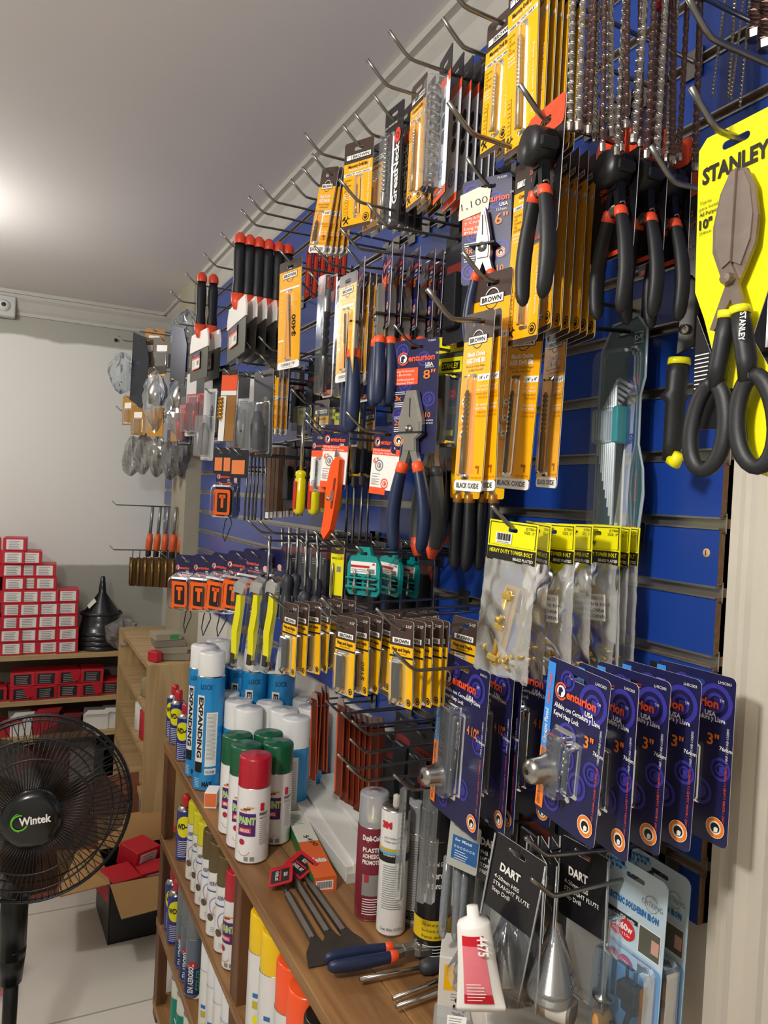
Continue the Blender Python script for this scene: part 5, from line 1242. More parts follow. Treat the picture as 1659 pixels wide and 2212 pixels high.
# ================================================================ cans and bottles
def can(name, label, cat, group, r, h, body, cap, caph, art=None, capr=None, ring_=True, capm=None, style='cap'):
    root = thing(name, label, cat, group)
    hb = h - caph; g = G(); bm = mat(body, .3, 0, .02, 30, 0, .4)
    g.lathe([(0, .001), (r * .92, 0), (r, .002), (r, .004)], steel, 28); g.lathe([(r, .004), (r, hb - r * .35 if style == 'wd' else hb - .003)], bm, 28)
    if style == 'wd': g.lathe([(r, hb - r * .35), (r * .75, hb), (r * .5, hb + .002), (0, hb + .002)], steel, 24)
    else: g.lathe([(r, hb - .003), (r * .95, hb), (0, hb)], steel, 24)
    if art: g.cyl = r + .0002; art(g, r, hb); g.cyl = None
    sub(g, 'can_body', root)
    g = G(); cr = capr or r * .985; cm = capm or mat(cap, .32, 0, .02, 30, 0, .3)
    if style == 'cone': g.lathe([(cr * .9, hb), (cr * .8, hb + caph * .5), (cr * .35, hb + caph), (0, hb + caph)], cm, 20)
    elif style == 'wd': g.lathe([(cr, hb), (cr * 1.0, hb + caph * .8), (cr * .85, hb + caph), (0, hb + caph)], cm, 20)
    else: g.lathe([(cr, hb - .002), (cr, h - .004), (cr * .95, h - .0008), (cr * .88, h), (cr * .25, h - .0004), (cr * .2, h + .0012), (0, h + .0016)], cm, 28)
    sub(g, 'cap', root)
    return root
def a_foam(g, r, h):
    BL = mat('2b8fd0', .35)
    g.t('LOCK', 0, h - .03, .012, mat('124f7c', .4), .03, bold=.03)
    g.rect(-.024, .07, -.004, h - .045, W, 2); g.t('EXPANDING', -.018, h - .05, .012, K, h - .13, 'l', -90, 4, .04); g.rect(-.024, .045, -.004, .07, K, 2)
    g.rect(.003, .06, .03, h - .085, W, 2); g.bars(.005, h - .09, int((h - .16) / .0032), .022, GRY, .0032, .001, 3, .1)
    g.rect(.003, .04, .03, .055, W, 2); g.t('FOAM', .016, .043, .008, mat('2b6f9c', .4), .02); g.t('MAX', .01, .012, .012, K, .024, bold=.04); g.bars(-.022, .03, 6, .015, W, .004, .001, 2)
def a_short(g, r, h):
    g.rect(.0, .01, .022, h - .02, W, 2); g.bars(.002, h - .03, 22, .018, GRY, .004, .001, 3, .1); g.rect(-.028, .01, -.006, h - .02, W, 2); g.t('EXPANDING', -.022, h - .025, .011, K, h * .6, 'l', -90, 3, .04)
def a_paint(g, r, h):
    PU = mat('4b1f6b', .35); GN = mat('9bd14a', .4)
    g.poly([(-.03, .052), (.006, .056), (.006, .112), (-.03, .106)], -L * 2, PU) if 0 else g.rect(-.032, .056, .004, .100, PU, 2)
    g.t('PAINT', -.013, .080, .013, W, .034, lay=4, bold=.07); g.t('PAINT', -.013, .080, .013, GN, .034, lay=4.6, bold=.03); g.rect(-.030, .062, -.004, .072, mat('d8323a', .4), 3); g.t('AEROSOL', -.017, .064, .006, W, .022, lay=4, bold=.03)
    for i, c_ in enumerate(('e07b28', '7a1f2c', 'e0a428')): g.rect(-.028 + i * .007, .104 + i * .003, -.014 + i * .007, .107 + i * .003, mat(c_, .4), 3)
    g.disc(-.022, .044, .0058, mat('b02030', .4), 3); g.rect(.012, .105, .020, .120, red, 3); g.t('PAINT', .020, .096, .006, K, .018, lay=3, bold=.04); g.t('AEROSOL', .020, .089, .004, K, .018, lay=3); g.bars(.012, .084, 12, .02, GRY, .004, .001, 3)
    g.ring(-.018, .030, .012, .0128, mat('c77', .5) if 0 else red, 2, 200, 340); g.rect(-.016, .008, -.008, .016, GRY, 2); g.rect(-.004, .008, .004, .016, GRY, 2)
def a_wd(g, r, h):
    g.disc(0, h * .66, r * .95, YS, 2, h * .2); g.t('WD-40', 0, h * .62, .014, K, r * 1.7, bold=.05); g.bars(-r * .7, h * .38, 9, r * 1.3, W, .005, .0014, 2)
def a_white(g, r, h):
    g.t('AEROSOL', .0, h - .03, .009, mat('333a66', .4), .036); g.ring(.006, .07, .02, .022, mat('8890c8', .4), 2, 60, 260); g.ring(.010, .06, .014, .016, mat('d99a8a', .4), 2, 100, 300); g.disc(-.012, .045, .008, mat('5a4a28', .4), 3); g.bars(-.01, .022, 3, .03, GRY, .004, .001, 2); g.rect(-.03, h - .044, .03, h - .041, mat('3355b0', .4), 2)
def a_plain(g, r, h):
    g.bars(-.004, h - .03, 26, .010, GRY, .0052, .002, 2, .5); g.rect(-.024, .05, -.012, .064, mat('c9b62a', .4), 2); g.disc(-.014, .03, .009, YS, 2.5); g.rect(-.024, .07, -.012, .078, mat('2f6fb0', .4), 2)
def a_grey(g, r, h):
    g.rect(-.03, .01, .03, h * .5, mat('20366e', .4), 1.5); g.t('EN AEROSOL', 0, .015, .012, W, h * .48, 'l', 90, 3, .04); g.t('COLOR', .016, .02, .010, mat('59b06a', .4), h * .35, 'l', 90, 3, .04); g.rect(-.012, h * .52, .006, h * .62, red, 2)
def stand(root, px, py, z, rot=-22, top=None, label=None):
    p = PZ(px, py, z if top is None else z + top); root.location = (p.x, p.y, z); root.rotation_euler = (0, 0, R(rot)); CANR.append(root)
    if label: root['label'] = label
    return root
Z0 = .78
CANR = []
CANS = []
ft = can('foam_can', 'tall blue expanding foam can with white cap, frontmost at counter edge', 'foam can', 'tall foam cans', .034, .33, '1c8fd2', 'f0f0ee', .055, a_foam, .032)
stand(ft, 436, 1406, Z0, -30, .33)
for px, py, s_ in ((421, 1392, 'second, half hidden at its left'), (473, 1390, 'just right of the frontmost'), (510, 1392, 'behind the left yellow snap knife'), (546, 1398, 'behind the middle yellow snap knife'), (575, 1402, 'behind the right yellow snap knife')):
    stand(dup(ft), px, py, Z0, -30 + rnd.uniform(-15, 15), .33, 'tall blue foam can with white cap, ' + s_)
fs = can('foam_can', '', 'foam can', 'short foam cans', .0335, .215, '1c8fd2', 'f0f0ee', .062, a_short)
for i, (px, py) in enumerate(((636, 1546), (614, 1526), (545, 1524), (510, 1511), (592, 1511), (663, 1526), (651, 1508), (575, 1493), (508, 1493), (629, 1490))):
    k = fs if i == 0 else dup(fs); stand(k, px, py, Z0, -40 + rnd.uniform(-20, 20), .215, 'short blue can with big white cap, ' + ('rightmost, nearest', 'behind and left of the nearest', 'second front one, above the green caps', 'front left of the group', 'middle of the group', 'far right, against the orange strips', 'right back', 'middle back', 'left back corner', 'rearmost right')[i])
gc = can('spray_can', '', 'spray can', None, .0325, .205, 'eeecea', '0c5a38', .055, a_paint)
for i, (px, py) in enumerate(((569, 1584), (506, 1588), (593, 1601), (527, 1607))):
    k = gc if i == 0 else dup(gc); stand(k, px, py, Z0, -18 + 5 * i, .205, 'spray paint can with dark green cap, ' + ('rear right', 'rear left', 'front right, behind the red capped one', 'front left')[i])
rc = can('spray_can', 'spray paint can with red cap, standing in front of green caps', 'spray can', None, .0325, .205, 'eeecea', 'b5152b', .055, a_paint)
stand(rc, 549, 1629, Z0, -16, .205)
# counter: near cans
def a_dupli(g, r, h):
    g.rect(-r * 2.5, h * .12, r * 2.5, h * .98, mat('7a2433', .4), 1.2); g.t('Dupli-Color', 0, h * .86, .009, W, .036, lay=3, bold=.04); 
    for i, s_ in enumerate(('PLASTIC', 'ADHESION', 'PROMOTER')): g.t(s_, 0, h * .74 - i * .0105, .0075, W, .034, lay=3, bold=.03)
    g.rect(-.016, h * .28, .018, h * .50, mat('8d8a86', .4), 2.4); g.rect(-.012, h * .42, -.004, h * .5, mat('b03038', .4), 3); g.bars(-.014, h * .24, 7, .03, W, .0042, .0014, 3)
dc = can('spray_can', 'maroon can with clear cap and white lettering, on counter', 'spray can', None, .0262, .215, '7a2433', 'ffffff', .052, a_dupli, None, True, clear('eef0f2', .35, .2, .5)); stand(dc, 797, 1975, Z0, -25)
g = G(); g.lathe([(.012, .164), (.011, .172), (.005, .176), (.004, .188), (0, .189)], mat('d9cf9f', .4, .3), 14); sub(g, 'nozzle', dc)
def a_3m(g, r, h):
    g.t('3M', -.016, h * .86, .010, red, .018, lay=3, bold=.08); g.t('08', .017, h * .83, .008, K, .01, lay=3); g.t('Auto Urethane Windshield', 0, h * .775, .0042, K, .04, lay=3, bold=0); g.t('Uretano para Parabrisas', 0, h * .745, .0042, K, .04, lay=3, bold=0)
    g.rect(-.06, h * .675, .06, h * .70, mat('c9ac3c', .4), 2); g.rect(-.06, h * .655, .06, h * .675, mat('5fb0d8', .4), 2); g.rect(-.06, h * .59, .06, h * .655, K, 2); g.t('Urethane', -.01, h * .64, .004, W, .02, lay=3)
    g.bars(-.020, h * .56, 20, .036, GRY, .0037, .0012, 2, .4); g.t('Cont. Neto 10.5 fl oz', 0, h * .055, .0055, K, .04, lay=3, bold=0)
tc_ = can('sealant_cartridge', 'white sealant cartridge with red brand mark and yellow-blue-black bands', 'cartridge', None, .0245, .228, 'eceae6', 'cfc9ba', .018, a_3m, .006); stand(tc_, 843, 2008, Z0, -25)
def a_sil(g, r, h): g.bars(-.016, h * .9, 36, .03, GRY, .0042, .0018, 2, .2); g.rect(-.016, .012, .010, .028, K, 2)
q = can('spray_can', 'silver grey can hidden behind white cartridge', 'spray can', None, .025, .205, 'c4c4c0', 'ffffff', .045, a_sil, None, True, clear('e8eaee', .4, .2, .5)); stand(q, 893, 1985, Z0, -25)
def a_und(g, r, h):
    g.t('General Grade', 0, h * .80, .007, W, .034, lay=3); g.t('Aerosol', .004, h * .70, .011, W, .036, lay=3, bold=.02); g.t('Undercoating', .002, h * .62, .010, W, .044, lay=3, bold=.03)
    g.poly([(-.002, h * .3), (.002, h * .3), (.010, h * .6), (.007, h * .6)], -L * 2, mat('6a2fa0', .4)) if 0 else g.rect(.004, h * .3, .006, h * .56, mat('6a2fa0', .4), 2)
    g.rect(-.1, h * .20, .1, h * .36, mat('e8c41c', .4), 2)
    for i, s_ in enumerate(('Chip and salt spray resistant', 'floorboards, wheel wells', 'frames, and more')): g.t(s_, 0, h * .315 - i * .0095, .0055, K, .044, lay=3, bold=0)
    g.bars(-.02, h * .15, 4, .04, W, .005, .0014, 2)
q = can('spray_can', 'black undercoating can with yellow band, beside hanging clear tubes', 'spray can', None, .0285, .24, '131316', '17171a', .045, a_und); stand(q, 930, 2062, Z0, -20)
# far end of the counter
for i, (px, py) in enumerate(((382, 1605), (396, 1640), (374, 1590))):
    q0 = can('lubricant_can', '', 'spray can', None, .0215, .15, '1d2a86', 'c2202c', .028, a_wd, .011, style='wd') if i == 0 else dup(q0); stand(q0, px, py, Z0, -30, None, 'small blue and yellow lubricant can left of the tall foam cans, %s' % ('middle', 'nearest', 'farthest')[i])
p = PZ(458, 1738, Z0); root = thing('small_box', 'tiny white and orange box lying at counter edge by paint cans', 'box', None, p, (0, 0, R(-25)))
g = G(); g.box((0, 0, .018), (.028, .045, .036), W, .001); g.rect(-.013, .004, .013, .034, mat('e8743a', .4), 65); g.M = Matrix.Translation((0, 0, 0)); sub(g, 'carton', root)
# second shelf
wdl = can('lubricant_can', 'blue and yellow lubricant can with red cap, upper shelf far end', 'spray can', None, .0225, .17, '1d2a86', 'c2202c', .03, a_wd, .011, style='wd'); stand(wdl, 397, 1853, .52, -20)
yc = can('spray_can', '', 'spray can', None, .0225, .195, 'e4e2dc', 'd9cf1c', .05, a_white); bc = can('spray_can', '', 'spray can', None, .0235, .205, 'e9e7e4', '5b4a26', .06, a_white); rc2 = can('spray_can', '', 'spray can', None, .0235, .2, 'e9e7e4', 'b5152b', .055, a_paint)
rowA = [(yc, 422, 1893, 'yellow capped', 'first after the blue lubricant can'), (yc, 431, 1921, 'yellow capped', 'second after the blue lubricant can'), (yc, 441, 1948, 'yellow capped', 'third after the blue lubricant can'), (bc, 453, 1980, 'brown capped', 'leftmost of three'), (bc, 467, 2013, 'brown capped', 'middle of three'), (bc, 485, 2048, 'brown capped', 'nearest of three'), (rc2, 503, 2084, 'red capped', 'beside the shelf post')]
used = set()
for o_, px, py, c_, s_ in rowA:
    k = dup(o_) if id(o_) in used else o_; used.add(id(o_)); stand(k, px, py, .52, -25, None, '%s spray can on the upper shelf, %s' % (c_, s_))
for i, (px, py) in enumerate(((430, 1860), (446, 1880), (470, 1930), (500, 1960))):
    k = dup(bc if i > 1 else yc); stand(k, px, py, .52, 10, None, '%s spray can in the hidden back row of the upper shelf, %s' % ('brown capped' if i > 1 else 'yellow capped', ('far', 'near', 'far', 'near')[i]))
# third shelf
stand(dup(wdl), 363, 2036, .28, -15, None, 'blue and yellow lubricant can on the lower shelf, front'); stand(dup(wdl), 371, 2005, .28, -15, None, 'blue and yellow lubricant can on the lower shelf, behind')
gy = can('spray_can', '', 'spray can', None, .022, .205, '5f6a78', '6d7173', .06, a_grey); used = False
for i, (px, py) in enumerate(((383, 2088), (398, 2115), (411, 2147))): k = dup(gy) if i else gy; stand(k, px, py, .28, -20, None, 'grey capped spray can with blue lettering on the lower shelf, %s' % ('farthest', 'middle', 'nearest')[i])
wh = can('spray_can', '', 'spray can', None, .0245, .215, 'eae9e8', 'e6e8ea', .06, a_plain)
for i, (px, py) in enumerate(((427, 2034), (446, 2066), (463, 2098), (478, 2136), (494, 2174))): k = dup(wh) if i else wh; stand(k, px, py, .28, -10, .215, 'all white spray can on the lower shelf, %s' % ('farthest', 'second', 'third', 'fourth', 'nearest the post')[i])
# bottom shelf
def a_glue(g, r, h): g.rect(-.05, .03, .05, h * .75, mat('1c8f78', .4), 2); g.rect(-.010, h * .55, .012, h * .68, mat('e0552c', .4), 3); g.t('VINIL', 0, .08, .014, W, .04, lay=3, bold=.04)
gl_ = can('glue_bottle', '', 'glue bottle', None, .027, .25, 'e9e7df', 'efeadf', .06, a_glue, style='cone')
for i, (px, py) in enumerate(((356, 2066), (365, 2100), (383, 2140))): k = dup(gl_) if i else gl_; stand(k, px, py, .05, -10, .25, 'green and white bottle with pale pointed cap on the bottom shelf, %s' % ('farthest', 'middle', 'nearest')[i])
# right bay under the counter
yl = can('spray_can', '', 'spray can', None, .032, .215, 'e6e5e2', 'f2c800', .065, a_plain); og = can('spray_can', '', 'spray can', None, .036, .2, 'e6e5e2', 'ff5a24', .075, a_plain); bk_ = can('spray_can', 'black capped spray can under the counter right of orange ones', 'spray can', None, .036, .2, 'e6e5e2', '17130f', .075, a_plain)
stand(yl, 575, 2026, .52, -15, .215, 'yellow capped white can right of the shelf post, nearer'); stand(dup(yl), 566, 1993, .52, -15, .215, 'yellow capped white can right of the shelf post, farther')
stand(og, 628, 2122, .52, -15, .2, 'bright orange capped can under the counter, nearer'); stand(dup(og), 606, 2074, .52, -15, .2, 'bright orange capped can under the counter, farther'); stand(bk_, 672, 2166, .52, -15, .2)
RAD = {}
def rad_of(o):
    c = [k for k in o.children if k.name.startswith('can_body')][0]
    return max(v.co.x for v in c.data.vertices)
for o_ in CANR: RAD[o_] = rad_of(o_) + .0006
for it in range(60):        # nudge cans that would touch until each stands free
    for i, a_ in enumerate(CANR):
        for b_ in CANR[i + 1:]:
            if abs(a_.location.z - b_.location.z) > .01: continue
            d = (b_.location - a_.location); d.z = 0; need = RAD[a_] + RAD[b_] - d.length
            if need > 0:
                u = d.normalized() if d.length > 1e-5 else Vector((0, 1, 0)); a_.location -= u * need * .5; b_.location += u * need * .5
    for o_ in CANR:
        o_.location.x = min(-.004 - RAD[o_], o_.location.x) ; o_.location.x = max(XF + .002 + RAD[o_], o_.location.x)
# ================================================================ things lying on the counter
def lying(name, label, cat, A, B, z, wid=None):
    a = PZ(A[0], A[1], z); b = PZ(B[0], B[1], z); d = b - a
    root = thing(name, label, cat, None, a, (0, 0, math.atan2(d.y, d.x))); return root, d.length     # local x runs A -> B
# long white lamp boxes
for i, (A, B, wd_, hh) in enumerate((((668, 1722), (790, 1902), .05, .035), ((700, 1712), (900, 1960), .045, .045), ((640, 1745), (762, 1905), .03, .03))):
    root, ln = lying('lamp_box', 'long white carton lying along the counter, %s' % ('middle one with dark gap', 'against the wall', 'frontmost, its end open')[i], 'box', A, B, Z0)
    g = G(); g.box((ln / 2, 0, hh / 2 + .001), (ln, wd_, hh), mat('e6e3dc', .5), .001); sub(g, 'carton', root)
    g = G(); g.box((ln + .002, 0, hh * .3), (.003, wd_ * .9, hh * .6), offw); sub(g, 'end_flap', root)
# green, white and orange box
root, ln = lying('tool_box', 'slim green white and orange carton with handwritten price 400', 'box', (634, 1778), (702, 1926), Z0)
w_ = .042; hh = .026
g = G(); g.box((ln / 2, 0, hh / 2), (ln, w_, hh), mat('2f7a3c', .45)); g.M = Matrix.Translation((0, 0, hh + .0003)) @ Matrix.Rotation(R(-90), 4, 'X')
g.M = Matrix.Translation((0, 0, hh)) @ Matrix(((0, 0, -1, 0), (1, 0, 0, 0), (0, -1, 0, 0), (0, 0, 0, 1))) @ Matrix.Identity(4)
# local u -> +y, v -> -x, front -> up
g.rect(-w_ / 2, -ln * .5, w_ / 2, -.0005, mat('e9e6d6', .5), 1); g.rect(-w_ / 2, -ln + .0005, w_ / 2, -ln * .5, mat('ee6c2c', .45), 1); g.t('Veto', 0, -ln * .80, .018, W, .034, lay=2, bold=.06); g.bars(-w_ * .4, -.01, 9, w_ * .6, mat('7d9a78', .5), .007, .002, 2); g.t('$400', .0, -ln * .5, .012, K, .05, 'c', -75, 3, 0)
g.M = Matrix.Translation((ln, 0, 0)) @ Matrix.Rotation(R(90), 4, 'Z'); g.rect(-w_ / 2, 0, w_ / 2, hh, mat('e8622a', .45), 1); g.rect(-w_ * .42, .004, w_ * .35, hh - .005, W, 2)
for i in range(14): g.rect(-w_ * .36 + i * .002, .007, -w_ * .36 + i * .002 + .001, hh - .007, K, 3)
sub(g, 'carton', root)
# spade chisels
for i, (A, B) in enumerate((((612, 1925), (700, 2082)), ((628, 1896), (733, 2066)), ((657, 1900), (770, 2062)))):
    root, ln = lying('spade_chisel', 'dark steel spade chisel lying on the counter, %s' % ('left, with red tag label', 'middle, crossing under the others', 'right, with tilted red tag')[i], 'chisel', A, B, Z0 + .001)
    cm = mat('57504a', .45, .7, .2, 60); g = G()
    g.tube([(0, 0, .008), (.03, 0, .008)], .0045, cm, 8); g.tube([(.03, 0, .008), (ln - .05, 0, .008)], .0075, cm, 6, False); sub(g, 'shank', root)
    g = G(); s = .026
    for zz, k in ((0, 1),): g.loft([([(0, -.006), (0, .006), (0, .006), (0, -.006)], 0)] * 0 or [([(-.006, .002), (.006, .002), (.006, .014), (-.006, .014)], ln - .052), ([(-.011, .003), (.011, .003), (.011, .011), (-.011, .011)], ln - .040), ([(-s * .8, .002), (s * .8, .002), (s * .8, .008), (-s * .8, .008)], ln - .025), ([(-s, .001), (s, .001), (s, .004), (-s, .004)], ln - .001), ([(-s, .001), (s, .001), (s, .002), (-s, .002)], ln + .004)], cm, 'x')
    sub(g, 'spade_blade', root)
    if i != 1:
        g = G(); g.M = Matrix.Translation((-.02, 0, .019)) @ Matrix.Rotation(R(12 if i else -18), 4, 'Z') @ Matrix.Rotation(R(-62 if i else -75), 4, 'X')
        g.slab(rpts(-.036, -.022, .03, .022, .004), [], .002, mat('c41f2e', .4)); g.rect(-.022, -.018, .024, .016, K, 1); g.t('SDS', .0, .006, .007, W, .014, lay=2); g.rect(-.018, -.002, .020, .001, red, 2); g.t('CHISEL BIT', 0, -.010, .006, W, .034, lay=2); sub(g, 'red_tag', root)
# pliers and screwdriver lying
root = thing('pliers', 'blue handled pliers with orange collars lying on the counter', 'pliers', None); pliers(root, 'lineman', .20, None, OR, 0, 0, 0, .55)
a = PZ(965, 2066, Z0); b = PZ(716, 2110, Z0); d = (b - a); root.location = (a.x, a.y, Z0 + .022)
root.rotation_euler = (R(90), 0, math.atan2(d.y, d.x) - R(90)) ; root.rotation_euler = (R(-90), 0, math.atan2(d.y, d.x) + R(90)); root.rotation_euler = Matrix.Rotation(math.atan2(d.y, d.x) + R(90), 4, 'Z').to_euler(); 
root.rotation_mode = 'XYZ'; root.rotation_euler = (Matrix.Rotation(math.atan2(d.y, d.x) + R(90), 4, 'Z') @ Matrix.Rotation(R(90) * -1 + R(0), 4, 'X')).to_euler()
mxx = Matrix.Rotation(math.atan2(d.y, d.x) + R(90), 4, 'Z') @ Matrix.Rotation(R(-90), 4, 'X')
root.rotation_euler = mxx.to_euler()
k = dup(s1, 'screwdriver with dark handle lying in front of the blue handled pliers'); k['group'] = 'counter screwdrivers'; a = PZ(790, 2132, Z0); b = PZ(960, 2098, Z0); d = b - a
k.location = (a.x, a.y, Z0 + .013); k.rotation_euler = (Matrix.Rotation(math.atan2(d.y, d.x) + R(90), 4, 'Z') @ Matrix.Rotation(R(-90), 4, 'X')).to_euler()
for i, (A, B) in enumerate((((860, 2172), (950, 2135)), ((868, 2190), (965, 2155)))):
    k = dup(s1, 'steel shafted screwdriver near the bottom edge, %s' % ('upper', 'lower')[i]); k['group'] = 'counter screwdrivers'; a = PZ(A[0], A[1], Z0); b = PZ(B[0], B[1], Z0); d = b - a; k.location = (a.x, a.y, Z0 + .013 ); k.rotation_euler = (Matrix.Rotation(math.atan2(d.y, d.x) + R(90), 4, 'Z') @ Matrix.Rotation(R(-90), 4, 'X')).to_euler()
# white cartons, tubes and the round tin
def carton(name, label, px, py, z, sx, sy, sz, rot, m, extra=None, x=None):
    p = PZ(px, py, z); root = thing(name, label, 'box', None, p, (0, 0, R(rot)))
    g = G(); g.box((0, 0, sz / 2), (sx, sy, sz), m, .001); 
    if extra: extra(g)
    sub(g, 'carton', root); return root
def ex1(g):
    g.M = Matrix.Translation((0, -.03, 0)); g.rect(-.030, .05, .0, .085, YM, 1); g.t('$450', .0, .02, .018, K, .04, 'c', 80, 2); g.bars(-.02, .045, 3, .03, GRY, .004, .001, 2)
carton('glue_carton', 'white open carton with handwritten price behind the tube marked 4475', 1003, 2190, Z0, .075, .06, .095, -35, mat('dedad0', .5), ex1)
def ex2(g):
    g.M = Matrix.Translation((0, -.045, 0)); g.rect(-.05, .03, -.02, .042, K, 1); g.t('SCOTCH', -.035, .033, .006, W, .026, lay=2); 
    for i in range(16): g.rect(.01 + i * .0018, .008, .0108 + i * .0018, .026, K, 2)
    g.bars(-.055, .02, 3, .05, GRY, .004, .001, 2)
carton('low_carton', 'wide low white carton under the round tin at bottom edge', 1180, 2265, Z0, .17, .09, .055, -30, mat('e4e1d8', .5), ex2)
def tube(label, full=True):
    root = thing('adhesive_tube', label, 'adhesive tube', 'pink and white adhesive tubes'); g = G(); rings = []
    for z, a_, b_ in ((0, .024, .0012), (.006, .024, .0014), (.03, .0215, .008), (.07, .0185, .013), (.115, .0165, .0155), (.12, .015, .014), (.126, .006, .006), (.14, .0055, .0055)): rings.append((circ(0, 0, a_, b_, 20), z))
    g.loft(rings, W, 'z', True, True); sub(g, 'tube_body', root)
    g = G()
    RG = ((0, .024, .0012), (.006, .024, .0014), (.03, .0215, .008), (.07, .0185, .013), (.115, .0165, .0155), (.12, .015, .014))
    def strip(z0, z1, u0, u1, m_, lay):
        n = 10; vs = []; fs = []
        for zz in (z0, z1):
            for q in range(5):
                if RG[q][0] <= zz <= RG[q + 1][0]: break
            f = (zz - RG[q][0]) / (RG[q + 1][0] - RG[q][0]); aa = RG[q][1] + (RG[q + 1][1] - RG[q][1]) * f; bb = RG[q][2] + (RG[q + 1][2] - RG[q][2]) * f
            for i in range(n + 1):
                t = -PI / 2 + (u0 + (u1 - u0) * i / n); vs.append((aa * math.cos(t) * 1.01, bb * math.sin(t) - .0008, zz))
        for i in range(n): fs.append((i, i + 1, i + n + 2, i + n + 1))
        g.add(vs, fs, m_, True)
    PK = mat('f0808c', .4)
    for k in range(7): z = .012 + k * .0135; strip(z, z + .0137, -.7, .6, (PK if 1 <= k < 6 else mat('d8182c', .4)), 1)
    g.M = Matrix.Translation((0, -.0170, 0)); g.t('4475', .004, .108, .010, W, .026, 'l', -90, 1, .03); g.bars(-.010, .045, 6, .018, W, .004, .001, 1)
    sub(g, 'printed_band', root)
    return root
k = tube('white and pink glue tube marked 4475 leaning upright on the carton'); p = PX(1040, 2185, -.235); k.location = p; k.rotation_euler = (R(-8), R(-9), R(-38)); k.scale = (1.15, 1.1, .78)
k = dup(k, 'white and pink glue tube at the bottom edge of the counter, flat end up'); p = PZ(850, 2235, Z0 + .02); k.location = p; k.rotation_euler = (R(-80), R(0), R(150))
p = PX(1200, 2172, -.13); root = thing('round_tin', 'round steel tin lying on its side on the low carton', 'tin', None, p, (0, 0, R(-60))); root.scale = (.7, .7, .7)
g = G(); g.lathe([(0, -.03), (.021, -.03), (.0225, -.028), (.0225, .03), (.021, .031), (.020, .030), (0, .029)], mat('a8a49a', .35, .8), 24, axis='x'); g.lathe([(.0226, -.01), (.0226, .025)], offw, 24, axis='x'); g.lathe([(0, -.0305), (.009, -.0305)], dsteel, 16, axis='x'); sub(g, 'tin_body', root)
p = PZ(975, 2215, Z0 + .01); root = thing('clear_pack', 'small clear pack with white sticker at the bottom edge', 'pack', None, p, (R(-50), 0, R(-35)))
g = G(); g.box((0, 0, 0), (.05, .012, .05), clear('e2e4e4', .25, .12, .8), .003); sub(g, 'clear_case', root); g = G(); g.M = Matrix.Translation((.006, -.0063, 0)); g.rect(-.012, -.012, .014, .010, W, 1); g.bars(-.010, .006, 5, .02, GRY, .003, .001, 2); sub(g, 'sticker', root)
# ================================================================ things hanging low on the board
for i, (px, py, x) in enumerate(((874, 1720, -.19), (925, 1722, -.175), (943, 1724, -.165))):
    root = thing('tube_pack', 'slim clear tube with dark drill marks hanging before the black can, %s' % ('left', 'middle', 'right')[i], 'drill tube', 'slim clear drill tubes', PX(px, py, x)); root.rotation_euler = (0, R(1), R(-60))
    g = G(); P = rpts(-.006, -.15, .006, .012, .002); g.loft([(P, .004), (P, -.004)], clear('d8dee2', .06, .1, .3), 'y'); sub(g, 'clear_tube', root); g = G(); g.helix(0, -.14, -.02, .0022, K, 9, 0, 6); sub(g, 'drill_bit', root)
for i, (px, py, x) in enumerate(((968, 1850, -.16), (990, 1856, -.15), (1006, 1862, -.14), (1022, 1850, -.12), (1040, 1850, -.10), (1056, 1856, -.08))):
    root = thing('tube_pack', 'clear round-ended drill tube behind the blue label, %s' % ORD[i].replace('frontmost', 'first'), 'drill tube', 'clear drill tubes by the blue label', PX(px, py, x)); root.rotation_euler = (0, R(rnd.uniform(-3, 3)), 0)
    g = G(); g.lathe([(0, -.115), (.004, -.112), (.006, -.105), (.006, 0), (.0, .001)], clear('cfd6da', .3, .12, .9), 12); sub(g, 'clear_tube', root); g = G(); g.helix(0, -.10, -.01, .0034, dsteel, 5, 0, 8); sub(g, 'drill_bit', root)
root = thing('label_pack', 'clear pack with blue printed label and white circles', 'drill pack', None, PX(1005, 1795, -.16)); root.scale = (.85, .85, .85); root.rotation_euler = (0, R(4), R(-62))
g = G(); card(g, .055, .012, .075, mat('aeb0a8', .5), .004, .014); g.rect(-.02, -.05, .026, -.012, mat('1f5d9c', .4), 1); g.t('for Metal', -.0, -.020, .005, W, .03)
for i in range(7): g.ring(-.014 + i * .0055, -.029, .0013, .002, W, 2, n=8)
g.bars(-.014, -.036, 4, .026, W, .004, .001, 2); sub(g, 'card', root)
def dart(label, lines, w, h):
    root = thing('drill_pack', label, 'drill pack', None); g = G(); card(g, w, .012, min(h, .095), mat('17171c', .3, 0, .05, 30, 0, .3), .004, .02, me=mat('888', .4) if 0 else W)
    g.t('DART', -w * .1, -.030, .010, W, .030, bold=.04); 
    for i, s_ in enumerate(lines): g.t(s_, -w * .38, -.042 - i * .0085, .0052, W, None, 'l', bold=.01)
    sub(g, 'card', root); return root
k = dart('black DART pack marked PH3 50mm hanging low', ('PH3  50mm', '1/4" Hex Tamper', 'TORQ', 'PREMIUM'), .05, .09); k['label'] = 'black bit pack marked PH3 50mm hanging below the navy hasps'; k.location = PX(1068, 1785, -.13); k.rotation_euler = (0, 0, R(-70))
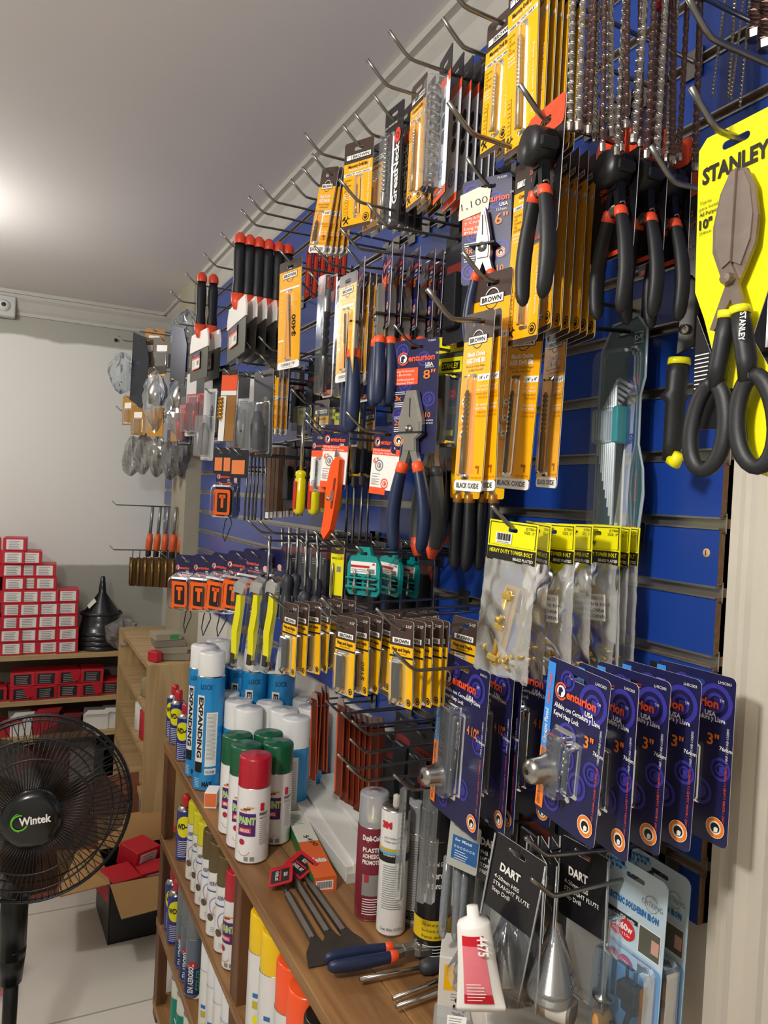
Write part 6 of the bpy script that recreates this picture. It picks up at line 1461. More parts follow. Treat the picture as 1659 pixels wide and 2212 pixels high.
def step_pack(label, x_):
    k = dart(label, ('4-20mm HSS', 'STRAIGHT FLUTE', 'Step Drill'), .075, .175)
    g = G(); g.poly(rpts(-.0375, -.163, .0375, -.083, .004), 0, clear('dfe4ea', .10, .05, .2)); sub(g, 'clear_sheet', k)
    g = G(); r = .0235; prof = [(0, -.085)]; n = 13
    for i in range(n): rr = .004 + (r - .004) * i / (n - 1); z = -.088 - i * .0052; prof += [(rr, z), (rr, z - .0048)]
    prof += [(.005, -.158), (.005, -.18), (0, -.181)]; g.lathe(prof[::-1], mat('b4b2ac', .22, 1, .1), 24, (x_, -.028, 0)); sub(g, 'step_drill', k)
    g = G(); g.lathe([(.0305, -.160), (.031, -.155), (.007, -.078), (0, -.076)], clear('e8ecee', .14, .06, 1.2), 24, (x_, -.028, 0)); g.box((x_, -.022, -.172), (.04, .035, .022), clear('e8ecee', .14, .06, 1.2), .004); sub(g, 'cone_blister', k)
    g = G(); g.tube([(-.0375, -.002, .01), (-.0375, -.002, -.163), (.0375, -.002, -.163), (.0375, -.002, .01)], .0012, clear('e8ecee', .4, .05, 1), 5); sub(g, 'clear_edge', k)
    return k
k = step_pack('step drill in clear cone on dark card, left of two', -.014); k.location = PX(1122, 1850, -.165); k.rotation_euler = (0, R(9), R(-90 + 16))
k2 = dup(k, 'step drill in clear cone on dark card, right of two'); k2.location = PX(1262, 1850, -.10); k2.rotation_euler = (0, R(-1), R(-90 + 5))
for i, (px, x) in enumerate(((1160, -.14), (1185, -.12), (1208, -.085))): k3 = dup(k2, 'step drill pack seen edge on between the two cones, %s' % ('left', 'middle', 'right')[i]); k3.location = PX(px, 1855, x); k3.rotation_euler = (0, R(1), R(-90 - 22))
# soldering irons
def solder(label):
    root = thing('soldering_iron', label, 'soldering iron', None); g = G(); w, h = .088, .21; a = w / 2; SB = mat('bcd0dc', .3, 0, .03, 30, 0, .4); zb = card(g, w, .014, h, SB, .009, .026, me=mat('5b88a8', .3))
    g.rect(-a + .001, zb + .002, a - .001, -.085, mat('6aa6d4', .35), .8, .006); r = random.Random(5)
    for i in range(26): x_ = -a + .001 + r.random() * .026; z_ = .010 - r.random() * .018 * (1 - (x_ + a) / .034); g.rect(x_, z_ - .0025, x_ + .0038, z_ + .0013, mat(('3f8fc8', '8fc4e4', '2a6aa8')[i % 3], .4), 1 + .1 * (i % 3))
    g.ring(a - .020, -.018, .0085, .0092, GRY, 1.5, 30, 330); g.t('CATKING', a - .019, -.021, .006, GRY, .028, lay=2, bold=0); g.t('ELECTRIC SOLDERIN IRON', -.002, -.036, .0072, mat('1f6fae', .4), w * .84, lay=2, bold=.05)
    g.rect(-a + .006, -.052, .008, -.0465, K, 1.5); g.t('High quality', -.006, -.0515, .0035, W, .02, lay=2); g.disc(-.006, -.063, .0115, mat('d8232f', .35), 3); g.t('60w', -.006, -.064, .008, W, .017, lay=4, bold=.04); g.t('110v', -.006, -.070, .0035, W, .011, lay=4)
    g.rect(.010, -.078, a - .004, -.046, W, 1.5); g.rect(.011, -.077, a - .005, -.047, mat('57584c', .5), 2); g.rect(.028, -.07, a - .006, -.055, mat('c99a8a', .5), 2.5); g.t('ELECTRIC SOLDERIN IRON', -a + .0085, zb + .012, .0075, W, .125, 'l', 90, 2, .06); g.t('ELECTRIC SOLDERIN IRON', -a + .0085, zb + .012, .0075, K, .125, 'l', 90, 2.6, .0)
    sub(g, 'card', root)
    g = G(); g.lathe([(0, -.055), (.0012, -.057), (.003, -.085), (.0065, -.087), (.0065, -.14), (.013, -.142), (.013, -.146), (.006, -.148), (.006, -.16)], steel, 16, (-.020, -.014, 0)); sub(g, 'iron_barrel', root)
    g = G(); g.lathe([(.006, -.158), (.011, -.163), (.012, -.175), (.009, -.185), (.011, -.196), (0, -.197)], wood('pale_handle_wood', 'c98f50', 'dda566', 2), 16, (-.020, -.014, 0)); sub(g, 'wooden_handle', root)
    g = G(); g.box((.016, -.014, -.118), (.028, .018, .024), mat('262a30', .5), .004); g.box((.016, -.012, -.136), (.020, .012, .012), mat('262a30', .5), .003); [g.box((.016 + s_ * .006, -.014, -.100), (.001, .005, .016), steel2) for s_ in (-1, 1)]; sub(g, 'plug', root)
    g = G(); g.tube([(.016, -.012, -.140), (.012, -.014, -.16), (.02, -.014, -.19), (0, -.013, -.192), (-.005, -.014, -.165)], .0035, mat('1c2026', .5)); sub(g, 'cord', root)
    sub(blister(.003, zb + .006, -.084, .072, .024, clear('d8ecfa', .05, .05, .5, .7), .012), 'blister', root); sub(blister(-.02, -.09, -.052, .012, .02, clear('e4f0fa', .04, .05, .4, .5), .004), 'tip_blister', root)
    return root
k = solder('blue and silver soldering iron pack marked 60w, front one'); k.location = PX(1373, 1897, -.075); k.rotation_euler = (0, R(1.5), R(-90 + 4))
k2 = dup(k, 'blue and silver soldering iron pack directly behind the front one'); k2.location = PX(1425, 1888, -.03); k2.rotation_euler = (0, R(1), R(-90 + 0))
# orange-brown strips and dark packs behind the empty hooks
for i, (px, py, x) in enumerate(((678, 1545, -.14), (686, 1530, -.13), (694, 1525, -.12), (702, 1530, -.11), (735, 1560, -.15), (746, 1575, -.14), (757, 1582, -.13), (769, 1588, -.12), (781, 1595, -.11), (793, 1600, -.10), (808, 1600, -.08), (820, 1600, -.06))):
    root = thing('hanging_strip', 'orange-brown hanging strip behind the bare hooks, %s from the left' % ORD[i].replace('frontmost', 'first'), 'blade', 'orange-brown strips', PX(px, py - 20, x)); root.rotation_euler = (R(rnd.uniform(-2, 2)), R(rnd.uniform(-1, 1)), R(-74 + rnd.uniform(-6, 6)))
    g = G(); g.slab(rpts(-.011, -.155, .011, .015, .002), [], .003, mat('6e2c1a', .35, .2), mat('c4552a', .4)); g.rect(-.0105, -.15, -.006, .01, mat('c4552a', .4), 1); sub(g, 'strip', root); g = G(); g.slab([(-.012, .01), (.012, .01), (.008, .028), (-.008, .028)], [], .002, mat('a08a84', .5)); sub(g, 'paper_head', root)
names = ['SPRING HINGE', 'BAR SET', 'CYLINDER', 'LOCK SET', 'DOOR STOP', 'PAD BOLT']
k0 = None
for i, (px, py, x) in enumerate(((880, 1565, -.05), (915, 1590, -.05), (850, 1600, -.04), (900, 1640, -.06), (935, 1670, -.05), (845, 1680, -.03), (940, 1600, -.02), (1010, 1640, -.03), (1090, 1700, -.03), (1160, 1740, -.025), (1260, 1800, -.02))):
    if k0 is None: k0 = dark_pack('tool_pack', '', .085, .12, '2a2b30')
    k = k0 if i == 0 else dup(k0); k['label'] = 'black boxed pack deep behind the bare hooks, %s' % ORD[i].replace('frontmost', 'first'); k['group'] = 'black packs on the lowest rows'; k.location = PX(px, py, x); k.rotation_euler = (0, R(rnd.uniform(-6, 6)), R(-90 + rnd.uniform(-8, 14)))
# ================================================================ far corner: red boxes, funnels, small goods
rb = mat('c01f30', .42); lbl = mat('e9e4df', .5)
def red_box(label, w=.094, h=.058, d=.12, lm=None, flap=False):
    root = thing('red_box', label, 'box', None); g = G(); g.box((0, d / 2, h / 2), (w, d, h), rb, .002); sub(g, 'carton', root)
    g = G(); g.rect(-w * .36, h * .12, w * .36, h * .88, lm or lbl, 2, .001); mm = GRY if lm is None else mat('8f8d8a', .5)
    g.bars(-w * .26, h * .72, 5, w * .5, mm, h * .13, h * .05, 3, .2); sub(g, 'label', root)
    if flap: g = G(); g.slab([(w * .0, h * .95), (w * .45, h * .9), (w * .42, h * .35), (w * .2, h * .15)][::-1], [], .001, rb, y=-.012); sub(g, 'flap', root)
    return root
r0 = red_box('')
first = True; R9 = random.Random(9)
cols = [(-30, 8, 'leftmost, cut by the frame'), (22, 8, 'second'), (57, 8, 'third'), (104, 6, 'fourth'), (143, 5, 'rightmost')]
tops = {1: 9, 2: 8}
for ci, (px, n, s_) in enumerate(cols):
    base = PYy(px, 1410, 3.71)
    nn = (9, 9, 8, 7, 5)[ci]
    for j in range(nn):
        k = r0 if first else dup(r0); first = False
        k.location = (base.x + R9.uniform(-.006, .006) - .004 * j * (ci in (3,)), 3.715 + R9.uniform(-.008, .008), .7205 + j * .0585); k.rotation_euler = (0, 0, R(R9.uniform(-5, 8)))
        k['label'] = 'red box with white label, %s of its stack, %s stack on the pine shelf' % (('bottom', 'second up', 'third up', 'fourth up', 'fifth up', 'sixth up', 'seventh up', 'eighth up', 'ninth up')[j], s_.split(',')[0]); k['group'] = 'red boxes stacked on the back shelf'
r1 = red_box('', .10, .062, .12, mat('1d1a1c', .45)); r2 = red_box('', .10, .062, .12, mat('1d1a1c', .45), True); f1 = f2 = True
for j in range(2):
    for i, px in enumerate((-12, 48, 98, 148, 197, 240)):
        if j and i in (0, 5): continue
        base = PYy(px, 1500, 3.70); fl_ = (i + j) % 3 == 1
        k = (r2 if f2 else dup(r2)) if fl_ else (r1 if f1 else dup(r1))
        if fl_: f2 = False
        else: f1 = False
        k.location = (base.x, 3.705 + R9.uniform(-.01, .01), .5155 + j * .0628); k.rotation_euler = (0, R(R9.uniform(-1, 1) * (2 if j else 0)), R(R9.uniform(-6, 8))); k['label'] = 'red box with black label on the second back shelf, %s row, %s from left' % (('lower', 'upper')[j], ORD[i].replace('frontmost', 'first')); k['group'] = 'red boxes with black labels'
# third shelf
for i, (px, c_, w_, h_) in enumerate(((20, 'b52430', .09, .06), (45, 'e2ded8', .09, .09), (98, 'a82230', .11, .10), (150, '6e2029', .09, .07), (205, 'e6e3dd', .11, .075), (238, 'e6e3dd', .08, .08))):
    base = PYy(px, 1590, 3.72); root = thing('storage_box', '%s carton on the third back shelf behind the fan, %s from left' % ('white' if c_[0] == 'e' else 'dark red', ORD[i].replace('frontmost', 'first')), 'box', None, (base.x, 3.72, .3505), (0, 0, R(R9.uniform(-8, 8))))
    g = G(); g.box((0, .06, h_ / 2), (w_, .12, h_), mat(c_, .5), .001); sub(g, 'carton', root)
    g = G(); g.slab([(-w_ / 2, h_), (w_ / 2, h_), (w_ * .6, h_ + .02), (-w_ * .3, h_ + .022)], [], .001, mat(c_, .5), y=-.01); sub(g, 'flap', root)
for i, (px, c_) in enumerate(((60, 'a51f2e'), (120, '7d1c26'), (175, 'c9c6c0'), (225, '2a3138'), (241, 'd7d9da'))):
    base = PYy(px, 1700, 3.74); root = thing('storage_box', 'bulky %s pack on the bottom back shelf behind the fan, %s from left' % ({'a': 'red', '7': 'dark red', 'c': 'pale', '2': 'dark', 'd': 'white'}[c_[0]], ORD[i].replace('frontmost', 'first')), 'pack', None, (base.x, 3.74, .0605))
    g = G(); g.box((0, .05, .1), (.11, .12, .2), mat(c_, .4, 0, .2, 12, .3), .012); sub(g, 'pack_body', root)
# funnels
p = PYy(218, 1398, 3.76); root = thing('funnel_stack', 'stack of black plastic funnels standing spout up on the pine shelf', 'funnel', None, (p.x, 3.80, .7205)); root.scale = (1.0, .85, 1.3)
fm = mat('1b1c1f', .3, 0, .05, 30, 0, .3)
for i in range(4):
    z = .018 * i; g = G(); g.lathe([(.105, z), (.108, z + .012), (.10, z + .015), (.088, z + .05), (.086, z + .075), (.03 - .004 * i, z + .15), (.016, z + .17), (.010, z + .21), (.0, z + .212)], fm, 28); sub(g, 'funnel', root)
g = G(); g.lathe([(.094, .125), (.098, .128), (.098, .133), (.09, .136)], fm, 28); sub(g, 'rim', root)
g = G(); g.M = Matrix.Translation((-.05, -.055, .17)) @ Matrix.Rotation(R(-40), 4, 'Y'); g.rect(-.02, -.008, .02, .008, W, 1); sub(g, 'price_sticker', root)
# goods on the pine side unit
for i, (px, py, w_, c_) in enumerate(((345, 1432, .13, '8d8474'), (350, 1416, .12, '9a907e'), (345, 1400, .12, '857c6c'), (355, 1384, .10, 'a09680'))):
    root = thing('storage_box', 'flat grey-brown box piled on the pine unit behind the tall cans, %s' % ('bottom', 'second', 'third', 'top, green mark')[i], 'box', None, (-.12 - .012 * i, 2.96, .8405 + .0262 * i), (0, 0, R(-20 + 9 * i)))
    g = G(); g.box((0, 0, .013), (w_, .09, .025), mat(c_, .7), .001); 
    if i == 3: g.box((.02, -.0455, .013), (.035, .001, .016), mat('2f9a48', .5))
    sub(g, 'carton', root)
def crumple(name, label, cat, loc, sx, sy, sz, m, seed):
    r = random.Random(seed); g = G(); nu, nv = 18, 12; vs = []; fs = []
    ph = [r.uniform(0, 6) for _ in range(6)]
    for i in range(nv + 1):
        for j in range(nu):
            a = 2 * PI * j / nu; b = PI * i / nv; q = 1 + .22 * math.sin(3 * a + ph[0] + 2 * b) + .16 * math.sin(5 * a + 4 * b + ph[1]) + .1 * r.uniform(-1, 1)
            vs.append((sx * math.sin(b) * math.cos(a) * q, sy * math.sin(b) * math.sin(a) * q, sz * math.cos(b) * (1 + .1 * math.sin(4 * a + ph[2]))))
    for i in range(nv):
        for j in range(nu): k = (j + 1) % nu; fs.append((i * nu + j, (i + 1) * nu + j, (i + 1) * nu + k, i * nu + k))
    g.add(vs, fs, m, False); o = g.build(name, None, loc); tag(o, label, cat); return o
crumple('plastic_bag', 'crumpled clear plastic bag between the funnels and the pine unit', 'bag', (-.215, 3.72, .80), .07, .08, .07, clear('e8dede', .2, .15, 1.0), 4)
root = thing('red_pack', 'small red pack lying at the near end of the pine unit', 'pack', None, (-.2, 2.92, .8405), (0, R(0), R(30))); g = G(); g.box((0, 0, .02), (.03, .05, .04), rb, .004); sub(g, 'pack_body', root)
for i, (z, c_, lab) in enumerate(((.671, 'c9b23a', 'yellow tin'), (.501, 'b3202c', 'red pack'), (.501, 'd8d6d2', 'white bottle'), (.341, 'dcdad6', 'white pack'), (.671, '8f8460', 'folded brown sheet'), (.111, 'c9c9c6', 'pale drum'))):
    root = thing('shelf_pack', '%s inside the pine side unit, tier %s' % (lab, ('top front', 'middle front', 'middle back', 'low front', 'top back', 'bottom')[i]), 'pack', None, (-.18, 2.95 + .12 * (i % 3), z)); hh = (.07, .12, .12, .12, .08, .18)[i]
    g = G(); g.lathe([(0, 0), (.04, 0), (.042, .004), (.042, hh - .01), (.02, hh), (0, hh)], mat(c_, .4), 18); sub(g, 'pack_body', root)
# wall mounted things on the far small board
def fhook(px, py, Lx, y, what):
    p = PYy(px, py, y); 
    t = thing('peg_hook', 'steel wire peg hook ' + what, 'hook', 'peg hooks on the blue board', (0, y, p.z)); g = G(); g.tube([(0, 0, 0), (-Lx, 0, 0), (-Lx - .02, 0, .018)], .0026, steel2, 6); g.build('wire', t); g = G(); g.box((-.003, 0, 0), (.0016, .03, .034), steel2); g.build('mounting_clip', t)
    return p.z
fhook(290, 1092, .28, 3.60, 'above the orange dipped tools in the far corner'); fhook(290, 1188, .28, 3.62, 'above the hanging brass hinges in the far corner'); fhook(300, 890, .28, 3.6, 'above the clear bags in the far corner'); fhook(300, 740, .28, 3.62, 'highest in the far corner')
dp = mat('4a4c52', .3, .6, .1, 30)
for i, (px, py, y, w_, h_, lab) in enumerate(((304, 716, 3.25, .10, .33, 'large dark trowel blade hanging in the far corner, left'), (388, 700, 2.75, .075, .22, 'dark trowel blade in clear wrap left of the putty knives'))):
    p = PYy(px, py, y); root = thing('trowel', lab, 'trowel', None, p, (0, 0, R(-90 + 32))); g = G(); g.slab([(-w_ * .5, -h_ * .85), (w_ * .5, -h_), (w_ * .55, -h_ * .35), (w_ * .3, -h_ * .08), (-w_ * .45, 0)], [], .003, dp); sub(g, 'blade', root)
    g = G(); g.tube([(0, .01, -h_ * .1), (0, .03, -h_ * .3), (0, .03, -h_ * .75)], .012, BK, 8); sub(g, 'handle', root)
    root = crumple('plastic_bag', 'clear plastic wrap bulging beside the dark trowel blade, %s one' % ('left', 'right')[i], 'bag', PYy(px - 40 + 55 * i, py + 90 - 70 * i, y + .05), .05, .03, .08, clear('dde4e8', .12, .06, 1.2), 11 + i)
for i, (px, py, y) in enumerate(((340, 800, 3.0), (392, 806, 2.85))):
    p = PYy(px, py, y); root = thing('hardware_bag', 'clear bag of chrome hardware with amber card in far corner, %s' % ('left', 'right')[i], 'bag', None, p, (0, 0, R(-60)))
    g = G(); g.box((0, 0, 0), (.10, .002, .03), mat('3a3026', .5)); g.box((0, -.002, -.02), (.1, .002, .006), mat('d9a72c', .4)); sub(g, 'header_card', root); g = G(); g.lathe([(0, -.14), (.03, -.13), (.038, -.09), (.02, -.05), (.008, -.03)], steel, 16); sub(g, 'chrome_knob', root)
    g = G(); g.box((0, .002, -.20), (.09, .002, .11), mat('b07a24', .5)); sub(g, 'amber_card', root)
    q = crumple('bag', 'x', 'x', (0, 0, -.12), .055, .03, .11, clear('e6ecee', .14, .06, 1.2), 21 + i); q.parent = root; del q['label']; del q['category']
for i, (px, py, y, c_) in enumerate(((278, 860, 3.5, 'b8842e'), (300, 880, 3.4, 'a8782a'), (322, 735, 3.3, '6e5a34'), (352, 735, 3.2, '5a4c36'), (335, 715, 3.35, 'b07a2e'))):
    p = PYy(px, py, y); root = thing('carded_pack', 'small brown carded pack high in the far corner, %s' % ORD[i].replace('frontmost', 'first'), 'pack', 'brown carded packs', p, (0, 0, R(-60 + 9 * i))); g = G(); card(g, .08, .01, .13, mat(c_, .5), .004, .02); g.rect(-.025, -.045, .02, -.02, W, 1); sub(g, 'card', root); sub(blister(0, -.11, -.05, .05, .02), 'blister', root)
for i, (px, py, y, c_) in enumerate(((285, 985, 3.55, 'b8b6b0'), (310, 980, 3.45, 'b0aea6'), (340, 985, 3.35, 'a6a49c'), (370, 990, 3.25, '9a9892'), (395, 985, 3.2, '8a8884'))):
    o = crumple('hardware_bag', 'clear bag of pale fittings in the middle of the far corner, %s' % ORD[i].replace('frontmost', 'first'), 'bag', PYy(px, py, y), .04, .035, .085, clear(c_, .45, .15, .9), 31 + i); o['group'] = 'bags of pale fittings'
for i in range(5):
    p = PYy(330 + 17 * i, 1095, 3.45 - .05 * i); root = thing('orange_tipped_tool', 'hanging tool with orange end in the far corner, %s from left' % ORD[i].replace('frontmost', 'first'), 'tool', 'orange ended tools in the far corner', p, (0, R(3), 0))
    g = G(); g.tube([(0, 0, 0), (0, 0, -.12)], .007, mat('8d9094', .3, .7), 8); sub(g, 'shaft', root); g = G(); g.lathe([(.0, -.20), (.014, -.19), (.015, -.15), (.011, -.12), (0, -.118)], mat('cf5a2c', .4), 12); sub(g, 'orange_handle', root); g = G(); g.lathe([(0, -.225), (.012, -.22), (.012, -.197)], BK, 12); sub(g, 'end_cap', root)
for i in range(7):
    p = PYy(287 + 15 * i, 1195, 3.6 - .05 * i); root = thing('hinge_pack', 'hanging brass hinge pack in the far corner, %s from left' % ORD[i].replace('frontmost', 'first'), 'hinge', 'brass hinge packs in the far corner', p, (0, 0, R(-70 + rnd.uniform(-10, 10))))
    g = G(); g.slab(rpts(-.028, -.15, .028, -.02, .006), [], .004, mat('6b5636', .3, .7, .3, 40)); sub(g, 'hinge_leaf', root); g = G(); g.tube([(0, -.004, -.15), (0, -.004, -.03)], .006, mat('8a6f42', .25, .8), 8); g.tube([(0, 0, -.02), (0, 0, .012)], .002, BK); sub(g, 'hinge_pin', root)
# red packed clamshells between pier and yellow card
for i, (px, py, y, c_, lab) in enumerate(((420, 815, 2.3, 'b8322e', 'red'), (440, 812, 2.2, 'c23a30', 'red'), (462, 820, 2.1, '9a2a2a', 'dark red'), (405, 840, 2.4, 'd05038', 'orange'), (455, 850, 2.0, 'c8c4c0', 'white'), (540, 815, 1.75, 'dcdce0', 'white'), (556, 820, 1.7, 'c2c2c8', 'grey'), (570, 812, 1.6, '33343a', 'dark'), (524, 828, 1.8, '3a3b40', 'dark'), (478, 800, 2.0, '2e2f36', 'dark'))):
    p = PYy(px, py, y); root = thing('clamshell_pack', '%s carded clamshell left of the short oxide card, %s counted from far' % (lab, ORD[i].replace('frontmost', 'first')), 'pack', 'clamshell packs left of the short oxide card', p, (0, R(rnd.uniform(-3, 3)), R(-72 + rnd.uniform(-12, 12))))
    g = G(); card(g, .075, .012, .19, mat('2b2c33', .4) if i % 2 else mat('c9c7c4', .5), .005, .02); g.rect(-.034, -.10, .034, -.05, mat(c_, .4), 1); sub(g, 'card', root); g = G(); g.lathe([(0, -.165), (.014, -.16), (.016, -.11), (.008, -.08), (0, -.078)], mat(c_, .4), 12, (0, -.014, 0)); sub(g, 'tool_body', root); sub(blister(0, -.17, -.06, .05, .028, clear('e2e6ea', .1, .06, .9)), 'blister', root)
root = thing('drill_bit_card', 'card with orange head holding a wood bit with white tube', 'drill bit', None, PYy(497, 810, 1.65), (0, R(2), R(-60))); peg_ = root; g = G(); card(g, .05, .012, .16, mat('3a2c24', .4), .003, .014); g.rect(-.024, -.035, .024, .0, OR, 1); g.rect(-.024, -.045, .024, -.035, W, 1); g.rect(-.024, -.147, -.006, -.046, W, 1.2); g.rect(-.004, -.147, .024, -.046, mat('9a6c34', .5), 1.2); sub(g, 'card', root); g = G(); g.helix(-.015, -.10, -.05, .006, mat('b98a2c', .3, .7), 3, -.008); sub(g, 'wood_bit', root)
for i, (px, py) in enumerate(((480, 985), (500, 985), (518, 990))):
    root = thing('clamshell_pack', 'small dark pack with orange label above the carded tape, %s' % ORD[i].replace('frontmost', 'first'), 'pack', 'small orange labelled packs', PYy(px, py - 8, 1.7 - .06 * i), (0, 0, R(-60))); g = G(); card(g, .055, .01, .06, mat('26262c', .4), .004, .016); g.rect(-.022, -.042, .016, -.012, mat('e8844a', .5), 1); sub(g, 'card', root)
# ================================================================ fan
p = PYy(75, 1745, 1.8); root = thing('pedestal_fan', 'black pedestal fan with wire cage standing on the floor at left', 'fan', None, (p.x, p.y + .1, 0))
c = p; n = (CAM - Vector((0, 0, .55)) - c); yaw = math.atan2(n.y, n.x) + R(90)
FM = Matrix.Translation((0, -.1, c.z)) @ Matrix.Rotation(yaw - R(4), 4, 'Z') @ Matrix.Rotation(R(-4), 4, 'X')
fk = mat('0e0e10', .35); Rf = .202
g = G(); g.M = FM
for rr, y_ in ((Rf, 0), (Rf * .97, -.02), (Rf * .80, -.045), (Rf * .60, -.058)): g.tube([(rr * math.cos(t * 2 * PI / 60), y_, rr * math.sin(t * 2 * PI / 60)) for t in range(61)], .0022 if rr < Rf else .004, fk, 6)
for i in range(90):
    a = 2 * PI * i / 90; ca, sa = math.cos(a), math.sin(a)
    def q(r_, y_, da=0): return (r_ * math.cos(a + da), y_, r_ * math.sin(a + da))
    g.tube([q(Rf, 0), q(Rf * .98, -.018, .02), q(Rf * .80, -.044, .05), q(Rf * .55, -.060, .09), q(.06, -.066, .16)], .0010, fk, 4)
sub(g, 'front_cage', root)
g = G(); g.M = FM
for i in range(60):
    a = 2 * PI * i / 60
    def q(r_, y_, da=0): return (r_ * math.cos(a + da), y_, r_ * math.sin(a + da))
    g.tube([q(Rf, 0), q(Rf * .9, .05), q(Rf * .5, .085), q(.05, .09)], .0010, fk, 4)
for rr, y_ in ((Rf * .9, .05), (Rf * .6, .08)): g.tube([(rr * math.cos(t * 2 * PI / 60), y_, rr * math.sin(t * 2 * PI / 60)) for t in range(61)], .002, fk, 5)
sub(g, 'rear_cage', root)
bmz = clear('2a1a10', .62, .15, .6)
for k in range(5):
    g = G(); g.M = FM @ Matrix.Rotation(2 * PI * k / 5 + .3, 4, 'Y'); vs = []; nn = 9
    for i in range(nn + 1):
        u = i / nn; r_ = .03 + .165 * u; wd_ = .02 + .075 * math.sin(PI * min(1, u * .85 + .1))
        for s_ in (-1, 1): vs.append((r_, .02 + s_ * wd_ * .35 * (1 - .4 * u), s_ * wd_ * .8 + .02 * u))
    g.add(vs, [(2 * i, 2 * i + 1, 2 * i + 3, 2 * i + 2) for i in range(nn)], bmz, True); sub(g, 'blade', root)
g = G(); g.M = FM; g.lathe([(0, -.086), (.045, -.084), (.058, -.078), (.062, -.066), (.060, -.060), (0, -.058)], blkg, 32, axis='y'); hub = sub(g, 'hub_cap', root)
g = G(); g.M = FM @ Matrix.Translation((0, -.0865, 0)) @ Matrix.Rotation(R(-4), 4, 'Y'); GNN = mat('63c22c', .4); g.t('Wintek', .008, -.006, .017, W, .062, 'c', lay=1, bold=.03); g.ring(-.022, 0, .014, .017, GNN, 1, 70, 330); g.ring(-.020, .001, .018, .0195, GNN, 1, 100, 260); sub(g, 'badge', hub)
g = G(); g.M = FM; g.lathe([(0, .02), (.04, .02), (.04, .09), (.055, .095), (.055, .15), (.04, .18), (0, .185)], fk, 20, axis='y'); sub(g, 'motor_housing', root)
pl = PYy(33, 2000, 1.8); ox = pl.x - root.location.x
g = G(); g.tube([(ox * .3, -.0, c.z - .02), (ox * .7, -.0, c.z - .16), (ox, 0, c.z - .23)], [.035, .04, .035], fk, 12); g.tube([(ox, 0, c.z - .2), (ox - .002, 0, .40)], .030, fk, 14); sub(g, 'neck', root)
g = G(); g.tube([(ox, 0, .42), (ox - .004, 0, .02)], .016, fk, 12); g.tube([(ox - .001, 0, .42), (ox - .002, 0, .34)], [.03, .024], fk, 14); sub(g, 'pole', root)
g = G(); g.lathe([(0, .03), (.03, .035), (.05, .022), (.19, .012), (.20, .004), (.20, 0), (0, 0)], fk, 32, (ox - .004, 0, 0)); sub(g, 'base', root)
# cartons on the floor
card_m = mat('a9824f', .75, 0, .06, 20); card_in = mat('8f6c40', .8); bkx = mat('1c1c1e', .4, 0, .05)
c1 = PZ(232, 2042, 0); c2 = PZ(336, 2018, 0); d = (c2 - c1); yaw = math.atan2(d.y, d.x)
root = thing('floor_carton', 'open black sided carton of red boxes on the floor by the counter', 'box', None, c1, (0, 0, yaw)); wx, wy, hz = .34, .26, .20
g = G(); 
for cc, dd in (((wx / 2, .002, hz / 2), (wx, .004, hz)), ((wx / 2, wy, hz / 2), (wx, .004, hz)), ((.002, wy / 2, hz / 2), (.004, wy, hz)), ((wx, wy / 2, hz / 2), (.004, wy, hz)), ((wx / 2, wy / 2, .003), (wx, wy, .004))): g.box(cc, dd, bkx)
sub(g, 'carton_body', root)
def flapf(P):
    g = G(); P = [Vector(p_) for p_ in P]; nrm = (P[1] - P[0]).cross(P[2] - P[0]).normalized() * .0035
    vs = [tuple(p_) for p_ in P] + [tuple(p_ + nrm) for p_ in P]; k = len(P)
    g.add(vs, [tuple(range(k))[::-1], tuple(range(k, 2 * k))] + [(i, (i + 1) % k, (i + 1) % k + k, i + k) for i in range(k)], card_m); sub(g, 'flap', root)
flapf([(0, 0, hz), (wx, 0, hz), (wx - .02, -.10, hz - .05), (.02, -.11, hz - .06)]); flapf([(0, 0, hz), (0, wy, hz), (-.14, wy - .02, hz + .03), (-.15, .02, hz - .02)]); flapf([(0, wy, hz), (wx, wy, hz), (wx, wy + .06, hz + .09), (0, wy + .06, hz + .09)])
MW = Matrix.Translation(c1) @ Matrix.Rotation(yaw, 4, 'Z')
for i, (x_, y_, z_, rz, rx, lab) in enumerate(((.05, .03, .12, 20, 10, 'left one, upright'), (.16, .02, .13, 5, -5, 'middle one with white label'), (.24, .10, .18, -20, 14, 'topmost one at the back'), (.14, .13, .16, 30, 8, 'one behind the middle'), (.26, .03, .09, 10, 3, 'right one, deep'))):
    k = dup(r0, 'red box inside the open carton on the floor, ' + lab); k['group'] = 'red boxes in the floor carton'; k.location = MW @ Vector((x_, y_, z_)); k.rotation_euler = (R(rx), R(rx * .5), yaw + R(rz)); k.scale = (1.1, .8, 1.3)
# cardboard sheets behind the fan
a = PYy(60, 1985, 2.95); root = thing('cardboard_sheet', 'large flattened brown cardboard leaning behind the fan', 'cardboard', None, (-.72, 3.05, 0), (R(-6), 0, R(-2))); g = G(); g.box((-.12, 0, .17), (.72, .012, .33), mat('80603a', .8)); g.box((.05, -.012, .13), (.55, .010, .25), mat('8d6a42', .8)); sub(g, 'sheet', root)
root = thing('cardboard_sheet', 'reddish brown cardboard panel behind the open floor carton', 'cardboard', None, (-.42, 2.93, 0), (R(-8), 0, R(6))); g = G(); g.box((.0, 0, .20), (.40, .012, .39), mat('7d4a34', .8)); sub(g, 'sheet', root)
p = PZ(10, 2060, 0); root = thing('pink_item', 'pink plastic bag edge hanging at the far left behind the fan pole', 'bag', None, (p.x - .08, 2.55, .16), (0, 0, 0)); g = G(); g.box((0, 0, .1), (.10, .06, .34), mat('c23a82', .4, 0, .2, 60), .02); sub(g, 'bag_body', root)
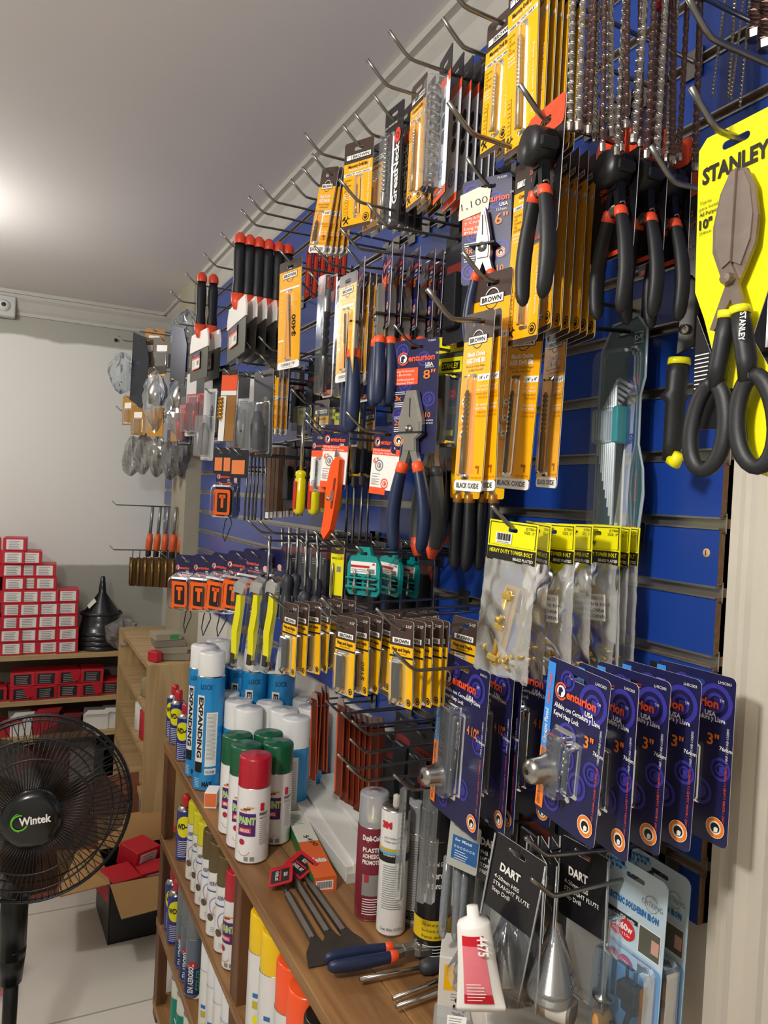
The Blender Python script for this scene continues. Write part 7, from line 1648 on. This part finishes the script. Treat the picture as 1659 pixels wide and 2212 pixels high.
root = thing('floor_box', 'small light brown carton with pink edge at the far left floor', 'box', None, (p.x - .05, 2.45, 0)); g = G(); g.box((-.02, 0, .09), (.14, .10, .18), card_m, .001); g.box((-.02, -.052, .008), (.14, .004, .014), mat('d87aa8', .5)); sub(g, 'carton', root)
# wall device top left
p = PYy(8, 660, 3.94); root = thing('wall_sensor', 'pale plastic sensor box high on the back wall at left', 'sensor', None, p); g = G(); g.box((0, 0.02, 0), (.10, .05, .10), mat('bdbdb8', .4), .006); sub(g, 'housing', root); g = G(); g.lathe([(0, -.03), (.02, -.028), (.028, -.01), (.028, 0)], mat('d6d6d2', .35), 18, (.0, 0, 0), 'y'); g.lathe([(0, -.0305), (.010, -.03)], blkg, 14, axis='y'); sub(g, 'lens', root)
root = thing('wall_cable', 'thin white cable along the wall left of the sensor', 'cable', None, PYy(30, 640, 3.98)); g = G(); g.tube([(-.3, 0, .02), (-.1, 0, .03), (.02, 0, .0)], .004, W, 6); sub(g, 'cable', root)
root = thing('screw', 'small dark screw left in the back wall plaster', 'screw', None, PYy(250, 735, 3.99)); g = G(); g.lathe([(0, -.012), (.008, -.01), (.008, 0)], dsteel, 10, axis='y'); sub(g, 'screw_head', root)

# plain pegs that carry the far goods
def peg_to(o, what):
    x, y, z = o.location
    if -x < .01: return
    t = thing('peg_hook', 'steel wire peg hook ' + what, 'hook', 'peg hooks on the blue board', (0, y, z))
    g = G(); g.tube([(0, 0, 0), (x, 0, 0), (x - .015, 0, .012)], .0024, steel2, 6); g.build('wire', t); g = G(); g.box((-.003, 0, 0), (.0016, .024, .030), steel2); g.build('mounting_clip', t)
peg_to(peg_, 'carrying the wood bit card')
peg_to(s0, 'carrying the leftmost dark blue screwdriver')
for o in list(bpy.data.objects):
    l_ = o.get('label') or ''
    if l_.startswith('bright yellow narrow card'): peg_to(o, 'carrying the bright yellow narrow card')
    if l_.endswith('lower, front right') or l_.endswith('lower, front left'): peg_to(o, 'carrying the lower ' + l_.split()[-1] + ' dark screwdriver')
    if o.name in ('hanging_strip', 'hanging_strip.003', 'hanging_strip.004', 'hanging_strip.008'): peg_to(o, 'through the orange-brown strip, ' + ' '.join(l_.split()[-4:]))
n_ = 0
for o in list(bpy.data.objects):
    nm = o.name.split('.')[0]
    if o.parent is None and o.get('label') and nm in ('trowel', 'hardware_bag', 'clamshell_pack', 'carded_pack', 'screwdriver_pack', 'snap_knife', 'cutter_pack', 'tape_measure', 'drill_pack', 'label_pack', 'tool_pack', 'bit_holder', 'steel_rod') and abs(o.location.x) > .03:
        if nm in ('steel_rod',) and n_ % 3: n_ += 1; continue
        n_ += 1
        if nm == 'tool_pack' and 'deep on' in o['label']: continue
        if nm == 'drill_bit_card': continue
        peg_to(o, 'carrying the ' + ' '.join(o['label'].split()[:9]).rstrip(','))
